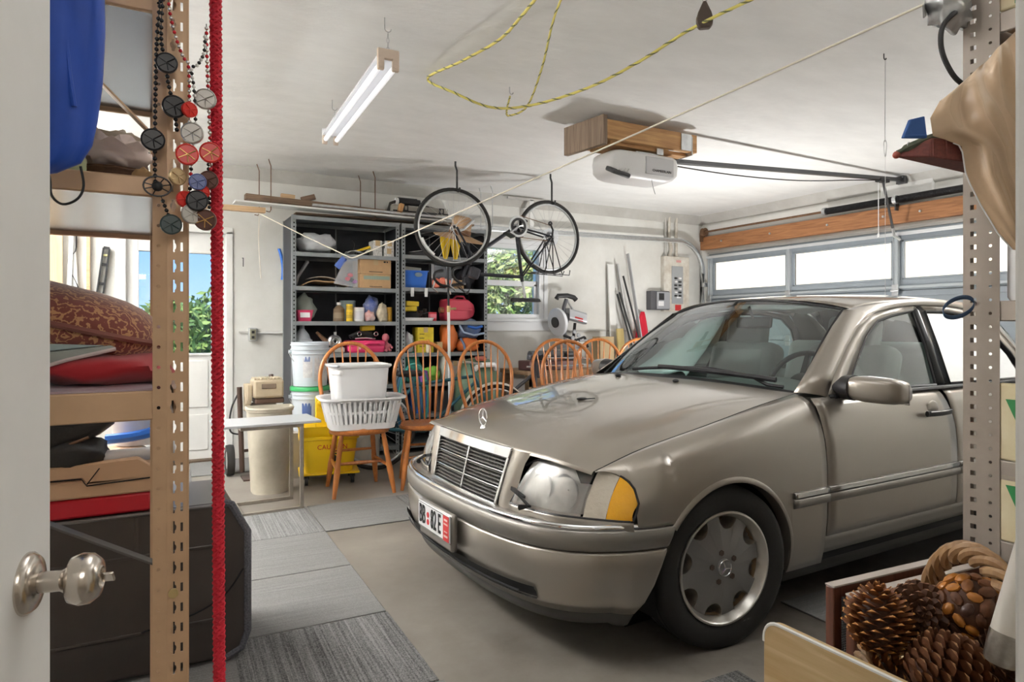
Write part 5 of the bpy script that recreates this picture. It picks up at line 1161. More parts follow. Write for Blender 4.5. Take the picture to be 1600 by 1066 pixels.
o = blob('lime_bag', (2.46, 6.08, z+.07), (.09, .08, .085), M('lime_green_film', (.22, .50, .06), .5, var=.2, scale=9), seed=43); tag(o, 'lime green bag on the shelf behind the second chair', 'bag')
o = blob('purple_bag', (2.36, 6.03, z+.055), (.05, .04, .07), M('purple_film', (.28, .10, .42), .4), seed=44); tag(o, 'small purple bag beside the lime green bag', 'bag')
carton('white slim carton standing behind the second chair back', 2.585, 6.06, z, .045, .16, .27, M('white_card', (.66, .64, .60), .7))
for k, (x, h_, m) in enumerate(((2.70, .20, 'grey_card'), (2.78, .22, 'charcoal_cloth'), (2.90, .17, 'teal_green_cloth'))): carton(('grey', 'charcoal', 'dark green')[k]+' carton on the low shelf behind the third chair', x, 6.12, z, .07, .18, h_, MATS[m])
for k, (x, m) in enumerate(((1.30, CARD), (1.62, M('grey_card')), (1.9, CARD))): carton(('leftmost', 'middle', 'rightmost')[k]+' carton on the low shelf behind the first chair', x, 6.16, .661, .22, .24, .2, m)
for k, (x, m) in enumerate(((2.35, BLU), (2.62, M('dark_grey_plastic')), (2.86, M('teal_green_cloth')))): 
    t = thing('storage_tub', ('blue', 'dark grey', 'dark green')[k]+' tub on the bottom shelf of the right unit', 'tub', (x, 6.18, .361)); b = MB(); b.rings([[(px*k2, py*k2, zz_) for px, py in rbox(.22, .24, 0, .02)] for k2, zz_ in ((.88, 0), (1, .20), (1.04, .20), (1.04, .19))]); part(b, 'tub', m, t); part(MB().bb(-.115, .115, -.125, .125, .20, .212), 'lid', m, t, bevel=.004)
# cases and straw hat on top of the units
t = thing('tool_case', 'grey tool case with two latches on top of the shelf units', 'case', (2.34, 6.17, 2.262)); CG = M('taupe_case_plastic', (.32, .30, .265), .5)
part(MB().bb(-.28, .30, -.11, .13, .0, .11), 'shell', CG, t, bevel=.016); part(MB().bb(-.275, .295, -.116, -.108, .045, .055), 'seam', DARK, t); part(MB().bb(-.02, .16, -.122, -.11, .005, .05), 'dark_recess', M('dark_grey_plastic'), t, bevel=.004)
for x in (-.15, .22): part(MB().bb(x-.025, x+.025, -.124, -.110, .05, .105), 'latch', BLACK, t, bevel=.003); part(MB().bb(x-.011, x+.011, -.126, -.120, .06, .095), 'latch_tongue', CG, t)
t = thing('black_camera', 'black cylindrical lamp tool lying on the grey case', 'tool', (2.24, 6.17, 2.373)); part(MB().cyl((-.09, 0, .045), (.10, 0, .045), .044, n=16), 'barrel', BLACK, t); part(MB().cyl((-.115, 0, .045), (-.09, 0, .045), .038, n=16), 'lens_ring', WPL, t); part(MB().cyl((.10, 0, .045), (.135, 0, .045), .036, n=16), 'rear_ring', BLACK, t); part(MB().tube([(.12, .0, .06), (.20, .02, .03), (.32, .0, .008), (.36, 0, .007)], .007, 6), 'cable', BLACK, t); part(MB().tube([(-.10, .0, .05), (-.17, -.02, .02), (-.20, -.04, -.06)], .014, 8), 'strap', M('dark_cloth', (.07, .065, .06), .8), t)
STRAW = M('straw_weave', (.60, .40, .24), .8, c2=(.45, .27, .14), scale=40, stretch=(1, 1, 6))
t = thing('straw_hat', 'straw sun hat hanging behind the bicycle front wheel', 'hat', (2.63, 5.78, 2.08))
T = Euler((R(16), R(6), 0)).to_matrix().to_4x4()
part(MB().lathe([(.001, .18), (.06, .178), (.085, .165), (.095, .14), (.10, .02), (.105, .0)], 28, T), 'crown', STRAW, t); part(MB().lathe([(.103, .004), (.17, -.012), (.245, -.03), (.245, -.036), (.17, -.018), (.10, -.002)], 32, T), 'brim', STRAW, t); part(MB().lathe([(.107, .006), (.104, .055)], 28, T), 'hat_band', M('brown_cord', (.20, .10, .05), .8), t)
t = thing('swim_fins', 'pair of yellow swim fins hanging below the straw hat', 'swim fins', (2.59, 5.93, 1.86))
for x, m in ((-.04, YEL), (.065, YEL)): part(MB().rings([[(x+px*w_, py*.5, zz_) for px, py in ((-1, -.012), (1, -.012), (1, .012), (-1, .012))] for w_, zz_ in ((.02, .0), (.035, .06), (.055, .16), (.058, .22), (.045, .25))]), 'fin_blade', m, t, bevel=.006); part(MB().tube([(x, -.012, .01), (x, -.012, .23)], .005, 6), 'fin_rib', M('dark_yellow_label'), t)
# pole in front of the right unit
t = thing('white_pole', 'white telescopic pole with a brass joint standing before the right unit', 'pole', (2.545, 5.80, 0)); part(MB().cyl((0, 0, 0), (-.02, 0, 1.36), .014, n=10), 'lower_tube', WPL, t); part(MB().cyl((-.02, 0, 1.34), (-.02, 0, 1.40), .018, n=10), 'joint', M('brass'), t); part(MB().cyl((-.02, 0, 1.40), (-.025, 0, 1.80), .011, n=10), 'upper_tube', BLACK, t); part(MB().cyl((-.02, 0, 1.37), (.05, -.02, 1.375), .012, n=10), 'clamp_screw', M('brass'), t)
# ---------------------------------------------------------------- windsor chairs
CW = wood('honey_oak_varnish', (.58, .21, .05), (.42, .135, .03), 'Z', .32, .8, coat=.35)
CWS = wood('honey_oak_seat', (.56, .20, .05), (.40, .125, .03), 'Y', .3, .8, coat=.35)
def leg_prof(a, c, r=(.013, .019, .022, .017, .019, .015)):
    a, c = Vector(a), Vector(c); n = len(r); return [a.lerp(c, k/(n-1)) for k in range(n)], list(r)
def make_chair(label):
    t = thing('windsor_chair', label, 'chair', (0, 0, 0), 0, 'bow-back windsor chairs')
    # saddle seat
    ring = []
    for k in range(36):
        a = 2*PI*k/36; cx_, sy_ = math.cos(a), math.sin(a); w_ = .225 if sy_ < 0 else .205; ring.append((w_*math.copysign(abs(cx_)**.75, cx_), .205*math.copysign(abs(sy_)**.8, sy_)))
    b = MB(); rs = []
    for k, z in ((.86, .425), (.96, .432), (1, .445), (.985, .462), (.90, .466), (.6, .456), (.25, .452), (.02, .452)): rs.append([(x*k, y*k, z+(.010*max(0, -y/.2)*(1 if k < .95 else 0)*(abs(x) < .05))) for x, y in ring])
    b.rings(rs, True, True); part(b, 'seat', CWS, t, smooth=50)
    feet = [(-.215, -.205), (.215, -.205), (-.185, .20), (.185, .20)]; tops = [(-.15, -.14), (.15, -.14), (-.135, .13), (.135, .13)]
    for f, p in zip(feet, tops):
        P, r_ = leg_prof((f[0], f[1], 0), (p[0], p[1], .432)); part(MB().tube(P, r_, 10), 'leg', CW, t)
    def on(i, z): k = z/.432; return Vector((feet[i][0]+(tops[i][0]-feet[i][0])*k, feet[i][1]+(tops[i][1]-feet[i][1])*k, z))
    for i, j in ((0, 2), (1, 3)): part(MB().tube([on(i, .19), on(i, .19).lerp(on(j, .21), .5), on(j, .21)], [.009, .014, .009], 8), 'stretcher', CW, t)
    m1, m2 = on(0, .19).lerp(on(2, .21), .5), on(1, .19).lerp(on(3, .21), .5); part(MB().tube([m1, m1.lerp(m2, .5), m2], [.009, .015, .009], 8), 'stretcher', CW, t)
    part(MB().tube([on(2, .27), on(2, .27).lerp(on(3, .27), .5), on(3, .27)], [.008, .012, .008], 8), 'stretcher', CW, t)
    def hoop(a):  # a 0..pi
        x = .235*math.cos(a)*(1-.16*max(0, .45-math.sin(a))/.45*1.0); z = .80+.275*math.sin(a); return x, z
    pts = []
    for k in range(9):
        q_ = k/8; z = .455+(.80-.455)*q_; pts.append((.165+(.235-.165)*math.sin(q_*PI/2), z))
    arc = [(.235*math.cos(a), .80+.275*math.sin(a)) for a in lin(0, PI, 25)[1:-1]]
    full = pts+arc+[(-x, z) for x, z in pts[::-1]]
    def yb(z): return .155+.13*(z-.455)/.62
    part(MB().tube([(x, yb(z), z) for x, z in full], .0155, 10), 'back_bow', CW, t)
    for k in range(7):
        u = (k-3)/3.0; xb = u*.118; xt = u*.188; ztop = .80+.275*math.sqrt(max(0, 1-(xt/.235)**2)); yb0 = .165-.02*abs(u)
        a, c = Vector((xb, yb0, .455)), Vector((xt, yb(ztop), ztop)); part(MB().tube([a.lerp(c, q_) for q_ in (0, .2, .38, .7, 1)], [.006, .0095, .011, .0065, .005], 8), 'spindle', CW, t)
    return t
c0 = make_chair('windsor chair holding the white laundry basket')
spots = [(1.375, 4.82, -3, None), (1.905, 4.78, -14, 'windsor chair right of the laundry basket, empty orange seat showing'), (2.52, 4.86, -10, 'third windsor chair, in front of the green tank'),
         (3.40, 5.22, -26, 'windsor chair back left of the overlapping pair behind the bonnet'), (3.16, 4.62, -22, 'foremost windsor chair back of the group behind the bonnet'), (3.88, 5.26, -36, 'windsor chair back under the miter saw, right of the overlapping pair'), (4.36, 5.20, -40, 'rightmost windsor chair back, cut by the windscreen edge')]
for i, (x, y, a, lb) in enumerate(spots):
    o = c0 if i == 0 else copy_tree(c0)
    o.location = (x, y, 0); o.rotation_euler.z = R(a)
    if lb: o['label'] = lb
# laundry basket with square tub
t = thing('laundry_basket', 'white slotted plastic laundry basket on the first chair seat', 'basket', (1.385, 4.78, .468), R(-6))
foot = rbox(.56, .36, 0, .09, 5); BH = .225
def bk(z): return .82+.18*z/BH
def ringat(z, k=1, off=0): return [(x*(bk(z)+off)*k, y*(bk(z)+off)*k, z) for x, y in foot]
b = MB(); b.rings([ringat(0), ringat(.045), ringat(.045, .985), ringat(.004, .98)]); part(b, 'base', WPL, t)
b = MB(); b.rings([ringat(BH-.03), ringat(BH), [(x*1.10, y*1.12, BH+.004) for x, y in foot], [(x*1.10, y*1.12, BH-.010) for x, y in foot], [(x*1.09, y*1.11, BH-.010) for x, y in foot], [(x*1.085, y*1.10, BH-.001) for x, y in foot], [(x*.98, y*.98, BH-.004) for x, y in foot], ringat(BH-.03, .98)]); part(b, 'rim', WPL, t)
b = MB(); b.rings([ringat(.112), ringat(.132), ringat(.132, .98), ringat(.112, .98)], True, False); b.rings([ringat(.112, .98), ringat(.112)], True, False); part(b, 'middle_band', WPL, t)
per = []
for i in range(len(foot)):
    a, c = Vector(foot[i]), Vector(foot[(i+1) % len(foot)]); n_ = max(1, int((c-a).length/.035))
    for k in range(n_): per.append(a.lerp(c, k/n_))
for p in per:
    a = math.atan2(p.y, p.x); nrm = Vector((p.x/.28**2, p.y/.18**2)).normalized(); tg = Vector((-nrm.y, nrm.x))*.0095; pv = []
    for z in (.04, BH-.025): q_ = p*bk(z); pv.append([(q_.x+tg.x, q_.y+tg.y, z), (q_.x-tg.x, q_.y-tg.y, z), (q_.x*.98-tg.x, q_.y*.98-tg.y, z), (q_.x*.98+tg.x, q_.y*.98+tg.y, z)])
    part(MB().rings(pv), 'slat', WPL, t)
part(MB().tube([(.18, -.158, .155), (.25, -.145, .19)], .006, 6), 'wooden_pin', BEIGE, t)
o = MB().box((1.385, 4.79, .482), (.38, .25, .012), (0, 0, R(-6))).obj('basket_liner', WPL, bevel=.004); bpy.data.objects.remove(o)
t = thing('white_tub', 'tall white plastic tub standing inside the laundry basket', 'tub', (1.37, 4.80, .474), R(-4))
fp = rbox(.40, .30, 0, .05, 4); b = MB(); TB = .455
b.rings([[(x*k, y*k, z) for x, y in fp] for k, z in ((.80, 0), (.82, .01), (1.0, TB-.025), (1.03, TB-.025), (1.10, TB-.012), (1.10, TB), (1.04, TB+.002), (.98, TB-.01), (.80, .015), (.70, .012))]); part(b, 'tub', WPL, t)
part(MB().box((-.165, -.115, TB-.055), (.085, .055, .035), (0, 0, R(-50))), 'handle_pocket', WPL, t, bevel=.010); part(MB().box((-.19, -.13, TB-.006), (.09, .05, .014), (0, 0, R(-50))), 'handle_grip', M('greyish_plastic', (.50, .53, .58), .4), t, bevel=.006)
# ---------------------------------------------------------------- buckets
def pail(label, x, y, z, r, h, mat, lab=None, lid=None):
    t = thing('plastic_bucket', label, 'bucket', (x, y, z), 0, 'stacked five-gallon buckets')
    part(MB().lathe([(.001, 0), (r*.88, 0), (r*.885, .005), (r*.97, h*.72), (r*1.03, h*.725), (r*1.03, h*.745), (r*.975, h*.75), (r*.98, h*.82), (r*1.035, h*.825), (r*1.035, h*.845), (r*.985, h*.85), (r*.99, h*.92), (r*1.04, h*.925), (r*1.04, h*.945), (r, h*.95), (r*1.0, h), (r*.985, h), (r*.97, h*.9), (r*.87, .01), (.001, .01)], 36), 'pail', mat, t, smooth=30)
    for s in (-1, 1): part(MB().cyl((s*r*1.0, 0, h*.78), (s*r*1.13, 0, h*.78), .016, n=10), 'bail_ear', mat, t)
    part(MB().tube([(r*1.10*math.cos(a), -r*.35*math.sin(a)-.02*math.sin(a), h*.78-h*.38*math.sin(a)) if True else 0 for a in lin(0, PI, 19)], .0028, 6), 'bail_wire', STEEL, t)
    if lab:
        for a0, a1, z0, z1, m in lab: part(MB().grid(lambda u, v: (r*(.90+.085*(v/h))*math.cos(u)*1.004, r*(.90+.085*(v/h))*math.sin(u)*1.004, v), lin(R(a0), R(a1), 9), lin(z0, z1, 3)), 'printed_label', m, t)
    if lid: part(MB().lathe([(r*1.0, h-.03), (r*1.06, h-.03), (r*1.07, h-.005), (r*1.03, h+.004), (r*.95, h), (.001, h+.001)], 36), 'lid', lid, t)
    return t
FROST = M('frosted_white_bucket', (.62, .68, .74), .35); LBL = M('bucket_label_pale', (.74, .74, .74), .5, c2=(.52, .53, .56), scale=30); LBB = M('bucket_label_blue', (.08, .14, .36), .5)
pail('frosted white bucket on top of the green-lidded bucket', 1.185, 5.55, .722, .150, .355, FROST, [(-125, -95, .07, .24, LBL), (-88, -40, .04, .25, LBL), (-122, -102, .20, .25, LBB)])
pail('white bucket with a green lid at the bottom of the stack', 1.185, 5.55, .36, .150, .355, FROST, [(-128, -98, .08, .23, LBB), (-92, -55, .06, .24, M('bucket_label_tan', (.60, .55, .48), .6))], GRN)
carton('plain carton carrying the stacked buckets', 1.185, 5.57, 0, .34, .30, .359, M('grey_card'))
# ---------------------------------------------------------------- mop bucket
t = thing('mop_bucket', 'yellow wheeled mop bucket with a wringer and CAUTION print', 'mop bucket', (1.255, 5.22, 0), R(-10)); MY = M('mop_yellow', (.86, .58, .01), .38)
mf = rbox(.42, .30, 0, .05, 4); b = MB(); b.rings([[(x*k, y*k, z) for x, y in mf] for k, z in ((.80, .085), (.84, .09), (1.0, .34), (1.07, .345), (1.07, .365), (.99, .365), (.82, .10), (.7, .095))]); part(b, 'tub', MY, t, smooth=40)
part(MB().bb(-.225, .225, -.155, .155, .075, .092), 'skirt', MY, t, bevel=.01)
b = MB(); b.rings([[(-.10+x*k, y*k, z) for x, y in rbox(.26, .25, 0, .03)] for k, z in ((.85, .30), (1, .44), (1.04, .44), (.96, .43), (.83, .31))]); part(b, 'wringer_basket', MY, t)
b = MB(); b.box((-.02, .11, .52), (.15, .03, .26), (R(-6), 0, 0)); b.box((-.02, .085, .60), (.12, .04, .03)); part(b, 'wringer_press', MY, t, bevel=.008)
for k in range(5): part(MB().box((-.02, .093, .45+.035*k), (.13, .008, .010)), 'press_rib', MY, t)
part(MB().tube([(.10, .10, .36), (.13, .11, .55), (.13, .11, .66)], .012, 8), 'wringer_lever', MY, t)
text('CAUTION', .052, REDINK, t, (.02, -.1455, .285), (R(98), 0, 0), sx=.95)
b = MB(); b.lathe([(.036, 0), (.046, 0)], 24); b.prism([(-.03, -.02), (.03, -.02), (0, .034)], .0005); part(b.xf(Matrix.Translation((.04, -.139, .195)) @ Euler((R(98), 0, 0)).to_matrix().to_4x4()), 'warning_mark', INK, t, smooth=0)
for x in (-.17, .17):
    for y in (-.12, .12):
        T = Matrix.Translation((x, y, .036)) @ Euler((0, R(90), 0)).to_matrix().to_4x4()
        w_ = part(MB().lathe([(.022, -.014), (.036, -.012), (.036, .012), (.022, .014)], 20, T), 'caster', BLACK, t); part(MB().lathe([(.001, -.016), (.022, -.014), (.022, .014), (.001, .016)], 16, T), 'caster_hub', GALV, w_); part(MB().box((x, y, .065), (.04, .03, .035)), 'caster_fork', BLACK, w_, bevel=.004)
# ---------------------------------------------------------------- trash bin, side table, hand truck with dehumidifier
t = thing('trash_bin', 'tall dirty beige plastic trash bin behind the side table', 'bin', (.80, 5.08, 0)); TBN = M('dirty_beige_plastic', (.56, .52, .43), .55, c2=(.40, .36, .28), scale=4)
hf = [(.155*math.cos(a), .13*math.sin(a)) for a in lin(PI, 2*PI, 15)]+[(.155, .10), (-.155, .10)]
b = MB(); b.rings([[(x*k, y*k, z) for x, y in hf] for k, z in ((.80, 0), (.80, .01), (.98, .585), (1.04, .59), (1.06, .618), (1.02, .622), (.965, .60), (.78, .02), (.6, .015))]); part(b, 'bin_body', TBN, t, smooth=40); part(MB().tube([(x*1.05, y*1.05, .61) for x, y in hf], .006, 6, loop=True), 'rim', TBN, t)
t = thing('side_table', 'C-shaped steel side table with a pale top in front of the trash bin', 'table', (.72, 4.62, 0), R(2)); FRM = M('brushed_bronze_steel', (.42, .38, .33), .35, .8, var=.15, scale=20)
part(MB().bb(-.34, .30, -.17, .21, .565, .582), 'table_top', M('pale_grey_laminate', (.46, .47, .49), .35), t, bevel=.003)
for y in (-.14, .16):
    part(MB().bb(-.20, .19, y-.011, y+.011, 0, .022), 'foot_bar', FRM, t, bevel=.002); part(MB().bb(-.20, .19, y-.011, y+.011, .543, .565), 'top_bar', FRM, t, bevel=.002); part(MB().bb(.167, .19, y-.011, y+.011, .022, .543), 'upright', FRM, t, bevel=.002)
for z in (.0, .543): part(MB().bb(-.20, -.178, -.129, .149, z, z+.022), 'cross_bar', FRM, t, bevel=.002)
t = thing('hand_truck', 'dark brown hand truck standing by the garden door', 'hand truck', (.80, 5.72, 0)); HT = M('dark_brown_enamel', (.07, .04, .03), .45)
for x in (-.12, .14): part(MB().tube([(x, .05, .06), (x*.98, .06, .62), (x*.9, .12, .80)] if x > 0 else [(x, -.05, .04), (x-.02, -.04, .72)], .020, 8), 'rail', HT, t)
for z in (.20, .42): part(MB().cyl((-.12, 0, z), (.14, .05, z), .012, n=8), 'cross_rung', HT, t)
part(MB().bb(-.13, .16, -.22, -.02, .0, .012), 'toe_plate', HT, t); part(MB().tube([(-.06, -.02, .55), (-.05, -.10, .585), (.12, -.10, .585), (.14, -.02, .55)], .014, 8), 'handle', M('grey_brown_tube', (.18, .15, .13), .4, .4), t)
for x in (-.20, .20):
    T = Matrix.Translation((x, .06, .125)) @ Euler((0, R(90), 0)).to_matrix().to_4x4(); w_ = part(MB().lathe([(.07, -.025), (.12, -.028), (.125, 0), (.12, .028), (.07, .025)], 28, T), 'wheel', RUBBER, t); part(MB().lathe([(.001, -.02), (.07, -.024), (.07, .024), (.001, .02)], 20, T), 'wheel_hub', GALV, w_)
part(MB().tube(spline([(-.13, -.03, .70), (-.20, -.05, .55), (-.21, -.05, .38), (-.14, -.03, .34)], 6), .007, 6), 'power_cord', BLACK, t)
t = thing('dehumidifier', 'old beige dehumidifier on the hand truck', 'dehumidifier', (.86, 5.62, .595)); DB = M('aged_beige_plastic', (.55, .46, .33), .5, c2=(.44, .36, .25), scale=8)
part(MB().bb(-.115, .115, -.10, .12, .04, .19), 'housing', DB, t, bevel=.02)
for k in range(9): part(MB().bb(-.105+.024*k, -.091+.024*k, -.09, .10, .188, .200), 'grille_rib', DB, t, bevel=.002)
part(MB().bb(-.055, .055, -.106, -.098, .115, .155), 'control_window', M('brown_panel', (.20, .15, .11), .5), t, bevel=.004); part(MB().bb(-.10, .12, -.08, .10, -.005, .04), 'tank', M('dark_brown_plastic', (.12, .07, .05), .5), t, bevel=.01)
for k in range(4): part(MB().bb(-.155-.004*k, -.120, -.06+.04*k, -.03+.04*k, .02-.03*k, .15), 'side_fin', DB, t, bevel=.006)
# ---------------------------------------------------------------- loose bicycle wheel, hose, tank, stand, bench
def spoked(parent, T, R_, tyre_mat, rim_mat, tw=.014, nsp=28, hubw=.045, tname='tyre'):
    b = MB().tube([(R_*math.cos(a), R_*math.sin(a), 0) for a in lin(0, 2*PI, 49)[:-1]], tw, 10, loop=True).xf(T); part(b, tname, tyre_mat, parent)
    b = MB().tube([((R_-tw*1.5)*math.cos(a), (R_-tw*1.5)*math.sin(a), 0) for a in lin(0, 2*PI, 49)[:-1]], tw*.62, 8, loop=True).xf(T); part(b, 'rim', rim_mat, parent)
    part(MB().lathe([(.018, -hubw), (.022, -hubw+.004), (.012, -hubw+.010), (.012, hubw-.010), (.022, hubw-.004), (.018, hubw)], 14, T), 'hub', STEEL, parent)
    for k in range(nsp):
        a = 2*PI*k/nsp; s = 1 if k % 2 else -1; a2 = a+(.55 if (k//2) % 2 else -.55)
        part(MB().cyl(T @ Vector((.02*math.cos(a2), .02*math.sin(a2), s*hubw*.85)), T @ Vector(((R_-tw*2)*math.cos(a), (R_-tw*2)*math.sin(a), 0)), .0013, n=4), 'spoke', STEEL, parent)
t = thing('bicycle', 'bicycle standing on the floor, hidden behind the first three chairs', 'bicycle', (2.22, 5.37, 0), R(-4)); b1_, b2_ = (-.52, 0, .34), (.56, 0, .34)
for nm, p_ in (('rear_wheel', b1_), ('front_wheel', b2_)):
    w_ = bpy.data.objects.new(nm, None); col.objects.link(w_); w_.parent = t; w_.location = p_; w_.rotation_euler = (R(90), 0, 0); w_.empty_display_size = .05; spoked(w_, Matrix.Identity(4), .322, RUBBER, GALV, .017, 20)
for nm, a, c in (('seat_tube', (-.10, 0, .30), (-.22, 0, .76)), ('down_tube', (-.10, 0, .30), (.36, 0, .70)), ('top_tube', (-.20, 0, .70), (.35, 0, .76)), ('chain_stay', (-.10, 0, .30), b1_), ('seat_stay', (-.20, 0, .70), b1_), ('fork', (.36, 0, .76), b2_), ('stem', (.36, 0, .76), (.33, 0, .88))): part(MB().cyl(a, c, .015, n=8), nm, M('teal_bike_paint', (.03, .12, .16), .35, .3), t)
part(MB().box((-.24, 0, .80), (.22, .10, .05)), 'saddle', BLACK, t, bevel=.02); part(MB().cyl((.33, -.22, .88), (.33, .22, .88), .012, n=8), 'handlebar', GALV, t)
part(MB().rings([[(b2_[0]+.352*math.cos(a), dy, .34+.352*math.sin(a)+dz) for dy, dz in ((-.028, -.008), (0, .010), (.028, -.008))] for a in lin(R(15), R(160), 19)], False, False), 'mudguard', M('cream_enamel', (.70, .66, .58), .35), t, solid=.004)
t = thing('white_bin', 'pale plastic bin behind the bicycle wheel under the first chair', 'bin', (1.66, 5.72, 0)); b = MB(); b.lathe([(.001, 0), (.15, 0), (.17, .40), (.18, .40), (.178, .42), (.165, .41), (.145, .02)], 28); part(b, 'bin_body', M('pale_cream_plastic', (.62, .61, .56), .5), t); part(MB().tube([(.172*math.cos(a), .172*math.sin(a), .41) for a in lin(0, 2*PI, 33)[:-1]], .007, 6, loop=True), 'rim', WPL, t)
for k, (c_, m, dz) in enumerate((((.03, .08, .12), 'dark_blue_rubber', 0), ((.04, .16, .28), 'blue_rubber', .02), ((.05, .30, .26), 'teal_rubber', .05))):
    b = MB(); b.tube([(2.02+.03*k+(.15+.02*k)*math.cos(a)*.7, 5.62-.04*k, .52+dz+(.26+.02*k)*math.sin(a)) for a in lin(0, 2*PI, 33)[:-1]], .013, 8, loop=True)
    tag(b.obj('garden_hose', M(m, c_, .4)), ('dark blue', 'mid blue', 'teal')[k]+' hose coil hanging behind the second chair', 'hose', 'coiled hoses')
t = thing('green_tank', 'dark green rounded tank with a white handle behind the third chair', 'tank', (2.80, 5.74, .0)); GT_ = M('olive_green_enamel', (.10, .17, .11), .4, .2)
part(MB().lathe([(.001, .02), (.19, .02), (.22, .06), (.225, .45), (.215, .70), (.18, .82), (.11, .89), (.001, .91)], 32), 'tank_shell', GT_, t, smooth=60); part(MB().tube([(-.11, -.17, .80), (-.08, -.20, .845), (.08, -.20, .845), (.11, -.17, .80)], .024, 10), 'white_handle', WPL, t); part(MB().box((-.02, -.115, .90), (.10, .05, .03), (R(25), 0, 0)), 'red_plate', M('dull_red', (.40, .10, .07), .5), t, bevel=.005)
part(MB().tube([(.222*math.cos(a), .222*math.sin(a), .10) for a in lin(0, 2*PI, 33)[:-1]], .008, 6, loop=True), 'foot_ring', GT_, t)
t = thing('folding_stand', 'grey tubular exercise stand between the third and fourth chair backs', 'stand', (3.36, 5.60, 0)); GS = M('dark_grey_enamel', (.13, .135, .15), .4, .3)
part(MB().cyl((.0, 0, .30), (.0, 0, .88), .026, n=10), 'post', GS, t); part(MB().box((0, -.01, .90), (.16, .07, .05)), 'top_clamp', GS, t, bevel=.012); part(MB().cyl((.05, -.06, .90), (.05, .05, .90), .03, n=12), 'clamp_knob', BLACK, t); part(MB().box((.06, 0, .76), (.10, .07, .13)), 'gear_box', GS, t, bevel=.02)
for a, c in (((-.36, 0, .50), (.05, 0, .78)), ((-.30, .03, .62), (.30, .03, .30)), ((.04, 0, .76), (.36, 0, .22)), ((-.34, 0, .02), (.02, 0, .45)), ((.34, 0, .02), (-.02, 0, .45))): part(MB().cyl(a, c, .018, n=8), 'strut', GS if a[2] > .1 else M('grey_tube', (.36, .37, .38), .4, .5), t)
t = thing('workbench', 'cluttered wooden workbench along the back wall behind the chairs', 'workbench', (4.05, 6.16, 0)); WBW = wood('bench_wood', (.40, .26, .15), (.26, .15, .08), 'X', .7)
part(MB().bb(-.62, .80, -.30, .30, .70, .745), 'bench_top', WBW, t, bevel=.004)
for x in (-.56, .74):
    for y in (-.25, .25): part(MB().bb(x-.04, x+.04, y-.04, y+.04, 0, .70), 'leg', WBW, t, bevel=.003)
part(MB().bb(-.60, .78, -.29, -.27, .58, .70), 'front_rail', WBW, t); part(MB().bb(-.58, .78, -.26, .26, .20, .225), 'lower_shelf', WBW, t)
t = thing('jointer_machine', 'dark metal bench machine with chrome bars behind the chair backs', 'machine', (3.72, 5.99, .746)); MD = M('dark_red_brown_enamel', (.12, .05, .045), .5)
part(MB().bb(-.26, .30, -.12, .12, .0, .10), 'bed', MD, t, bevel=.01)
for z in (.035, .115): part(MB().bb(-.30, .40, -.15, -.12, z, z+.02), 'chrome_bar', CHROME, t, bevel=.003)
part(MB().cyl((-.22, -.05, .16), (.18, -.05, .16), .045, n=14), 'drum', M('dark_grey_plastic'), t); part(MB().box((.30, 0, .14), (.14, .16, .10)), 'motor', BLACK, t, bevel=.02); part(MB().box((-.10, -.14, .15), (.14, .02, .03)), 'guide_plate', STEEL, t, bevel=.004); part(MB().tube([(.42, -.06, .12), (.50, -.12, .10), (.54, -.12, .06)], .010, 8), 'crank', STEEL, t)
t = thing('miter_saw', 'grey miter saw with a white round guard and black handle on the bench', 'saw', (4.14, 6.30, .746), R(-12)); SG = M('saw_grey', (.36, .37, .39), .4, .4)
part(MB().bb(-.20, .30, -.14, .14, 0, .03), 'stand_board', WPL, t, bevel=.004); part(MB().bb(-.08, .16, -.10, .10, .03, .20), 'riser_block', M('grey_card'), t, bevel=.004)
part(MB().lathe([(.001, 0), (.14, 0), (.15, .012), (.15, .045), (.12, .05)], 28, Matrix.Translation((.08, 0, .21))), 'turntable', SG, t); part(MB().box((.27, -.05, .30), (.16, .05, .025)), 'fence', SG, t, bevel=.006)
T = Matrix.Translation((-.06, -.03, .51)) @ Euler((0, R(82), R(18))).to_matrix().to_4x4()
part(MB().lathe([(.001, .01), (.12, .012), (.152, .02), (.16, .008), (.158, -.02), (.14, -.03), (.02, -.03)], 36, T), 'blade_guard', M('frosted_white_guard', (.78, .80, .83), .3), t); part(MB().lathe([(.03, -.032), (.06, -.036), (.06, -.05), (.001, -.05)], 20, T), 'arbor', BLACK, t)
b = MB(); b.rings([[(x, -.02+py, .58+pz-.25*(x-.14)) for px, py, pz in [(0, 1.0*q_[0], q_[1]) for q_ in rbox(.14, .13, 0, .03)]] for x in (.06, .08, .25, .27)]); part(b, 'motor_housing', M('saw_silver', (.46, .47, .50), .35, .5), t); part(MB().box((.17, -.0925, .552), (.10, .002, .018), (0, R(14), 0)), 'red_mark', M('red_print'), t); part(MB().box((.19, -.0925, .522), (.06, .002, .008), (0, R(14), 0)), 'red_mark', M('red_print'), t)
part(MB().box((.02, -.01, .55), (.10, .12, .12), (0, R(12), 0)), 'gear_housing', M('dark_grey_plastic'), t, bevel=.02); part(MB().tube([(.02, 0, .60), (.02, -.01, .68), (.05, -.01, .77)], .022, 10), 'arm_front', GS, t); part(MB().tube([(.15, 0, .63), (.10, 0, .70), (.06, 0, .77)], .012, 8), 'arm_brace', GALV, t)
part(MB().tube([(-.07, -.01, .77), (-.05, -.01, .805), (.06, -.01, .81), (.14, -.01, .79), (.17, -.01, .76)], .028, 10), 'handle', BLACK, t)
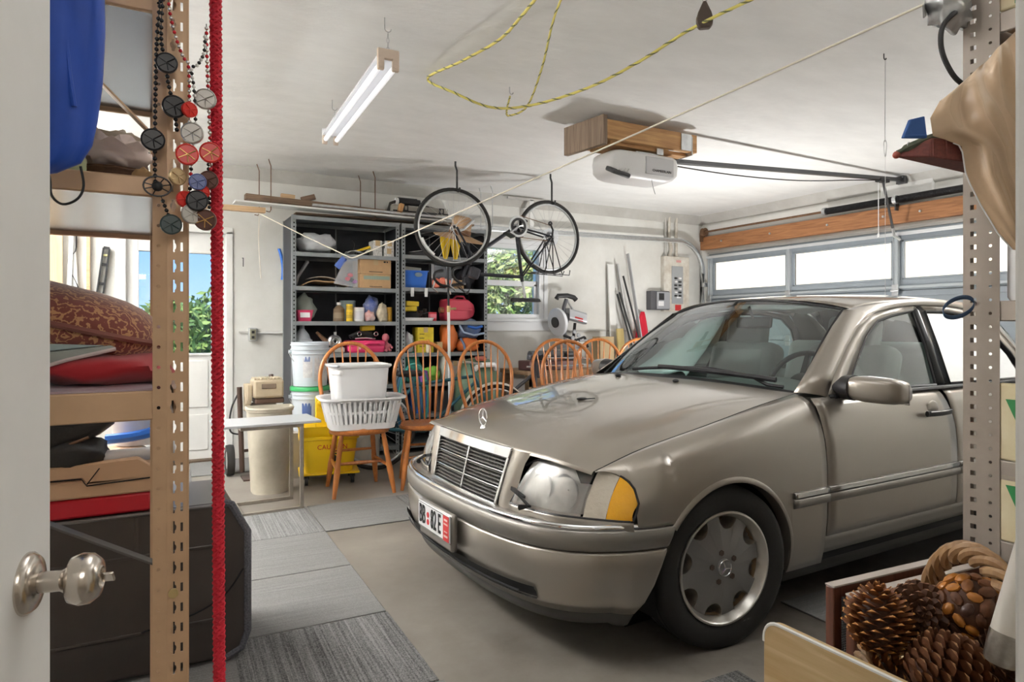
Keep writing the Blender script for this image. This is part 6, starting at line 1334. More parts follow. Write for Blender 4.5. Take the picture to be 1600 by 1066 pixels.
for a, c, r_ in (((.06, .02, .24), (.02, 0, .52), .022), ((.14, .02, .24), (.16, 0, .50), .018), ((.08, -.06, .28), (.26, -.04, .34), .014), ((.26, -.04, .34), (.30, -.04, .22), .016), ((.0, -.05, .36), (.16, -.05, .30), .016)): part(MB().cyl(a, c, r_, n=8), 'linkage', BLACK if r_ < .02 else SG, t)
for x, z in ((.12, .40), (.17, .36), (.10, .33)): part(MB().lathe([(.001, .012), (.022, .010), (.026, 0), (.022, -.010)], 14, Matrix.Translation((x, -.08, z)) @ Euler((R(90), 0, 0)).to_matrix().to_4x4()), 'knob', SG, t)
# boards and pipes leaning in the corner
def lean(name, label, a, c, w_, th, mat, cat='board', yaw=0):
    a, c = Vector(a), Vector(c); d = c-a; o = MB().box((0, 0, d.length/2), (w_, th, d.length)).obj(name, mat, bevel=.002); o.rotation_euler = d.to_track_quat('Z', 'Y').to_euler(); o.location = a; return tag(o, label, cat, 'boards leaning in the corner')
lean('leaning_board', 'white upright board leaning leftmost against the back wall', (4.96, 6.36, .0), (4.95, 6.46, 1.96), .10, .02, WHITE)
lean('leaning_board', 'pale grey board leaning just right of the white one', (5.33, 6.30, .0), (5.04, 6.44, 1.97), .075, .02, M('pale_grey_board', (.55, .55, .54), .6))
lean('leaning_board', 'grey metal-edged strip tallest in the corner', (5.50, 6.30, .0), (5.18, 6.42, 2.10), .09, .012, M('grey_metal_strip', (.46, .47, .49), .4, .5))
for k, (a, c) in enumerate((((5.42, 6.20, .0), (4.99, 6.38, 1.60)), ((5.50, 6.22, .0), (5.03, 6.39, 1.62)), ((5.56, 6.24, .0), (5.08, 6.38, 1.82)))): tag(MB().cyl(a, c, .012, n=8).obj('black_rod', BLACK), ('lowest thick', 'middle', 'highest thin')[k]+' black rod leaning in the corner', 'rod')
lean('plywood_piece', 'yellowish plywood piece standing before the leaning boards', (5.02, 6.24, .0), (4.98, 6.32, 1.18), .17, .02, wood('yellow_ply', (.58, .46, .20), (.46, .34, .13), 'Z', .7))
carton('tan carton standing on the bench end left of the plywood', 4.72, 6.30, .746, .20, .16, .34, M('tan_card', (.50, .38, .22), .8)); carton('brown carton before the plywood piece in the corner', 5.22, 6.02, 0, .30, .26, .60, CARD)
carton('wide brown carton on the floor in the back right corner', 5.72, 6.0, 0, .42, .36, .5, CARD)
t = thing('red_cloth', 'red cloth hanging from a nail beside the timer box', 'cloth', (5.42, 6.45, 1.02)); b = MB()
b.grid(lambda u, v: ((-.10+.22*u)*(.25+.75*(1-v)**.8)-.02+.02*v, -.02-.025*math.sin(u*9)*(1-v*.6), .0+.37*v+.05*abs(u-.5)*(1-v)), lin(0, 1, 19), lin(0, 1, 12)); part(b, 'cloth_folds', M('red_fabric', (.66, .02, .05), .8), t, solid=.004); part(MB().cyl((0, .0, .36), (0, .05, .40), .006, n=6), 'nail', STEEL, t)
# ---------------------------------------------------------------- bicycle hung upside down
t = thing('bicycle', 'dark road bicycle hanging upside down by its wheels from ceiling hooks', 'bicycle', (2.86, 5.35, 1.35)); BF = M('dark_bike_paint', (.035, .037, .045), .3, .5); FZ, RZ = 2.075-1.35, 2.055-1.35; FXx, RXx = -.485, .505
for nm, x, z in (('front_wheel', FXx, FZ), ('rear_wheel', RXx, RZ)):
    w_ = bpy.data.objects.new(nm, None); col.objects.link(w_); w_.parent = t; w_.location = (x, 0, z); w_.rotation_euler = (R(90), 0, R(-10 if nm == 'front_wheel' else 0)); w_.empty_display_size = .05
    spoked(w_, Matrix.Identity(4), .335, RUBBER, GALV, .016, 28)
    if nm == 'rear_wheel': part(MB().lathe([(.02, .012), (.05, .014), (.045, .02), (.04, .024), (.03, .034), (.02, .036)], 24), 'cassette', BLACK, w_); part(MB().lathe([(.024, .040), (.085, .042)], 24), 'spoke_guard', CLR, w_)
    else: part(MB().tube([(.30*math.cos(a), .30*math.sin(a), .018) for a in lin(R(200), R(235), 6)], .010, 6), 'white_reflector', WPL, w_)
bb_, hd1, hd0, st0, stt = (.145, 0, .775), (-.31, 0, .43), (-.36, 0, .31), (.20, 0, .32), (.225, 0, .31)
hdt, hdb = (-.375, 0, .325), (-.335, 0, .455)
for nm, a, c, r_ in (('down_tube', bb_, hdb, .018), ('top_tube', hdt, (.205, 0, .315), .016), ('seat_tube', bb_, (.215, 0, .27), .016), ('head_tube', (-.385, 0, .29), (-.325, 0, .475), .020), ('seat_post', (.215, 0, .28), (.255, 0, .09), .013)): part(MB().cyl(a, c, r_, n=10), nm, BF if nm != 'seat_post' else GALV, t)
for s in (-1, 1):
    part(MB().cyl((bb_[0], s*.03, bb_[2]), (RXx, s*.06, RZ), .009, n=8), 'chain_stay', BF, t); part(MB().cyl((.21, s*.02, .32), (RXx, s*.06, RZ), .008, n=8), 'seat_stay', BF, t)
    part(MB().tube([(-.325, s*.015, .475), (-.34, s*.05, .50), (-.40, s*.055, .60), (FXx+.01, s*.05, FZ)], .010, 8), 'fork_blade', BF, t)
b = MB(); b.tube([(-.385, 0, .29), (-.39, 0, .24), (-.46, 0, .22)], .013, 8); part(b, 'stem', BLACK, t)
for s in (-1, 1): part(MB().tube(spline([(-.46, 0, .22), (-.46, s*.18, .22), (-.52, s*.20, .23), (-.58, s*.20, .28), (-.57, s*.20, .34), (-.50, s*.20, .36)], 4), .013, 8), 'drop_bar', BLACK, t); part(MB().tube([(-.58, s*.20, .26), (-.60, s*.19, .20), (-.55, s*.19, .16)], .008, 6), 'brake_lever', STEEL, t)
for k in range(3): part(MB().tube(spline([(-.46, .05*k-.05, .24), (-.40, .05*k-.08, .14+.02*k), (-.32, .02, .18), (-.33, 0, .34)], 5), .0035, 5), 'cable', BLACK, t)
part(MB().box((-.30, -.03, .33), (.10, .08, .10), (0, R(20), 0)), 'handlebar_bag', M('charcoal_cloth'), t, bevel=.02)
sd = MB(); sd.rings([[(x, y*w_, .075+.012*math.cos(y*PI/2/1.0)+dz) for y, dz in ((-1, .012), (-.5, 0), (0, -.004), (.5, 0), (1, .012), (.6, .03), (0, .034), (-.6, .03))] for x, w_ in ((.10, .015), (.14, .022), (.22, .03), (.30, .06), (.36, .075), (.385, .06))]); part(sd, 'saddle', BLACK, t, smooth=60)
T = Matrix.Translation((bb_[0], -.05, bb_[2])) @ Euler((R(90), 0, 0)).to_matrix().to_4x4()
part(MB().lathe([(.070, -.002), (.098, -.003), (.100, .0), (.098, .003), (.070, .002)], 36, T), 'chainring', GALV, t); part(MB().lathe([(.055, .004), (.078, .004), (.078, .008), (.055, .008)], 30, T), 'inner_ring', BLACK, t)
for k in range(5): a = 2*PI*k/5+.3; part(MB().cyl(T @ Vector((0, 0, 0)), T @ Vector((.072*math.cos(a), .072*math.sin(a), 0)), .006, n=6), 'spider_arm', STEEL, t)
for s, a in ((-1, 35), (1, 215)): e_ = (bb_[0]+.165*math.cos(R(a))*-1, s*.07, bb_[2]+.165*math.sin(R(a))*(-1)); part(MB().cyl((bb_[0], s*.06, bb_[2]), e_, .010, n=8), 'crank_arm', STEEL, t); part(MB().box((e_[0], e_[1]+s*.05, e_[2]), (.09, .08, .02), (0, R(25), 0)), 'pedal', BLACK, t, bevel=.004)
for z0, z1 in ((.10, .045), (-.10, -.045)): part(MB().cyl((bb_[0]+.02, -.052, bb_[2]+z0), (RXx-.01 if z0 < 0 else RXx-.02, -.052, RZ+z1+(.06 if z0 > 0 else 0)), .0035, n=5), 'chain', RUST, t)
part(MB().tube([(RXx, -.06, RZ), (RXx+.01, -.06, RZ+.06), (RXx-.02, -.06, RZ+.12)], .009, 6), 'derailleur', BLACK, t); part(MB().lathe([(.008, -.004), (.022, -.004), (.022, .004), (.008, .004)], 14, Matrix.Translation((RXx-.02, -.06, RZ+.12)) @ Euler((R(90), 0, 0)).to_matrix().to_4x4()), 'jockey_wheel', BLACK, t)
for s in (-1, 1):
    for x in (.42, .52, .62): part(MB().cyl((RXx, s*.065, RZ-.01), (x, s*.06, RZ-.355), .005, n=6), 'rack_stay', BLACK, t)
    part(MB().tube([(.28, s*.06, RZ-.345), (.70, s*.06, RZ-.36), (.715, s*.05, RZ-.31)], .0055, 6), 'rack_rail', BLACK, t)
for x in (.32, .46, .60): part(MB().cyl((x, -.06, RZ-.35), (x, .06, RZ-.35), .0045, n=6), 'rack_cross_bar', BLACK, t)
for x, z, m in ((-.47, FZ-.30, 0), (.19, RZ-.0, 1)): part(MB().box((x+.13 if m == 0 else x+.0, 0, z), (.05, .06, .05)), 'brake_caliper', BLACK, t, bevel=.01)
part(MB().tube([(-.30, -.03, .80), (-.40, -.03, .71), (-.44, -.02, .70)], .012, 8), 'pump', GALV, t)
for i, (x, z) in enumerate(((2.86+FXx, 1.35+FZ), (2.86+RXx, 1.35+RZ))):
    b = MB(); b.tube([(x+.02, 5.35, ZC-.001), (x+.02, 5.35, ZC-.04), (x+.035, 5.35, ZC-.08), (x+.035, 5.35, z+.38)]+[(x+.035-.0, 5.35-.03+.03*math.cos(a), z+.335+.0-.03*math.sin(a)+.01) for a in lin(0, PI, 7)], .009, 8)
    tag(b.obj('bicycle_hook', BLACK), 'black rubber-coated ceiling hook holding the bicycle %s wheel' % ('front', 'rear')[i], 'hook', 'bicycle hooks')
# ---------------------------------------------------------------- near door with its knob
d1 = bpy.data.objects.new('door_1', None); col.objects.link(d1); d1['kind'] = 'structure'; d1.location = (-.284, .225, 0); d1.rotation_euler.z = R(-14)
part(MB().bb(-.045, 0, 0, .765, .01, 2.05), 'door_leaf', WHITE, d1, bevel=.003)
NI = M('brushed_nickel', (.62, .57, .51), .22, 1)
T = Matrix.Translation((0, .700, .915)) @ Euler((0, R(90), 0)).to_matrix().to_4x4()
part(MB().lathe([(.034, 0), (.034, .003), (.029, .009), (.018, .012), (.012, .013)], 32, T), 'knob_rose', NI, d1, smooth=60); k_ = part(MB().lathe([(.0115, .012), (.0115, .034), (.015, .040), (.025, .044), (.0285, .054), (.0275, .064), (.021, .072), (.012, .0745), (.011, .071), (.001, .071)], 32, T), 'knob', NI, d1, smooth=60)
part(MB().box((.080, .700, .915), (.014, .004, .014), (R(35), 0, 0)), 'turn_button', NI, k_, bevel=.0015)
part(MB().bb(-.034, -.011, .765, .7665, .885, .945), 'latch_plate', NI, d1)
# ---------------------------------------------------------------- perforated rack posts
def perf(O, d, up, w_, z0, z1, holes, pitch=.0381, nrm=None, th=.0022):
    # strip from O along d (unit), tall z0..z1, holes = (centre along d, shape function) per pitch; real openings
    b = MB(); O, d = Vector(O), Vector(d); n = int((z1-z0)/pitch); edges = [0]
    for (c0_, _), (c1_, _) in zip(holes, holes[1:]): edges.append((c0_+c1_)/2)
    edges.append(w_)
    for i in range(n):
        zb = z0+i*pitch
        for j, (c_, shp) in enumerate(holes):
            x0_, x1_ = edges[j], edges[j+1]; P = shp; m = len(P); rect = []
            for (px, pz) in P:
                a = math.atan2(pz, px); cxp, czp = c_-x0_, pitch/2
                dx, dz = math.cos(a), math.sin(a); tx = ((x1_-c_)/dx if dx > 1e-6 else ((x0_-c_)/dx if dx < -1e-6 else 1e9)); tz = ((pitch/2)/dz if dz > 1e-6 else ((-pitch/2)/dz if dz < -1e-6 else 1e9)); q_ = min(tx, tz); rect.append((dx*q_, dz*q_))
            # snap nearest to the four corners
            for cx_, cz_ in ((x1_-c_, pitch/2), (x0_-c_, pitch/2), (x0_-c_, -pitch/2), (x1_-c_, -pitch/2)):
                k = min(range(m), key=lambda q2: (rect[q2][0]-cx_)**2+(rect[q2][1]-cz_)**2); rect[k] = (cx_, cz_)
            vs = []
            for (px, pz) in list(P)+rect: p = O+d*(c_+px); vs.append((p.x, p.y, zb+pitch/2+pz))
            b.add(vs, [(k, (k+1) % m, m+(k+1) % m, m+k) for k in range(m)])
    return b
def circ(r, n=12): return [(r*math.cos(2*PI*k/n), r*math.sin(2*PI*k/n)) for k in range(n)]
def sqr(w_, h_): return [(w_, 0), (w_, h_), (0, h_), (-w_, h_), (-w_, 0), (-w_, -h_), (0, -h_), (w_, -h_)]
KEY = [(.0055, .001), (.0045, .005), (.0028, .0065), (.0026, .0125), (0, .013), (-.0026, .0125), (-.0028, .0065), (-.0045, .005), (-.0055, .001), (-.0045, -.004), (-.0028, -.006), (-.0026, -.0105), (0, -.011), (.0026, -.0105), (.0028, -.006), (.0045, -.004)]
TAN = M('tan_rack_enamel', (.55, .36, .215), .42, .15, var=.08, scale=10); GRK = M('grey_brown_rack_enamel', (.36, .31, .27), .42, .35, var=.08, scale=10)
rk = thing('storage_rack', 'tan perforated steel rack at the left foreground', 'rack', (.013, 1.41, 0))
def lpost(name, x, y):
    b = perf((x, y+.006, 0), (1, -.22, 0), 1, .024, 0, 1.96, [(.010, circ(.0033))]); o = part(b, name, TAN, rk, solid=.002, smooth=0, fixn=False)
    b = perf((x+.0235, y, 0), (1, 0, 0), 1, .034, 0, 1.96, [(.0105, KEY), (.025, sqr(.0022, .0085))]); o2 = part(b, 'post_face', TAN, o, solid=.002, smooth=0, fixn=False)
    part(MB().tube([(x+.058, y+.002, 0), (x+.058, y+.002, 1.96)], .0035, 6), 'post_edge', TAN, o); part(MB().bb(x+.055, x+.059, y+.002, y+.04, 0, 1.96), 'post_side', TAN, o)
lpost('post', 0, 0)
for x, y in ((0, .72), (-.90, 0), (-.90, .72)): part(MB().bb(x, x+.058, y+.001, y+.004, 0, 1.96).bb(x+.055, x+.058, y+.004, y+.04, 0, 1.96), 'post', TAN, rk)
for z0, z1 in ((1.445, 1.482), (1.025, 1.080), (1.792, 1.845), (.10, .15)):
    for y in (.006, .714): part(MB().bb(-.86, .002, y, y+.012, z0, z1), 'beam', TAN, rk, bevel=.003)
    if z0 > .2: part(MB().bb(-.85, .03, .016, .712, z0+.012, z0+.016).bb(-.85, .03, .016, .712, z1-.004, z1), 'shelf_sheet', M('galvanised_shelf_sheet', (.30, .33, .38), .22, .85), rk)
    for x in (-.86, .035): part(MB().bb(x, x+.010, .02, .712, z0, z1), 'end_beam', TAN, rk)
part(MB().bb(-.84, .0, .012, .70, 1.0805, 1.084), 'shelf_liner', M('mottled_pink_grey_liner', (.46, .40, .42), .6, c2=(.36, .22, .26), scale=6, stretch=(1, 5, 1)), rk)
def strap(a, c, w_, mat): 
    a, c = Vector(a), Vector(c); d = c-a; o = MB().box((0, 0, d.length/2), (w_, .004, d.length)).obj('brace', mat, rk, bevel=.001); o.rotation_euler = d.to_track_quat('Z', 'Y').to_euler(); o.location = a
strap((-.30, .028, 1.87), (.01, .028, 1.555), .026, TAN); DKB = M('dark_brace_enamel', (.085, .075, .068), .45)
strap((-.30, .02, .93), (.01, .02, .748), .030, DKB)
part(MB().tube([(-.0, -.004, .697), (-.0, -.008, .697)], .009, 12).xf(Matrix.Translation((.034, 0, 0))), 'brass_bolt', M('brass'), rk)
# red braided rope
def braid(name, label, a, c, r, mat, n_turn):
    t = thing(name, label, 'rope', c, 0); a, c = Vector(a), Vector(c); L = (a-c).length; d = (a-c)/L
    part(MB().cyl((0, 0, 0), a-c, r*.72, n=10), 'core', mat, t)
    for s in (-1, 1):
        for k in range(4):
            pts = []
            N = n_turn*8
            for i in range(N+1):
                th = s*2*PI*i/8+k*PI/2; p = d*(L*i/N)+Vector((math.cos(th), math.sin(th), 0))*(r*.78+(.0006 if (i+k) % 2 else 0)*s); pts.append(p)
            part(MB().tube(pts, r*.30, 5), 'strand', mat, t)
REDR = M('red_rope_fibre', (.60, .015, .035), .75, var=.2, scale=60)
braid('braided_rope', 'thick red braided rope hanging straight down before the rack', (.1195, 1.42, 2.3), (.130, 1.42, .12), .0112, REDR, 50)
# bead necklaces on the post
def necklace(label, pts, r, mat, meds=(), mat2=None):
    t = thing('bead_necklace', label, 'necklace', pts[0], 0, 'party bead necklaces on the rack post'); o0 = Vector(pts[0]); S = [Vector(p)-o0 for p in spline(pts, 24)]
    b1, b2 = MB(), MB(); acc = 0; k = 0
    for a, c in zip(S, S[1:]):
        acc += (c-a).length
        if acc >= r*2.25:
            acc = 0; k += 1; (b2 if mat2 and k % 2 else b1).ell(c, (r, r, r), 8, 5)
    o = part(b1, 'beads', mat, t, fixn=False); o['kind'] = 'stuff'
    if mat2: o = part(b2, 'beads', mat2, t, fixn=False); o['kind'] = 'stuff'
    part(MB().tube(S, r*.2, 4), 'string', BLACK, t)
    for (x, y, z, rr, m, tx, tz, sty) in meds:
        T = Matrix.Translation(Vector((x, y, z))-o0) @ Euler((R(90), tx, tz)).to_matrix().to_4x4()
        if sty == 'open':
            md = part(MB().tube([(rr*math.cos(a), rr*.8*math.sin(a), 0) for a in lin(0, 2*PI, 25)[:-1]], .0016, 6, loop=True).xf(T), 'medallion', m, t); part(MB().ell((0, 0, 0), (rr*.42, rr*.42, .005), 14, 6, T), 'boss', m, md)
            for a in (15, 60, 165, 200, 250, 330): part(MB().cyl(T @ Vector((0, 0, 0)), T @ Vector((rr*math.cos(R(a)), rr*.8*math.sin(R(a)), 0)), .0011, n=5), 'web', m, md)
        else:
            md = part(MB().lathe([(.001, .0028), (rr*.86, .0028), (rr*.9, .004), (rr, .003), (rr, -.003), (.001, -.003)], 26, T), 'medallion', m, t, smooth=30)
            for a, l_ in ((35, .85), (150, .8), (215, .85), (280, .75), (330, .8)): part(MB().tube([T @ Vector((0, 0, .004)), T @ Vector((rr*l_*math.cos(R(a)), rr*l_*math.sin(R(a)), .004))], .0009, 5), 'relief', MATS.get(sty, m) if sty else m, md)
    return t
BB, RB, SB, WB_ = M('black_bead', (.012, .012, .014), .18), M('red_bead', (.60, .02, .03), .15, .3), M('silver_bead', (.70, .68, .64), .15, .9), M('pearl_bead', (.75, .72, .68), .25, .2)
MBK, MRD, MSL, MGD, MBR, MGN, MBL = M('black_medal', (.012, .012, .015), .4), M('red_medal', (.72, .03, .02), .35), M('silver_medal', (.55, .53, .50), .3, .8), M('gold_medal', (.62, .46, .26), .35, .6), M('brown_medal', (.13, .06, .045), .35, .3), M('dark_green_medal', (.045, .075, .075), .4), M('blue_medal', (.12, .16, .38), .35)
gl = M('gold_line', (.75, .45, .15), .35, .5)
necklace('long black bead necklace hanging leftmost on the post', [(.028, 1.375, 1.82), (.020, 1.375, 1.74), (.017, 1.375, 1.62), (.016, 1.375, 1.50), (.018, 1.375, 1.45)], .0040, BB, [(.013, 1.372, 1.541, .020, MBK, 0, 0, None), (.020, 1.372, 1.457, .0225, MBK, 0, 0, 'open')])
necklace('black bead necklace with two black discs on the post', [(.030, 1.37, 1.82), (.026, 1.37, 1.73), (.034, 1.37, 1.68), (.038, 1.368, 1.645), (.047, 1.368, 1.602), (.052, 1.366, 1.56)], .0040, BB, [(.035, 1.366, 1.683, .0185, MBK, 0, 0, None), (.047, 1.362, 1.604, .0205, MBK, 0, .1, None)])
necklace('red bead necklace running down from the post top', [(.036, 1.372, 1.83), (.040, 1.37, 1.78), (.050, 1.37, 1.735), (.062, 1.368, 1.70), (.070, 1.366, 1.69), (.072, 1.364, 1.65), (.072, 1.362, 1.60), (.073, 1.36, 1.52)], .0034, RB, [(.072, 1.355, 1.600, .014, MRD, .3, .4, None), (.068, 1.350, 1.516, .0195, MRD, .1, 0, 'gold_line')], SB)
necklace('black and pearl bead necklace knotted at the post centre', [(.100, 1.385, 1.76), (.098, 1.38, 1.72), (.086, 1.37, 1.69), (.076, 1.366, 1.68), (.080, 1.362, 1.64), (.082, 1.36, 1.58), (.074, 1.356, 1.50)], .0034, BB, [(.076, 1.349, 1.556, .0195, MSL, 0, -.2, None)], WB_)
necklace('red and silver bead necklace on the right edge of the post', [(.103, 1.392, 1.78), (.104, 1.388, 1.70), (.106, 1.385, 1.64), (.108, 1.384, 1.58), (.110, 1.382, 1.52), (.108, 1.38, 1.46)], .0036, RB, [(.100, 1.374, 1.630, .0195, MSL, .15, -.2, None), (.108, 1.370, 1.529, .0195, MRD, -.1, 0, 'gold_line')], SB)
necklace('dark bead necklace carrying the lower cluster of discs', [(.076, 1.362, 1.52), (.074, 1.36, 1.47), (.072, 1.358, 1.43), (.082, 1.356, 1.40), (.094, 1.356, 1.41)], .0037, RB, [(.052, 1.352, 1.474, .016, MGD, 0, .5, None), (.085, 1.347, 1.467, .015, MBL, .2, 0, None), (.064, 1.352, 1.434, .015, MRD, .4, .3, None), (.094, 1.352, 1.450, .012, MRD, .9, .2, None), (.084, 1.346, 1.432, .019, MBK, .2, 0, None), (.076, 1.350, 1.408, .0185, MSL, 0, .2, None), (.098, 1.348, 1.398, .0195, MBR, .2, -.3, 'gold_line'), (.104, 1.355, 1.474, .017, MBR, .2, -.2, None)], BB)
necklace('black bead strand with a dark green disc at the bottom left', [(.026, 1.376, 1.44), (.033, 1.374, 1.42), (.040, 1.372, 1.40), (.046, 1.37, 1.375)], .0037, BB, [(.042, 1.366, 1.388, .0185, MGN, 0, 0, None)])
necklace('black bead strand right of the post beside the rope', [(.107, 1.405, 1.56), (.108, 1.405, 1.50), (.109, 1.404, 1.43)], .0037, BB)
# blue bag hanging before the rack
t = thing('blue_bag', 'bright blue velvety bag hanging at the top left before the rack', 'bag', (-.115, 1.25, 1.43)); BV = M('royal_blue_velvet', (.003, .062, .42), .55, sheen=.12, var=.15, scale=5)
b = MB(); prof = [(.0, -.07, -.05), (.012, -.062, -.005), (.03, -.06, .025), (.06, -.062, .04), (.10, -.065, .047), (.16, -.068, .053), (.24, -.07, .057), (.34, -.07, .058), (.50, -.07, .056)]
rs = []
for k, (z, xa, xb) in enumerate(prof):
    c_, h_ = (xa+xb)/2, (xb-xa)/2; rs.append([(c_+h_*math.cos(a)*(1+.05*math.sin(5*a+z*9)), .03*math.sin(a)*(.6+min(1, z*4))*(1+.35*math.sin(4*a+z*11)), z) for a in lin(0, 2*PI, 33)[:-1]])
b.rings(rs); part(b, 'pouch', BV, t, smooth=70); part(MB().tube(spline([(.00, -.03, .40), (.01, -.034, .20), (.02, -.03, .11)], 6), .004, 6), 'fold_seam', BV, t)
part(MB().tube(spline([(-.03, .02, .05), (-.018, .03, .01), (-.015, .03, -.02), (.0, .03, -.033), (.02, .03, -.022), (.028, .03, .0), (.024, .025, .03)], 5), .0022, 6), 'cord_loop', BLACK, t)
part(MB().tube([(-.01, 0, .49), (-.03, .10, .60), (-.04, .165, .46)], .004, 6), 'hanging_strap', BLACK, t)
# shelf contents of the rack
t = thing('wicker_basket', 'shallow brown wicker basket with crumpled cloth on the upper rack shelf', 'basket', (-.06, 1.68, 1.4825)); WK = M('dark_wicker', (.16, .075, .035), .7, c2=(.08, .035, .018), scale=60)
b = MB(); b.lathe([(.001, 0), (.055, 0), (.075, .03), (.085, .052), (.08, .053), (.07, .03), (.05, .006)], 28); part(b, 'bowl', WK, t)
for k in range(6): part(MB().tube([((.057+.005*k)*math.cos(a), (.057+.005*k)*math.sin(a), .005+.0085*k+.0015*math.sin(14*a+k*PI)) for a in lin(0, 2*PI, 43)[:-1]], .003, 5, loop=True), 'weave_strand', WK, t)
blob('crumpled_cloth', (.0, .0, .085), (.075, .07, .045), M('pinkish_tissue', (.62, .50, .44), .7, var=.15, scale=8), t, seed=51, amp=.3, freq=5); blob('crumpled_cloth', (.005, .03, .125), (.06, .05, .022), M('tan_tissue', (.50, .42, .32), .7, var=.2), t, seed=52, amp=.3, freq=5)
o = blob('wood_chunk', (-.005, 1.55, 1.50), (.022, .02, .024), M('cork_brown', (.42, .25, .10), .8, var=.3, scale=50), seed=53); tag(o, 'small cork-brown chunk right of the wicker basket', 'wood chunk')
o = blob('green_pouch', (-.135, 1.60, 1.515), (.035, .06, .05), M('olive_cloth', (.34, .36, .20), .8), seed=54); tag(o, 'olive green pouch left of the wicker basket', 'pouch')
def paisley():
    m, tt, n, bs = _new('paisley_brocade'); L = tt.links; tx = n.new('ShaderNodeTexCoord'); nz = n.new('ShaderNodeTexNoise'); nz.inputs['Scale'].default_value = 9; nz.inputs['Detail'].default_value = 2
    wv = n.new('ShaderNodeTexMagic'); wv.turbulence_depth = 3; wv.inputs['Scale'].default_value = 22; wv.inputs['Distortion'].default_value = 2.2
    mp = n.new('ShaderNodeMixRGB'); mp.inputs[0].default_value = .12; vo = n.new('ShaderNodeTexWave'); vo.wave_type = 'RINGS'; vo.inputs['Scale'].default_value = 30; vo.inputs['Distortion'].default_value = 14; vo.inputs['Detail'].default_value = 3; vo.inputs['Detail Scale'].default_value = 1.6
    L.new(tx.outputs['Object'], vo.inputs[0]); r = n.new('ShaderNodeValToRGB'); E = r.color_ramp.elements; E[0].position = .62; E[0].color = (.20, .045, .03, 1); E[1].position = .86; E[1].color = (.50, .25, .11, 1)
    L.new(vo.outputs[1], r.inputs[0]); L.new(r.outputs[0], bs.inputs['Base Color']); bs.inputs['Roughness'].default_value = .8; bs.inputs['Sheen Weight'].default_value = .5; MATS['paisley_brocade'] = m; return m
PAI = paisley()
t = thing('paisley_cushion', 'red and gold paisley cushion tilted on the middle rack shelf', 'cushion', (-.225, 1.74, 1.15)); b = MB(); rs = []
for i in range(15):
    a = -PI/2+PI*i/14; k = math.cos(a)**.5; rs.append([(.27*k*math.copysign(abs(math.cos(q_))**.6, math.cos(q_)), .20*k*math.copysign(abs(math.sin(q_))**.6, math.sin(q_)), .080*math.sin(a)) for q_ in lin(0, 2*PI, 37)[:-1]])
b.rings(rs, True, False); o = part(b, 'cover', PAI, t, smooth=70); o.rotation_euler = (R(2), R(14), 0); o.location = (0, 0, .08)
o = part(MB().tube([(.275*math.copysign(abs(math.cos(q_))**.6, math.cos(q_)), .204*math.copysign(abs(math.sin(q_))**.6, math.sin(q_)), 0) for q_ in lin(0, 2*PI, 61)[:-1]], .007, 6, loop=True), 'piping', M('brown_red_piping', (.22, .08, .06), .8), t); o.rotation_euler = (R(2), R(14), 0); o.location = (0, 0, .08)
t = thing('folded_mat', 'folded grey-green ribbed mat under the paisley cushion', 'mat', (-.15, 1.66, 1.085)); MTM = M('ribbed_grey_mat', (.38, .40, .36), .8, c2=(.28, .30, .28), scale=60, stretch=(.2, 6, 1))
XZ = lambda y1: Matrix.Translation((0, y1, 0)) @ Euler((R(90), 0, 0)).to_matrix().to_4x4()
part(MB().prism([(-.26, .002), (-.10, .012), (.02, .052), (.10, .072), (.09, .078), (-.02, .066), (-.26, .042)], .26, XZ(.12)), 'lower_leaf', MTM, t, bevel=.002); part(MB().prism([(-.26, .043), (-.02, .067), (.08, .078), (.0, .082), (-.26, .086)], .24, XZ(.12)), 'upper_leaf', M('pale_blue_green_mat', (.36, .44, .44), .6), t, bevel=.002); part(MB().tube([(-.26, -.142, .002), (-.10, -.142, .012), (.02, -.142, .052), (.10, -.142, .072)], .004, 6), 'pale_edge', M('pinkish_edge', (.62, .52, .50), .7), t)
o = blob('red_fabric_heap', (-.065, 1.64, 1.112), (.125, .16, .038), M('deep_red_cloth', (.42, .008, .015), .7, sheen=.3), seed=61, amp=.12); tag(o, 'folded red cloth on the middle rack shelf under the cushion', 'cloth')
# big dark case, cooler and what lies on it
t = thing('dark_storage_case', 'large dark brown plastic case with speckled grey edge on the floor', 'case', (-.13, 2.62, 0)); DC = M('dark_brown_case', (.050, .040, .035), .38, var=.15, scale=6)
ol = [(-.45, .02), (.38, .02), (.435, .045), (.455, .10), (.455, .46), (.40, .565), (.37, .575), (-.45, .575)]
part(MB().prism(ol, .42, Matrix.Translation((0, .36, 0)) @ Euler((R(90), 0, 0)).to_matrix().to_4x4()), 'shell', DC, t, bevel=.012)
SPE = M('speckled_grey_felt', (.16, .16, .18), .9, c2=(.05, .05, .06), scale=150); part(MB().tube([(x, -.055, z) for x, z in ol[1:7]], .014, 8), 'edge_felt', SPE, t); part(MB().tube([(.37, -.062, .568), (-.45, -.062, .568)], .006, 6), 'top_bead', M('case_edge_grey', (.14, .13, .125), .4), t)
for z in (.42, .16): part(MB().bb(-.45, .36, -.064, -.058, z, z+.012), 'moulded_rib', DC, t, bevel=.003)
part(MB().tube(spline([(.44, -.064, .33), (.38, -.066, .25), (.28, -.066, .20), (.12, -.066, .17)], 6), .003, 6), 'moulded_curve', DARK, t)
for x in (.10, .24): part(MB().bb(x, x+.012, -.064, -.058, .44, .56), 'moulded_rib', DC, t, bevel=.003)
t = thing('cooler_box', 'tan and red cooler box on the dark case', 'cooler', (-.20, 2.72, .577)); TC = M('tan_cooler', (.56, .36, .22), .45)
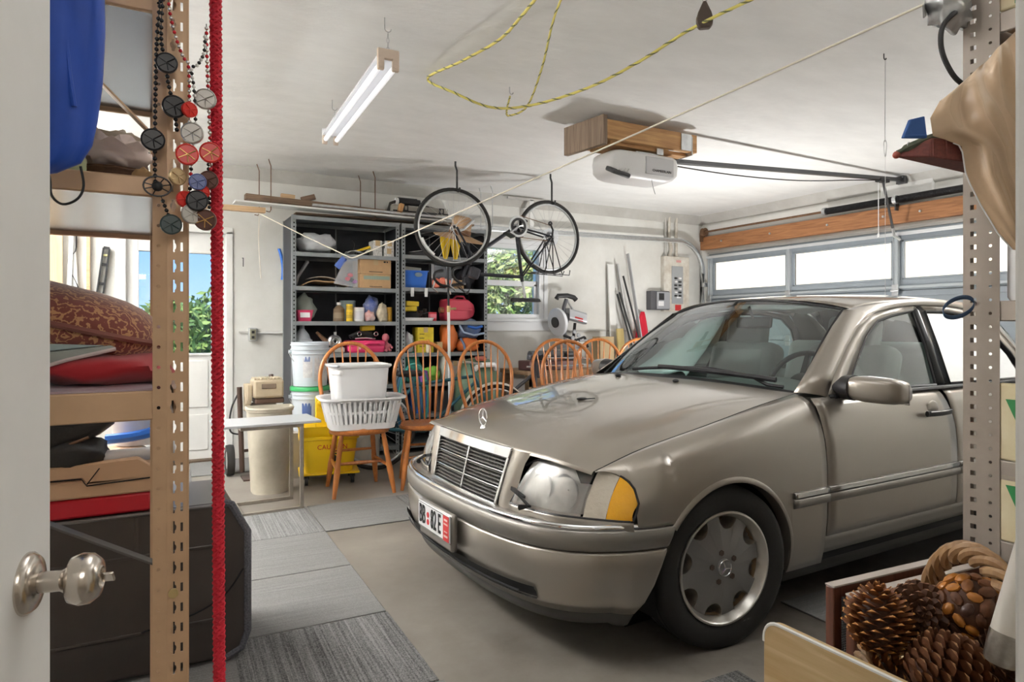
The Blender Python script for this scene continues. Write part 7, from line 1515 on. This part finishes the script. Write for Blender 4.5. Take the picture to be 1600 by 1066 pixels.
part(MB().bb(-.30, .22, -.16, .16, 0, .065), 'red_base', M('deep_red_plastic', (.50, .008, .02), .4), t, bevel=.01); part(MB().bb(-.305, .225, -.165, .165, .065, .125), 'tan_body', TC, t, bevel=.008)
b = MB(); b.prism([(-.305, .128), (.02, .128), (.035, .105), (.228, .112), (.228, .150), (.18, .185), (-.305, .160)], .33, Matrix.Translation((0, .165, 0)) @ Euler((R(90), 0, 0)).to_matrix().to_4x4()); part(b, 'lid', TC, t, bevel=.006); part(MB().tube([(-.30, -.167, .130), (.02, -.167, .130), (.035, -.167, .106), (.22, -.167, .114)], .0022, 5), 'lid_seam', DARK, t); part(MB().tube([(.035, -.167, .11), (.07, -.167, .16)], .0018, 5), 'hinge_crease', DARK, t)
t = thing('black_gear_bag', 'long black leather gear bag lying on the cooler', 'bag', (-.26, 2.62, .74)); GB_ = M('black_leather', (.018, .017, .017), .42, bump=.15, bscale=60)
b = MB(); rs = []
for x, h_, z in ((-.22, .05, .06), (-.16, .085, .075), (-.05, .095, .105), (.06, .08, .135), (.13, .055, .150), (.17, .03, .160)): rs.append([(x, .07*math.cos(a), z+h_*math.sin(a)*.9) for a in lin(0, 2*PI, 19)[:-1]])
b.rings(rs); part(b, 'body', GB_, t, smooth=60); blob('lower_pouch', (.05, -.01, .045), (.11, .07, .06), GB_, t, seed=71, amp=.1); part(MB().tube([(-.22, -.06, -.0), (-.05, -.065, .045), (.10, -.06, .10)], .005, 6), 'brown_piping', M('brown_leather', (.22, .12, .07), .5), t)
part(MB().tube(spline([(-.08, -.07, .12), (.0, -.10, .15), (.06, -.085, .145)], 5), .010, 6), 'grip', GB_, t)
part(MB().box((.24, .0, .19), (.20, .05, .035), (0, R(-22), 0)), 'dark_tail', GB_, t, bevel=.012)
t = thing('white_blue_tub', 'white tub with a blue handle piece behind the gear bag', 'tub', (-.02, 2.86, .764)); part(MB().lathe([(.001, 0), (.075, 0), (.105, .16), (.11, .16), (.10, .15), (.07, .01)], 28), 'tub', WPL, t); part(MB().tube(spline([(-.10, -.095, .035), (0, -.118, .045), (.06, -.11, .07), (.085, -.10, .17)], 5), .018, 8), 'blue_handle', BLU, t)
t = thing('clear_scoop', 'translucent plastic scoop lying on the cooler lid', 'scoop', (-.03, 2.60, .735)); part(MB().lathe([(.001, 0), (.045, .004), (.05, .03), (.048, .03), (.043, .008)], 20, Matrix.Translation((.06, 0, .03)) @ Euler((0, R(80), 0)).to_matrix().to_4x4() @ Matrix.Scale(2.2, 4, (0, 0, 1))), 'scoop_bowl', M('frosted_clear', (.70, .72, .76), .3, trans=.5), t); part(MB().bb(.045, .06, -.05, .05, .03, .045), 'white_band', WPL, t); part(MB().cyl((-.13, 0, .03), (.06, 0, .03), .022, n=12), 'scoop_handle', MATS['frosted_clear'], t)
# things on the back wall seen through the rack
t = thing('spirit_level', 'black spirit level hanging on the wall left of the garden door', 'level', (-.335, 6.47, 1.40)); 
for x in (-.022, .022): part(MB().bb(x-.006, x+.006, -.02, .02, 0, .46), 'flange', BLACK, t)
for z in (0, .15, .31, .45): part(MB().bb(-.022, .022, -.012, .012, z, z+.022), 'web', BLACK, t)
part(MB().cyl((-.016, 0, .40), (.016, 0, .40), .010, n=10), 'vial', M('vial_yellow', (.62, .60, .30), .2), t)
o = t; o.rotation_euler = (0, R(7), 0)
tag(MB().box((-.66, 6.43, 1.2), (.16, .02, 2.0)).obj('plywood_sheet', wood('pale_ply', (.60, .44, .27), (.48, .33, .19), 'Z', .7)), 'pale plywood sheet leaning at the far left of the back wall', 'board'); tag(MB().box((-.55, 6.44, 1.1), (.03, .03, 2.1), (0, R(2), 0)).obj('white_lath', WHITE), 'white lath leaning beside the plywood sheet', 'board')
tag(MB().box((-.475, 6.46, 1.15), (.04, .03, 2.2), (0, R(-3), 0)).obj('white_pipe', WHITE, bevel=.008), 'white square pipe on the wall between the cable and the wooden rail', 'pipe'); tag(MB().box((-.408, 6.47, 1.15), (.025, .03, 2.2)).obj('wooden_rail', HB2), 'thin brown wooden rail left of the spirit level', 'rail')
tag(MB().tube(spline([(-.50, 6.46, 2.2), (-.49, 6.45, 1.85), (-.54, 6.45, 1.76), (-.53, 6.45, 1.66), (-.47, 6.45, 1.48), (-.46, 6.46, 1.1)], 6), .006, 6).obj('black_cable', BLACK), 'black cable running down the wall beside the plywood', 'cable')
# ---------------------------------------------------------------- right rack
rr = thing('storage_rack', 'grey-brown perforated steel rack at the right foreground', 'rack', (2.08, 1.0, 0))
def rpost(x, y, nm='post'):
    b = perf((x, y, 0), (-.12, .993, 0), 1, .046, 0, 2.2, [(.012, sqr(.007, .0065)), (.036, sqr(.0015, .0015))]); b = perf((x, y, 0), (-.12, .993, 0), 1, .046, 0, 2.2, [(.020, sqr(.0075, .0068))]); o = part(b, nm, GRK, rr, solid=.002, smooth=0, fixn=False)
    b = perf((x, y, 0), (.16, -.987, 0), 1, .044, 0, 2.2, [(.022, circ(.0042))]); part(b, 'post_face', GRK, o, solid=.002, smooth=0, fixn=False); part(MB().bb(x+.004, x+.05, y+.044, y+.047, 0, 2.2), 'post_side', GRK, o)
rpost(0, 0)
for x, y in ((.9, 0), (0, -.75), (.9, -.75)): part(MB().bb(x, x+.004, y, y+.045, 0, 2.2).bb(x, x+.045, y, y+.004, 0, 2.2), 'post', GRK, rr)
for z in (.16, .575, .80, 1.245, 1.62, 2.05):
    part(MB().bb(.008, .02, -.75, -.03, z-.028, z+.028), 'end_beam', GRK, rr, bevel=.003); part(MB().bb(.0, .93, .005, .017, z-.028, z+.028), 'beam', GRK, rr, bevel=.003); part(MB().bb(.02, .92, -.74, .0, z+.02, z+.028), 'shelf_sheet', M('tan_shelf_board', (.36, .26, .17), .7), rr)
part(MB().bb(.40, .41, -.74, -.0, .2, 2.05), 'divider_sheet', M('tan_shelf_board'), rr)
CRM = M('cream_sign_board', (.70, .62, .42), .55, c2=(.58, .48, .28), scale=5); GRL = M('green_letter', (.02, .22, .06), .5)
def sign(label, z, letter, h_=.215):
    t = thing('letter_sign', label, 'sign', (2.096, .79, z)); part(MB().bb(-.008, .008, -.20, .170, 0, h_), 'board', CRM, t, bevel=.006); text(letter, .15, GRL, t, (-.0092, .098, h_/2), (R(90), 0, R(-90)), bold=.006, name='letter'); return t
sign('cream sign board with a green letter on the middle shelf of the right rack', .829, 'V'); sign('cream sign board with a green letter low on the right rack', .604, 'V', .19); sign('cream sign board with green lettering at the top of the right rack', 2.079, 'E', .12)
t = thing('white_jug', 'white plastic jug with black print on the right rack', 'jug', (2.16, .83, 1.274)); b = MB(); b.rings([[(x*k, y*k, z) for x, y in rbox(.12, .25, 0, .03)] for k, z in ((.95, 0), (1, .01), (1, .20), (.9, .24), (.4, .29), (.25, .30), (.25, .32))]); part(b, 'jug_body', WPL, t)
for k in range(7): part(MB().bb(-.0625, -.061, -.004-.008*k, .0-.008*k, .10, .15), 'print_bar', INK, t)
part(MB().tube([(-.062, .07+.010*math.cos(a), .055+.010*math.sin(a)) for a in lin(0, 2*PI, 4)[:-1]], .002, 5, loop=True), 'recycling_mark', INK, t); part(MB().bb(-.0625, -.061, .05, .09, .02, .035), 'label_block', M('tan_card'), t)
# tan plastic bag
PB = M('tan_plastic_film', (.62, .44, .28), .3, trans=.12, var=.12, scale=6, coat=.2)
t = thing('tan_plastic_bag', 'large tan plastic bag hanging over the right rack', 'bag', (1.86, .90, 1.42))
L_ = [(-.02, .04, .40), (-.075, .055, .36), (-.100, .065, .315), (-.092, .063, .27), (-.06, .05, .262), (-.022, .03, .245), (.0, .03, .17), (.035, .01, .09), (.075, -.01, .02), (.10, -.03, -.02)]
R2 = [(.10, -.05, .55), (.11, -.06, .50), (.12, -.07, .42), (.12, -.08, .34), (.12, -.08, .28), (.12, -.08, .22), (.125, -.08, .16), (.13, -.09, .08), (.13, -.09, .02), (.13, -.09, -.02)]
def bagpt(u, v, o=0):
    i = min(int(v*(len(L_)-1)), len(L_)-2); q_ = v*(len(L_)-1)-i; a = Vector(L_[i]).lerp(Vector(L_[i+1]), q_); c = Vector(R2[i]).lerp(Vector(R2[i+1]), q_); p = a.lerp(c, u)
    f = .012*math.sin(11*u+6*v)*math.sin(PI*u)+.008*math.sin(23*u-9*v)*math.sin(PI*u); n_ = Vector((-.85, -.5, 0)); return tuple(p+n_*(f+.03*math.sin(PI*u)*math.sin(PI*v)-o))
part(MB().grid(lambda u, v: bagpt(u, v), lin(0, 1, 25), lin(0, 1, 37)), 'front_film', PB, t, smooth=70); part(MB().grid(lambda u, v: bagpt(u, v, .05*math.sin(PI*min(1, u*1.0))), lin(0, 1, 13), lin(0, 1, 19)), 'rear_film', PB, t, smooth=70)
part(MB().tube([bagpt(0, v) for v in lin(.5, 1, 14)], .002, 5), 'bright_hem', WPL, t); pass
PRN = M('olive_print', (.12, .16, .09), .6)
for k in range(4): p = bagpt(.80, .70+.028*k, -.003); part(MB().box(p, (.045-.006*(k % 2), .002, .007), (0, R(8), R(-28))), 'print_line', PRN, t)
t = thing('woven_hamper', 'dark red woven tray with a green garland sticking out of the right rack', 'tray', (1.92, .985, 1.648)); WV = M('dark_red_weave', (.20, .05, .035), .7, c2=(.10, .025, .02), scale=90)
b = MB(); b.add([(-.19, .055, 0), (-.16, -.02, -.012), (.10, -.10, -.03), (.16, .02, -.02), (-.19, .055, .012), (-.13, -.01, .045), (.10, -.09, .045), (.16, .02, .045)], [(0, 1, 2, 3), (7, 6, 5, 4), (0, 4, 5, 1), (1, 5, 6, 2), (2, 6, 7, 3), (3, 7, 4, 0)]); part(b, 'tray_body', WV, t, bevel=.004)
for k in range(7): part(MB().cyl((-.15+.04*k, -.022-.0125*k, -.010-.003*k), (-.135+.037*k, -.014-.0125*k, .040), .002, n=5), 'weave_rib', WV, t)
GG = M('dark_green_garland', (.06, .09, .06), .8, c2=(.16, .15, .10), scale=60); part(MB().tube(spline([(-.185, .05, .012), (-.15, .02, .032), (-.11, .0, .050), (-.07, -.02, .058), (.0, -.04, .060)], 6), [.006]*3+[.011]*22, 7), 'garland', GG, t); part(MB().ell((-.185, .052, .006), (.010, .010, .010), 10, 6), 'red_berry', M('rust_red', (.35, .07, .04), .5), t)
part(MB().tube([(-.165+.010*math.cos(a), .03, .025+.012*math.sin(a)) for a in lin(0, 2*PI, 11)[:-1]], .0012, 5, loop=True), 'wire_loop', STEEL, t)
t = thing('blue_scrap', 'small blue folded pennant beside the tan plastic bag', 'pennant', (1.725, .975, 1.68)); b = MB(); b.add([(-.04, .013, .0), (-.022, .005, .048), (.008, -.012, .056), (.014, -.015, .0), (-.04, .022, .0), (-.022, .014, .048), (.008, -.003, .056), (.014, -.006, .0)], [(0, 1, 2, 3), (7, 6, 5, 4), (0, 4, 5, 1), (1, 5, 6, 2), (2, 6, 7, 3), (3, 7, 4, 0)]); part(b, 'cloth', M('mid_blue_cloth', (.03, .10, .32), .7), t, bevel=.002); part(MB().tube([(-.036, .012, .006), (.012, -.014, .006)], .0025, 5), 'hem', M('mid_blue_cloth'), t)
t = thing('silver_bag', 'crumpled silver-grey bag at the top of the right rack', 'bag', (1.99, 1.06, 2.06)); blob('film', (.03, -.01, .06), (.07, .05, .065), M('silver_film', (.55, .56, .58), .25, .6, bump=.3, bscale=20), t, seed=91, amp=.25, flat=False); part(MB().box((-.03, .03, .05), (.09, .004, .035), (0, R(-25), R(25))), 'torn_flap', M('dull_grey_film', (.33, .33, .32), .5), t)
tag(MB().tube(spline([(2.02, 1.035, 2.09), (1.975, 1.02, 2.075), (1.95, 1.035, 2.04), (1.944, 1.037, 1.99), (1.955, 1.03, 1.94), (1.985, 1.015, 1.89), (2.03, .99, 1.86)], 6), .007, 8).obj('black_tube', BLACK), 'black curved rubber tube arching out of the right rack', 'tube')
t = thing('blue_strap_loop', 'dark blue webbing loop hanging on the right rack post', 'strap', (2.005, 1.02, 1.21)); SBL = M('dark_blue_webbing', (.04, .08, .16), .6)
b = MB(); b.rings([[(-.005+.043*math.cos(a)*.95+.0, .0-.02*math.cos(a), .045+.026*math.sin(a)+.28*.043*math.cos(a)+dz) for dz in (-.006, .006)] for a in lin(0, 2*PI, 41)], False, False); part(b, 'webbing', SBL, t, solid=.002); part(MB().tube([(.034, -.018, .056), (.055, -.012, .064), (.071, -.006, .060), (.073, -.004, .050)], .0022, 6), 'wire_hook', STEEL, t)
# framed insect screens leaning at the right rack
SFW = wood('dark_cherry_wood', (.16, .055, .028), (.09, .028, .015), 'Z', .35, coat=.3); MESH = M('grey_screen_mesh', (.16, .16, .165), .6, alpha=.55)
def screen(label, x0, y0, x1, y1, h_):
    a, c = Vector((x0, y0, 0)), Vector((x1, y1, 0)); L = (c-a).length; t = thing('window_screen', label, 'screen', a, math.atan2(c.y-a.y, c.x-a.x), 'framed insect screens'); fw = .028
    for x in (0, L-fw): part(MB().bb(x, x+fw, -.012, .012, 0, h_), 'stile', SFW, t, bevel=.003)
    for z in (0, h_-fw): part(MB().bb(fw, L-fw, -.012, .012, z, z+fw), 'rail', SFW, t, bevel=.003)
    part(MB().bb(0, L, -.013, .013, h_-.0005, h_+.004), 'worn_top_edge', M('worn_pale_edge', (.46, .40, .36), .45), t, bevel=.001)
    part(MB().bb(fw, L-fw, .001, .002, fw, h_-fw), 'mesh', MESH, t)
    b = MB()
    for k in range(int((L-2*fw)/.006)): b.bb(fw+.006*k, fw+.006*k+.0012, -.001, .0, fw, h_-fw)
    for k in range(int((h_-2*fw)/.006)): b.bb(fw, L-fw, -.001, .0, fw+.006*k, fw+.006*k+.0012)
    o = part(b, 'mesh_wires', M('screen_wire', (.24, .24, .25), .5, .5), t, smooth=0, fixn=False); o['kind'] = 'stuff'
screen('rear cherry-framed window screen leaning at the right rack', 1.45, 1.03, 2.03, .99, .572); screen('front cherry-framed window screen leaning at the right rack', 1.462, .985, 2.03, .945, .560)
# wooden stand with the pine cone basket
SW = wood('pale_worn_board', (.66, .50, .28), (.50, .34, .16), 'Y', .5); t = thing('wooden_stand', 'pale worn wooden stand with a rounded side panel', 'stand', (1.0, .60, 0))
pan = [(-.36, 0), (.245, 0), (.245, .62)]+[(.245-.03+.03*math.cos(a), .63+.03*math.sin(a)) for a in lin(0, PI/2, 7)]+[(-.36, .66)]
part(MB().prism(pan, .018, Matrix(((0, 0, 1, 0), (1, 0, 0, 0), (0, 1, 0, 0), (0, 0, 0, 1)))), 'side_panel', SW, t, bevel=.002)
part(MB().tube([(.002, y, z) for y, z in pan[2:]], .0035, 6), 'pale_edge', WHITE, t)
part(MB().bb(.018, .42, -.34, .235, .490, .508), 'top_board', SW, t, bevel=.003); part(MB().bb(.42, .438, -.34, .235, 0, .508), 'far_panel', SW, t, bevel=.003)
WI = wood('willow_cane', (.44, .27, .13), (.28, .15, .07), 'Z', .45); t = thing('willow_basket', 'round willow basket with an arched handle full of pine cones', 'basket', (1.19, .575, .509)); br = .150
for k in range(18): a = 2*PI*k/18; part(MB().tube([(br*.75*math.cos(a), br*.75*math.sin(a), .0), (br*.95*math.cos(a), br*.95*math.sin(a), .05), (br*1.08*math.cos(a), br*1.08*math.sin(a), .105)], .0035, 6), 'stake', WI, t)
for k in range(9): part(MB().tube([((br*(.78+.034*k)+.004*math.sin(9*a+k*PI))*math.cos(a), (br*(.78+.034*k)+.004*math.sin(9*a+k*PI))*math.sin(a), .008+.011*k) for a in lin(0, 2*PI, 55)[:-1]], .0042, 6, loop=True), 'weaver', WI, t)
for k in range(3): part(MB().tube([((br*1.12+.009*math.cos(10*a+k*2.09))*math.cos(a), (br*1.12+.009*math.cos(10*a+k*2.09))*math.sin(a), .112+.009*math.sin(10*a+k*2.09)) for a in lin(0, 2*PI, 81)[:-1]], .0062, 7, loop=True), 'rim_cane', WI, t)
part(MB().lathe([(.001, .004), (br*.8, .004)], 24), 'basket_floor', WI, t)
hv, hn = Vector((.095, .135)), Vector((.82, -.57))      # handle direction across the basket
for k in range(4):
    pts = []
    for i in range(57):
        a = PI*i/56; w1 = .013*math.cos(8.5*a+k*PI/2); w2 = .013*math.sin(8.5*a+k*PI/2); q_ = hv*math.cos(a)*1.02; pts.append((q_.x+hn.x*w2, q_.y+hn.y*w2, .10+(.215+w1)*math.sin(a)**.8))
    part(MB().tube(pts, .0078, 7), 'handle_cane', WI, t)
# pine cones
CONE = [M('cone_brown', (.20, .075, .028), .55, c2=(.09, .03, .012), scale=40), M('cone_orange', (.34, .13, .035), .5, c2=(.16, .05, .018), scale=30), M('cone_dark', (.13, .05, .02), .6, c2=(.06, .022, .01), scale=40)]
TIP = [M('cone_tip_tan', (.40, .22, .11), .5), M('cone_tip_orange', (.62, .28, .07), .45), M('cone_tip_dark', (.28, .13, .06), .5)]
def pinecone(label, c, R_, H, mi, rot, seed, n=110, open_=.9):
    rnd = random.Random(seed); t = thing('pine_cone', label, 'pine cone', c, 0, 'pine cones in the basket'); t.rotation_euler = rot
    part(MB().lathe([(.001, -H*.48), (R_*.45, -H*.40), (R_*.62, -H*.1), (R_*.5, H*.2), (R_*.22, H*.42), (.001, H*.5)], 14), 'core', CONE[2], t); b = MB(); b2 = MB()
    for k in range(n):
        f = k/n; a = k*2.39996; z = -H*.46+H*.93*f; prf = math.sin(PI*min(1, (f*.92+.10)))**.6; r0, r1 = R_*.45*prf, R_*(.98*prf+.04); s_ = R_*.20*(.6+.6*prf); up = .18*R_*(1 if open_ > .5 else 1.8)*(f+.25)
        d = Vector((math.cos(a), math.sin(a), 0)); tg = Vector((-math.sin(a), math.cos(a), 0)); p0 = d*r0+Vector((0, 0, z)); p1 = d*r1*rnd.uniform(.94, 1.04)+Vector((0, 0, z+up)); th = Vector((0, 0, s_*.28))
        m_ = p0.lerp(p1, .62)
        vs = [p0-tg*s_*.3, p0+tg*s_*.3, m_+tg*s_*.95-th*.4, p1+tg*s_*.55, p1-tg*s_*.55, m_-tg*s_*.95-th*.4, p0+th, m_+th*1.2, p1+th*.9]
        b.add(vs, [(0, 5, 2, 1), (5, 4, 3, 2), (0, 6, 7, 5), (1, 2, 7, 6), (5, 7, 8, 4), (2, 3, 8, 7), (4, 8, 3)])
        q0 = p1+th*.35; b2.add([q0-tg*s_*.5-th*.3, q0+tg*s_*.5-th*.3, q0+th*.7, q0+d*s_*.22], [(0, 1, 3), (1, 2, 3), (2, 0, 3), (0, 2, 1)])
    o = part(b, 'scales', CONE[mi], t, smooth=0, fixn=False); o2 = part(b2, 'scale_tips', TIP[mi], t, smooth=0, fixn=False); return t
pinecone('upright open pine cone at the left of the basket', (1.105, .690, 0.695), .056, .112, 1, (R(-8), R(8), 0), 1, 130)
pinecone('pine cone lying on its side at the front of the basket', (1.115, .585, 0.655), .058, .125, 0, (R(70), R(12), R(60)), 2, 130)
pinecone('pine cone seen end-on behind the front cone', (1.175, .660, 0.705), .050, .09, 2, (R(70), R(-10), R(-60)), 3, 110)
pinecone('dark pine cone at the right side of the basket', (1.195, .530, 0.675), .052, .10, 2, (R(40), R(50), 0), 4, 110)
pinecone('reddish pine cone low in the middle of the basket', (1.18, .60, 0.605), .054, .10, 1, (R(30), R(-50), 0), 5, 90)
pinecone('brown pine cone deep at the near side of the basket', (1.10, .53, 0.590), .050, .09, 0, (R(20), R(60), 30), 6, 90)
pinecone('brown pine cone at the far rim of the basket', (1.27, .65, 0.630), .050, .09, 0, (R(-40), R(20), 0), 7, 90)
pinecone('orange-brown pine cone under the upright one', (1.10, .66, 0.605), .050, .09, 1, (R(60), R(20), 0), 8, 90)
rnd = random.Random(5); t = thing('nut_ball', 'decorative ball of nuts and seed pods on top of the cones', 'ornament', (1.225, .602, .722)); part(MB().ell((0, 0, 0), (.052, .052, .052), 16, 10), 'ball_core', CONE[2], t)
for k in range(70):
    z = 1-2*(k+.5)/70; a = k*2.39996; d = Vector((math.sqrt(1-z*z)*math.cos(a), math.sqrt(1-z*z)*math.sin(a), z)); s_ = rnd.uniform(.010, .015)
    T = Matrix.Translation(d*.053) @ d.to_track_quat('Z', 'Y').to_matrix().to_4x4() @ Euler((0, 0, rnd.uniform(0, 3))).to_matrix().to_4x4(); part(MB().ell((0, 0, 0), (s_*1.15, s_*.75, s_*.55), 8, 5, T), 'nut', rnd.choice((CONE[1], M('hazel_orange', (.52, .20, .035), .3), M('nut_dark', (.10, .045, .03), .35), CONE[0])), t)
# white tapered pole with a metal ferrule
t = thing('white_pole', 'white tapered pole with a steel ferrule before the basket', 'pole', (.960, .440, .768)); a, c = Vector((0, 0, 0)), Vector((.045, -.028, .22))
part(MB().tube([a+(c-a)*.16, c], [.019, .013], 16), 'shaft', M('stained_white_tube', (.74, .70, .64), .4, c2=(.70, .66, .60), scale=20), t); part(MB().tube([a, a+(c-a)*.02, a+(c-a)*.18], [.017, .0195, .0195], 16), 'ferrule', M('worn_steel', (.34, .31, .28), .3, .9, var=.3, scale=40), t)
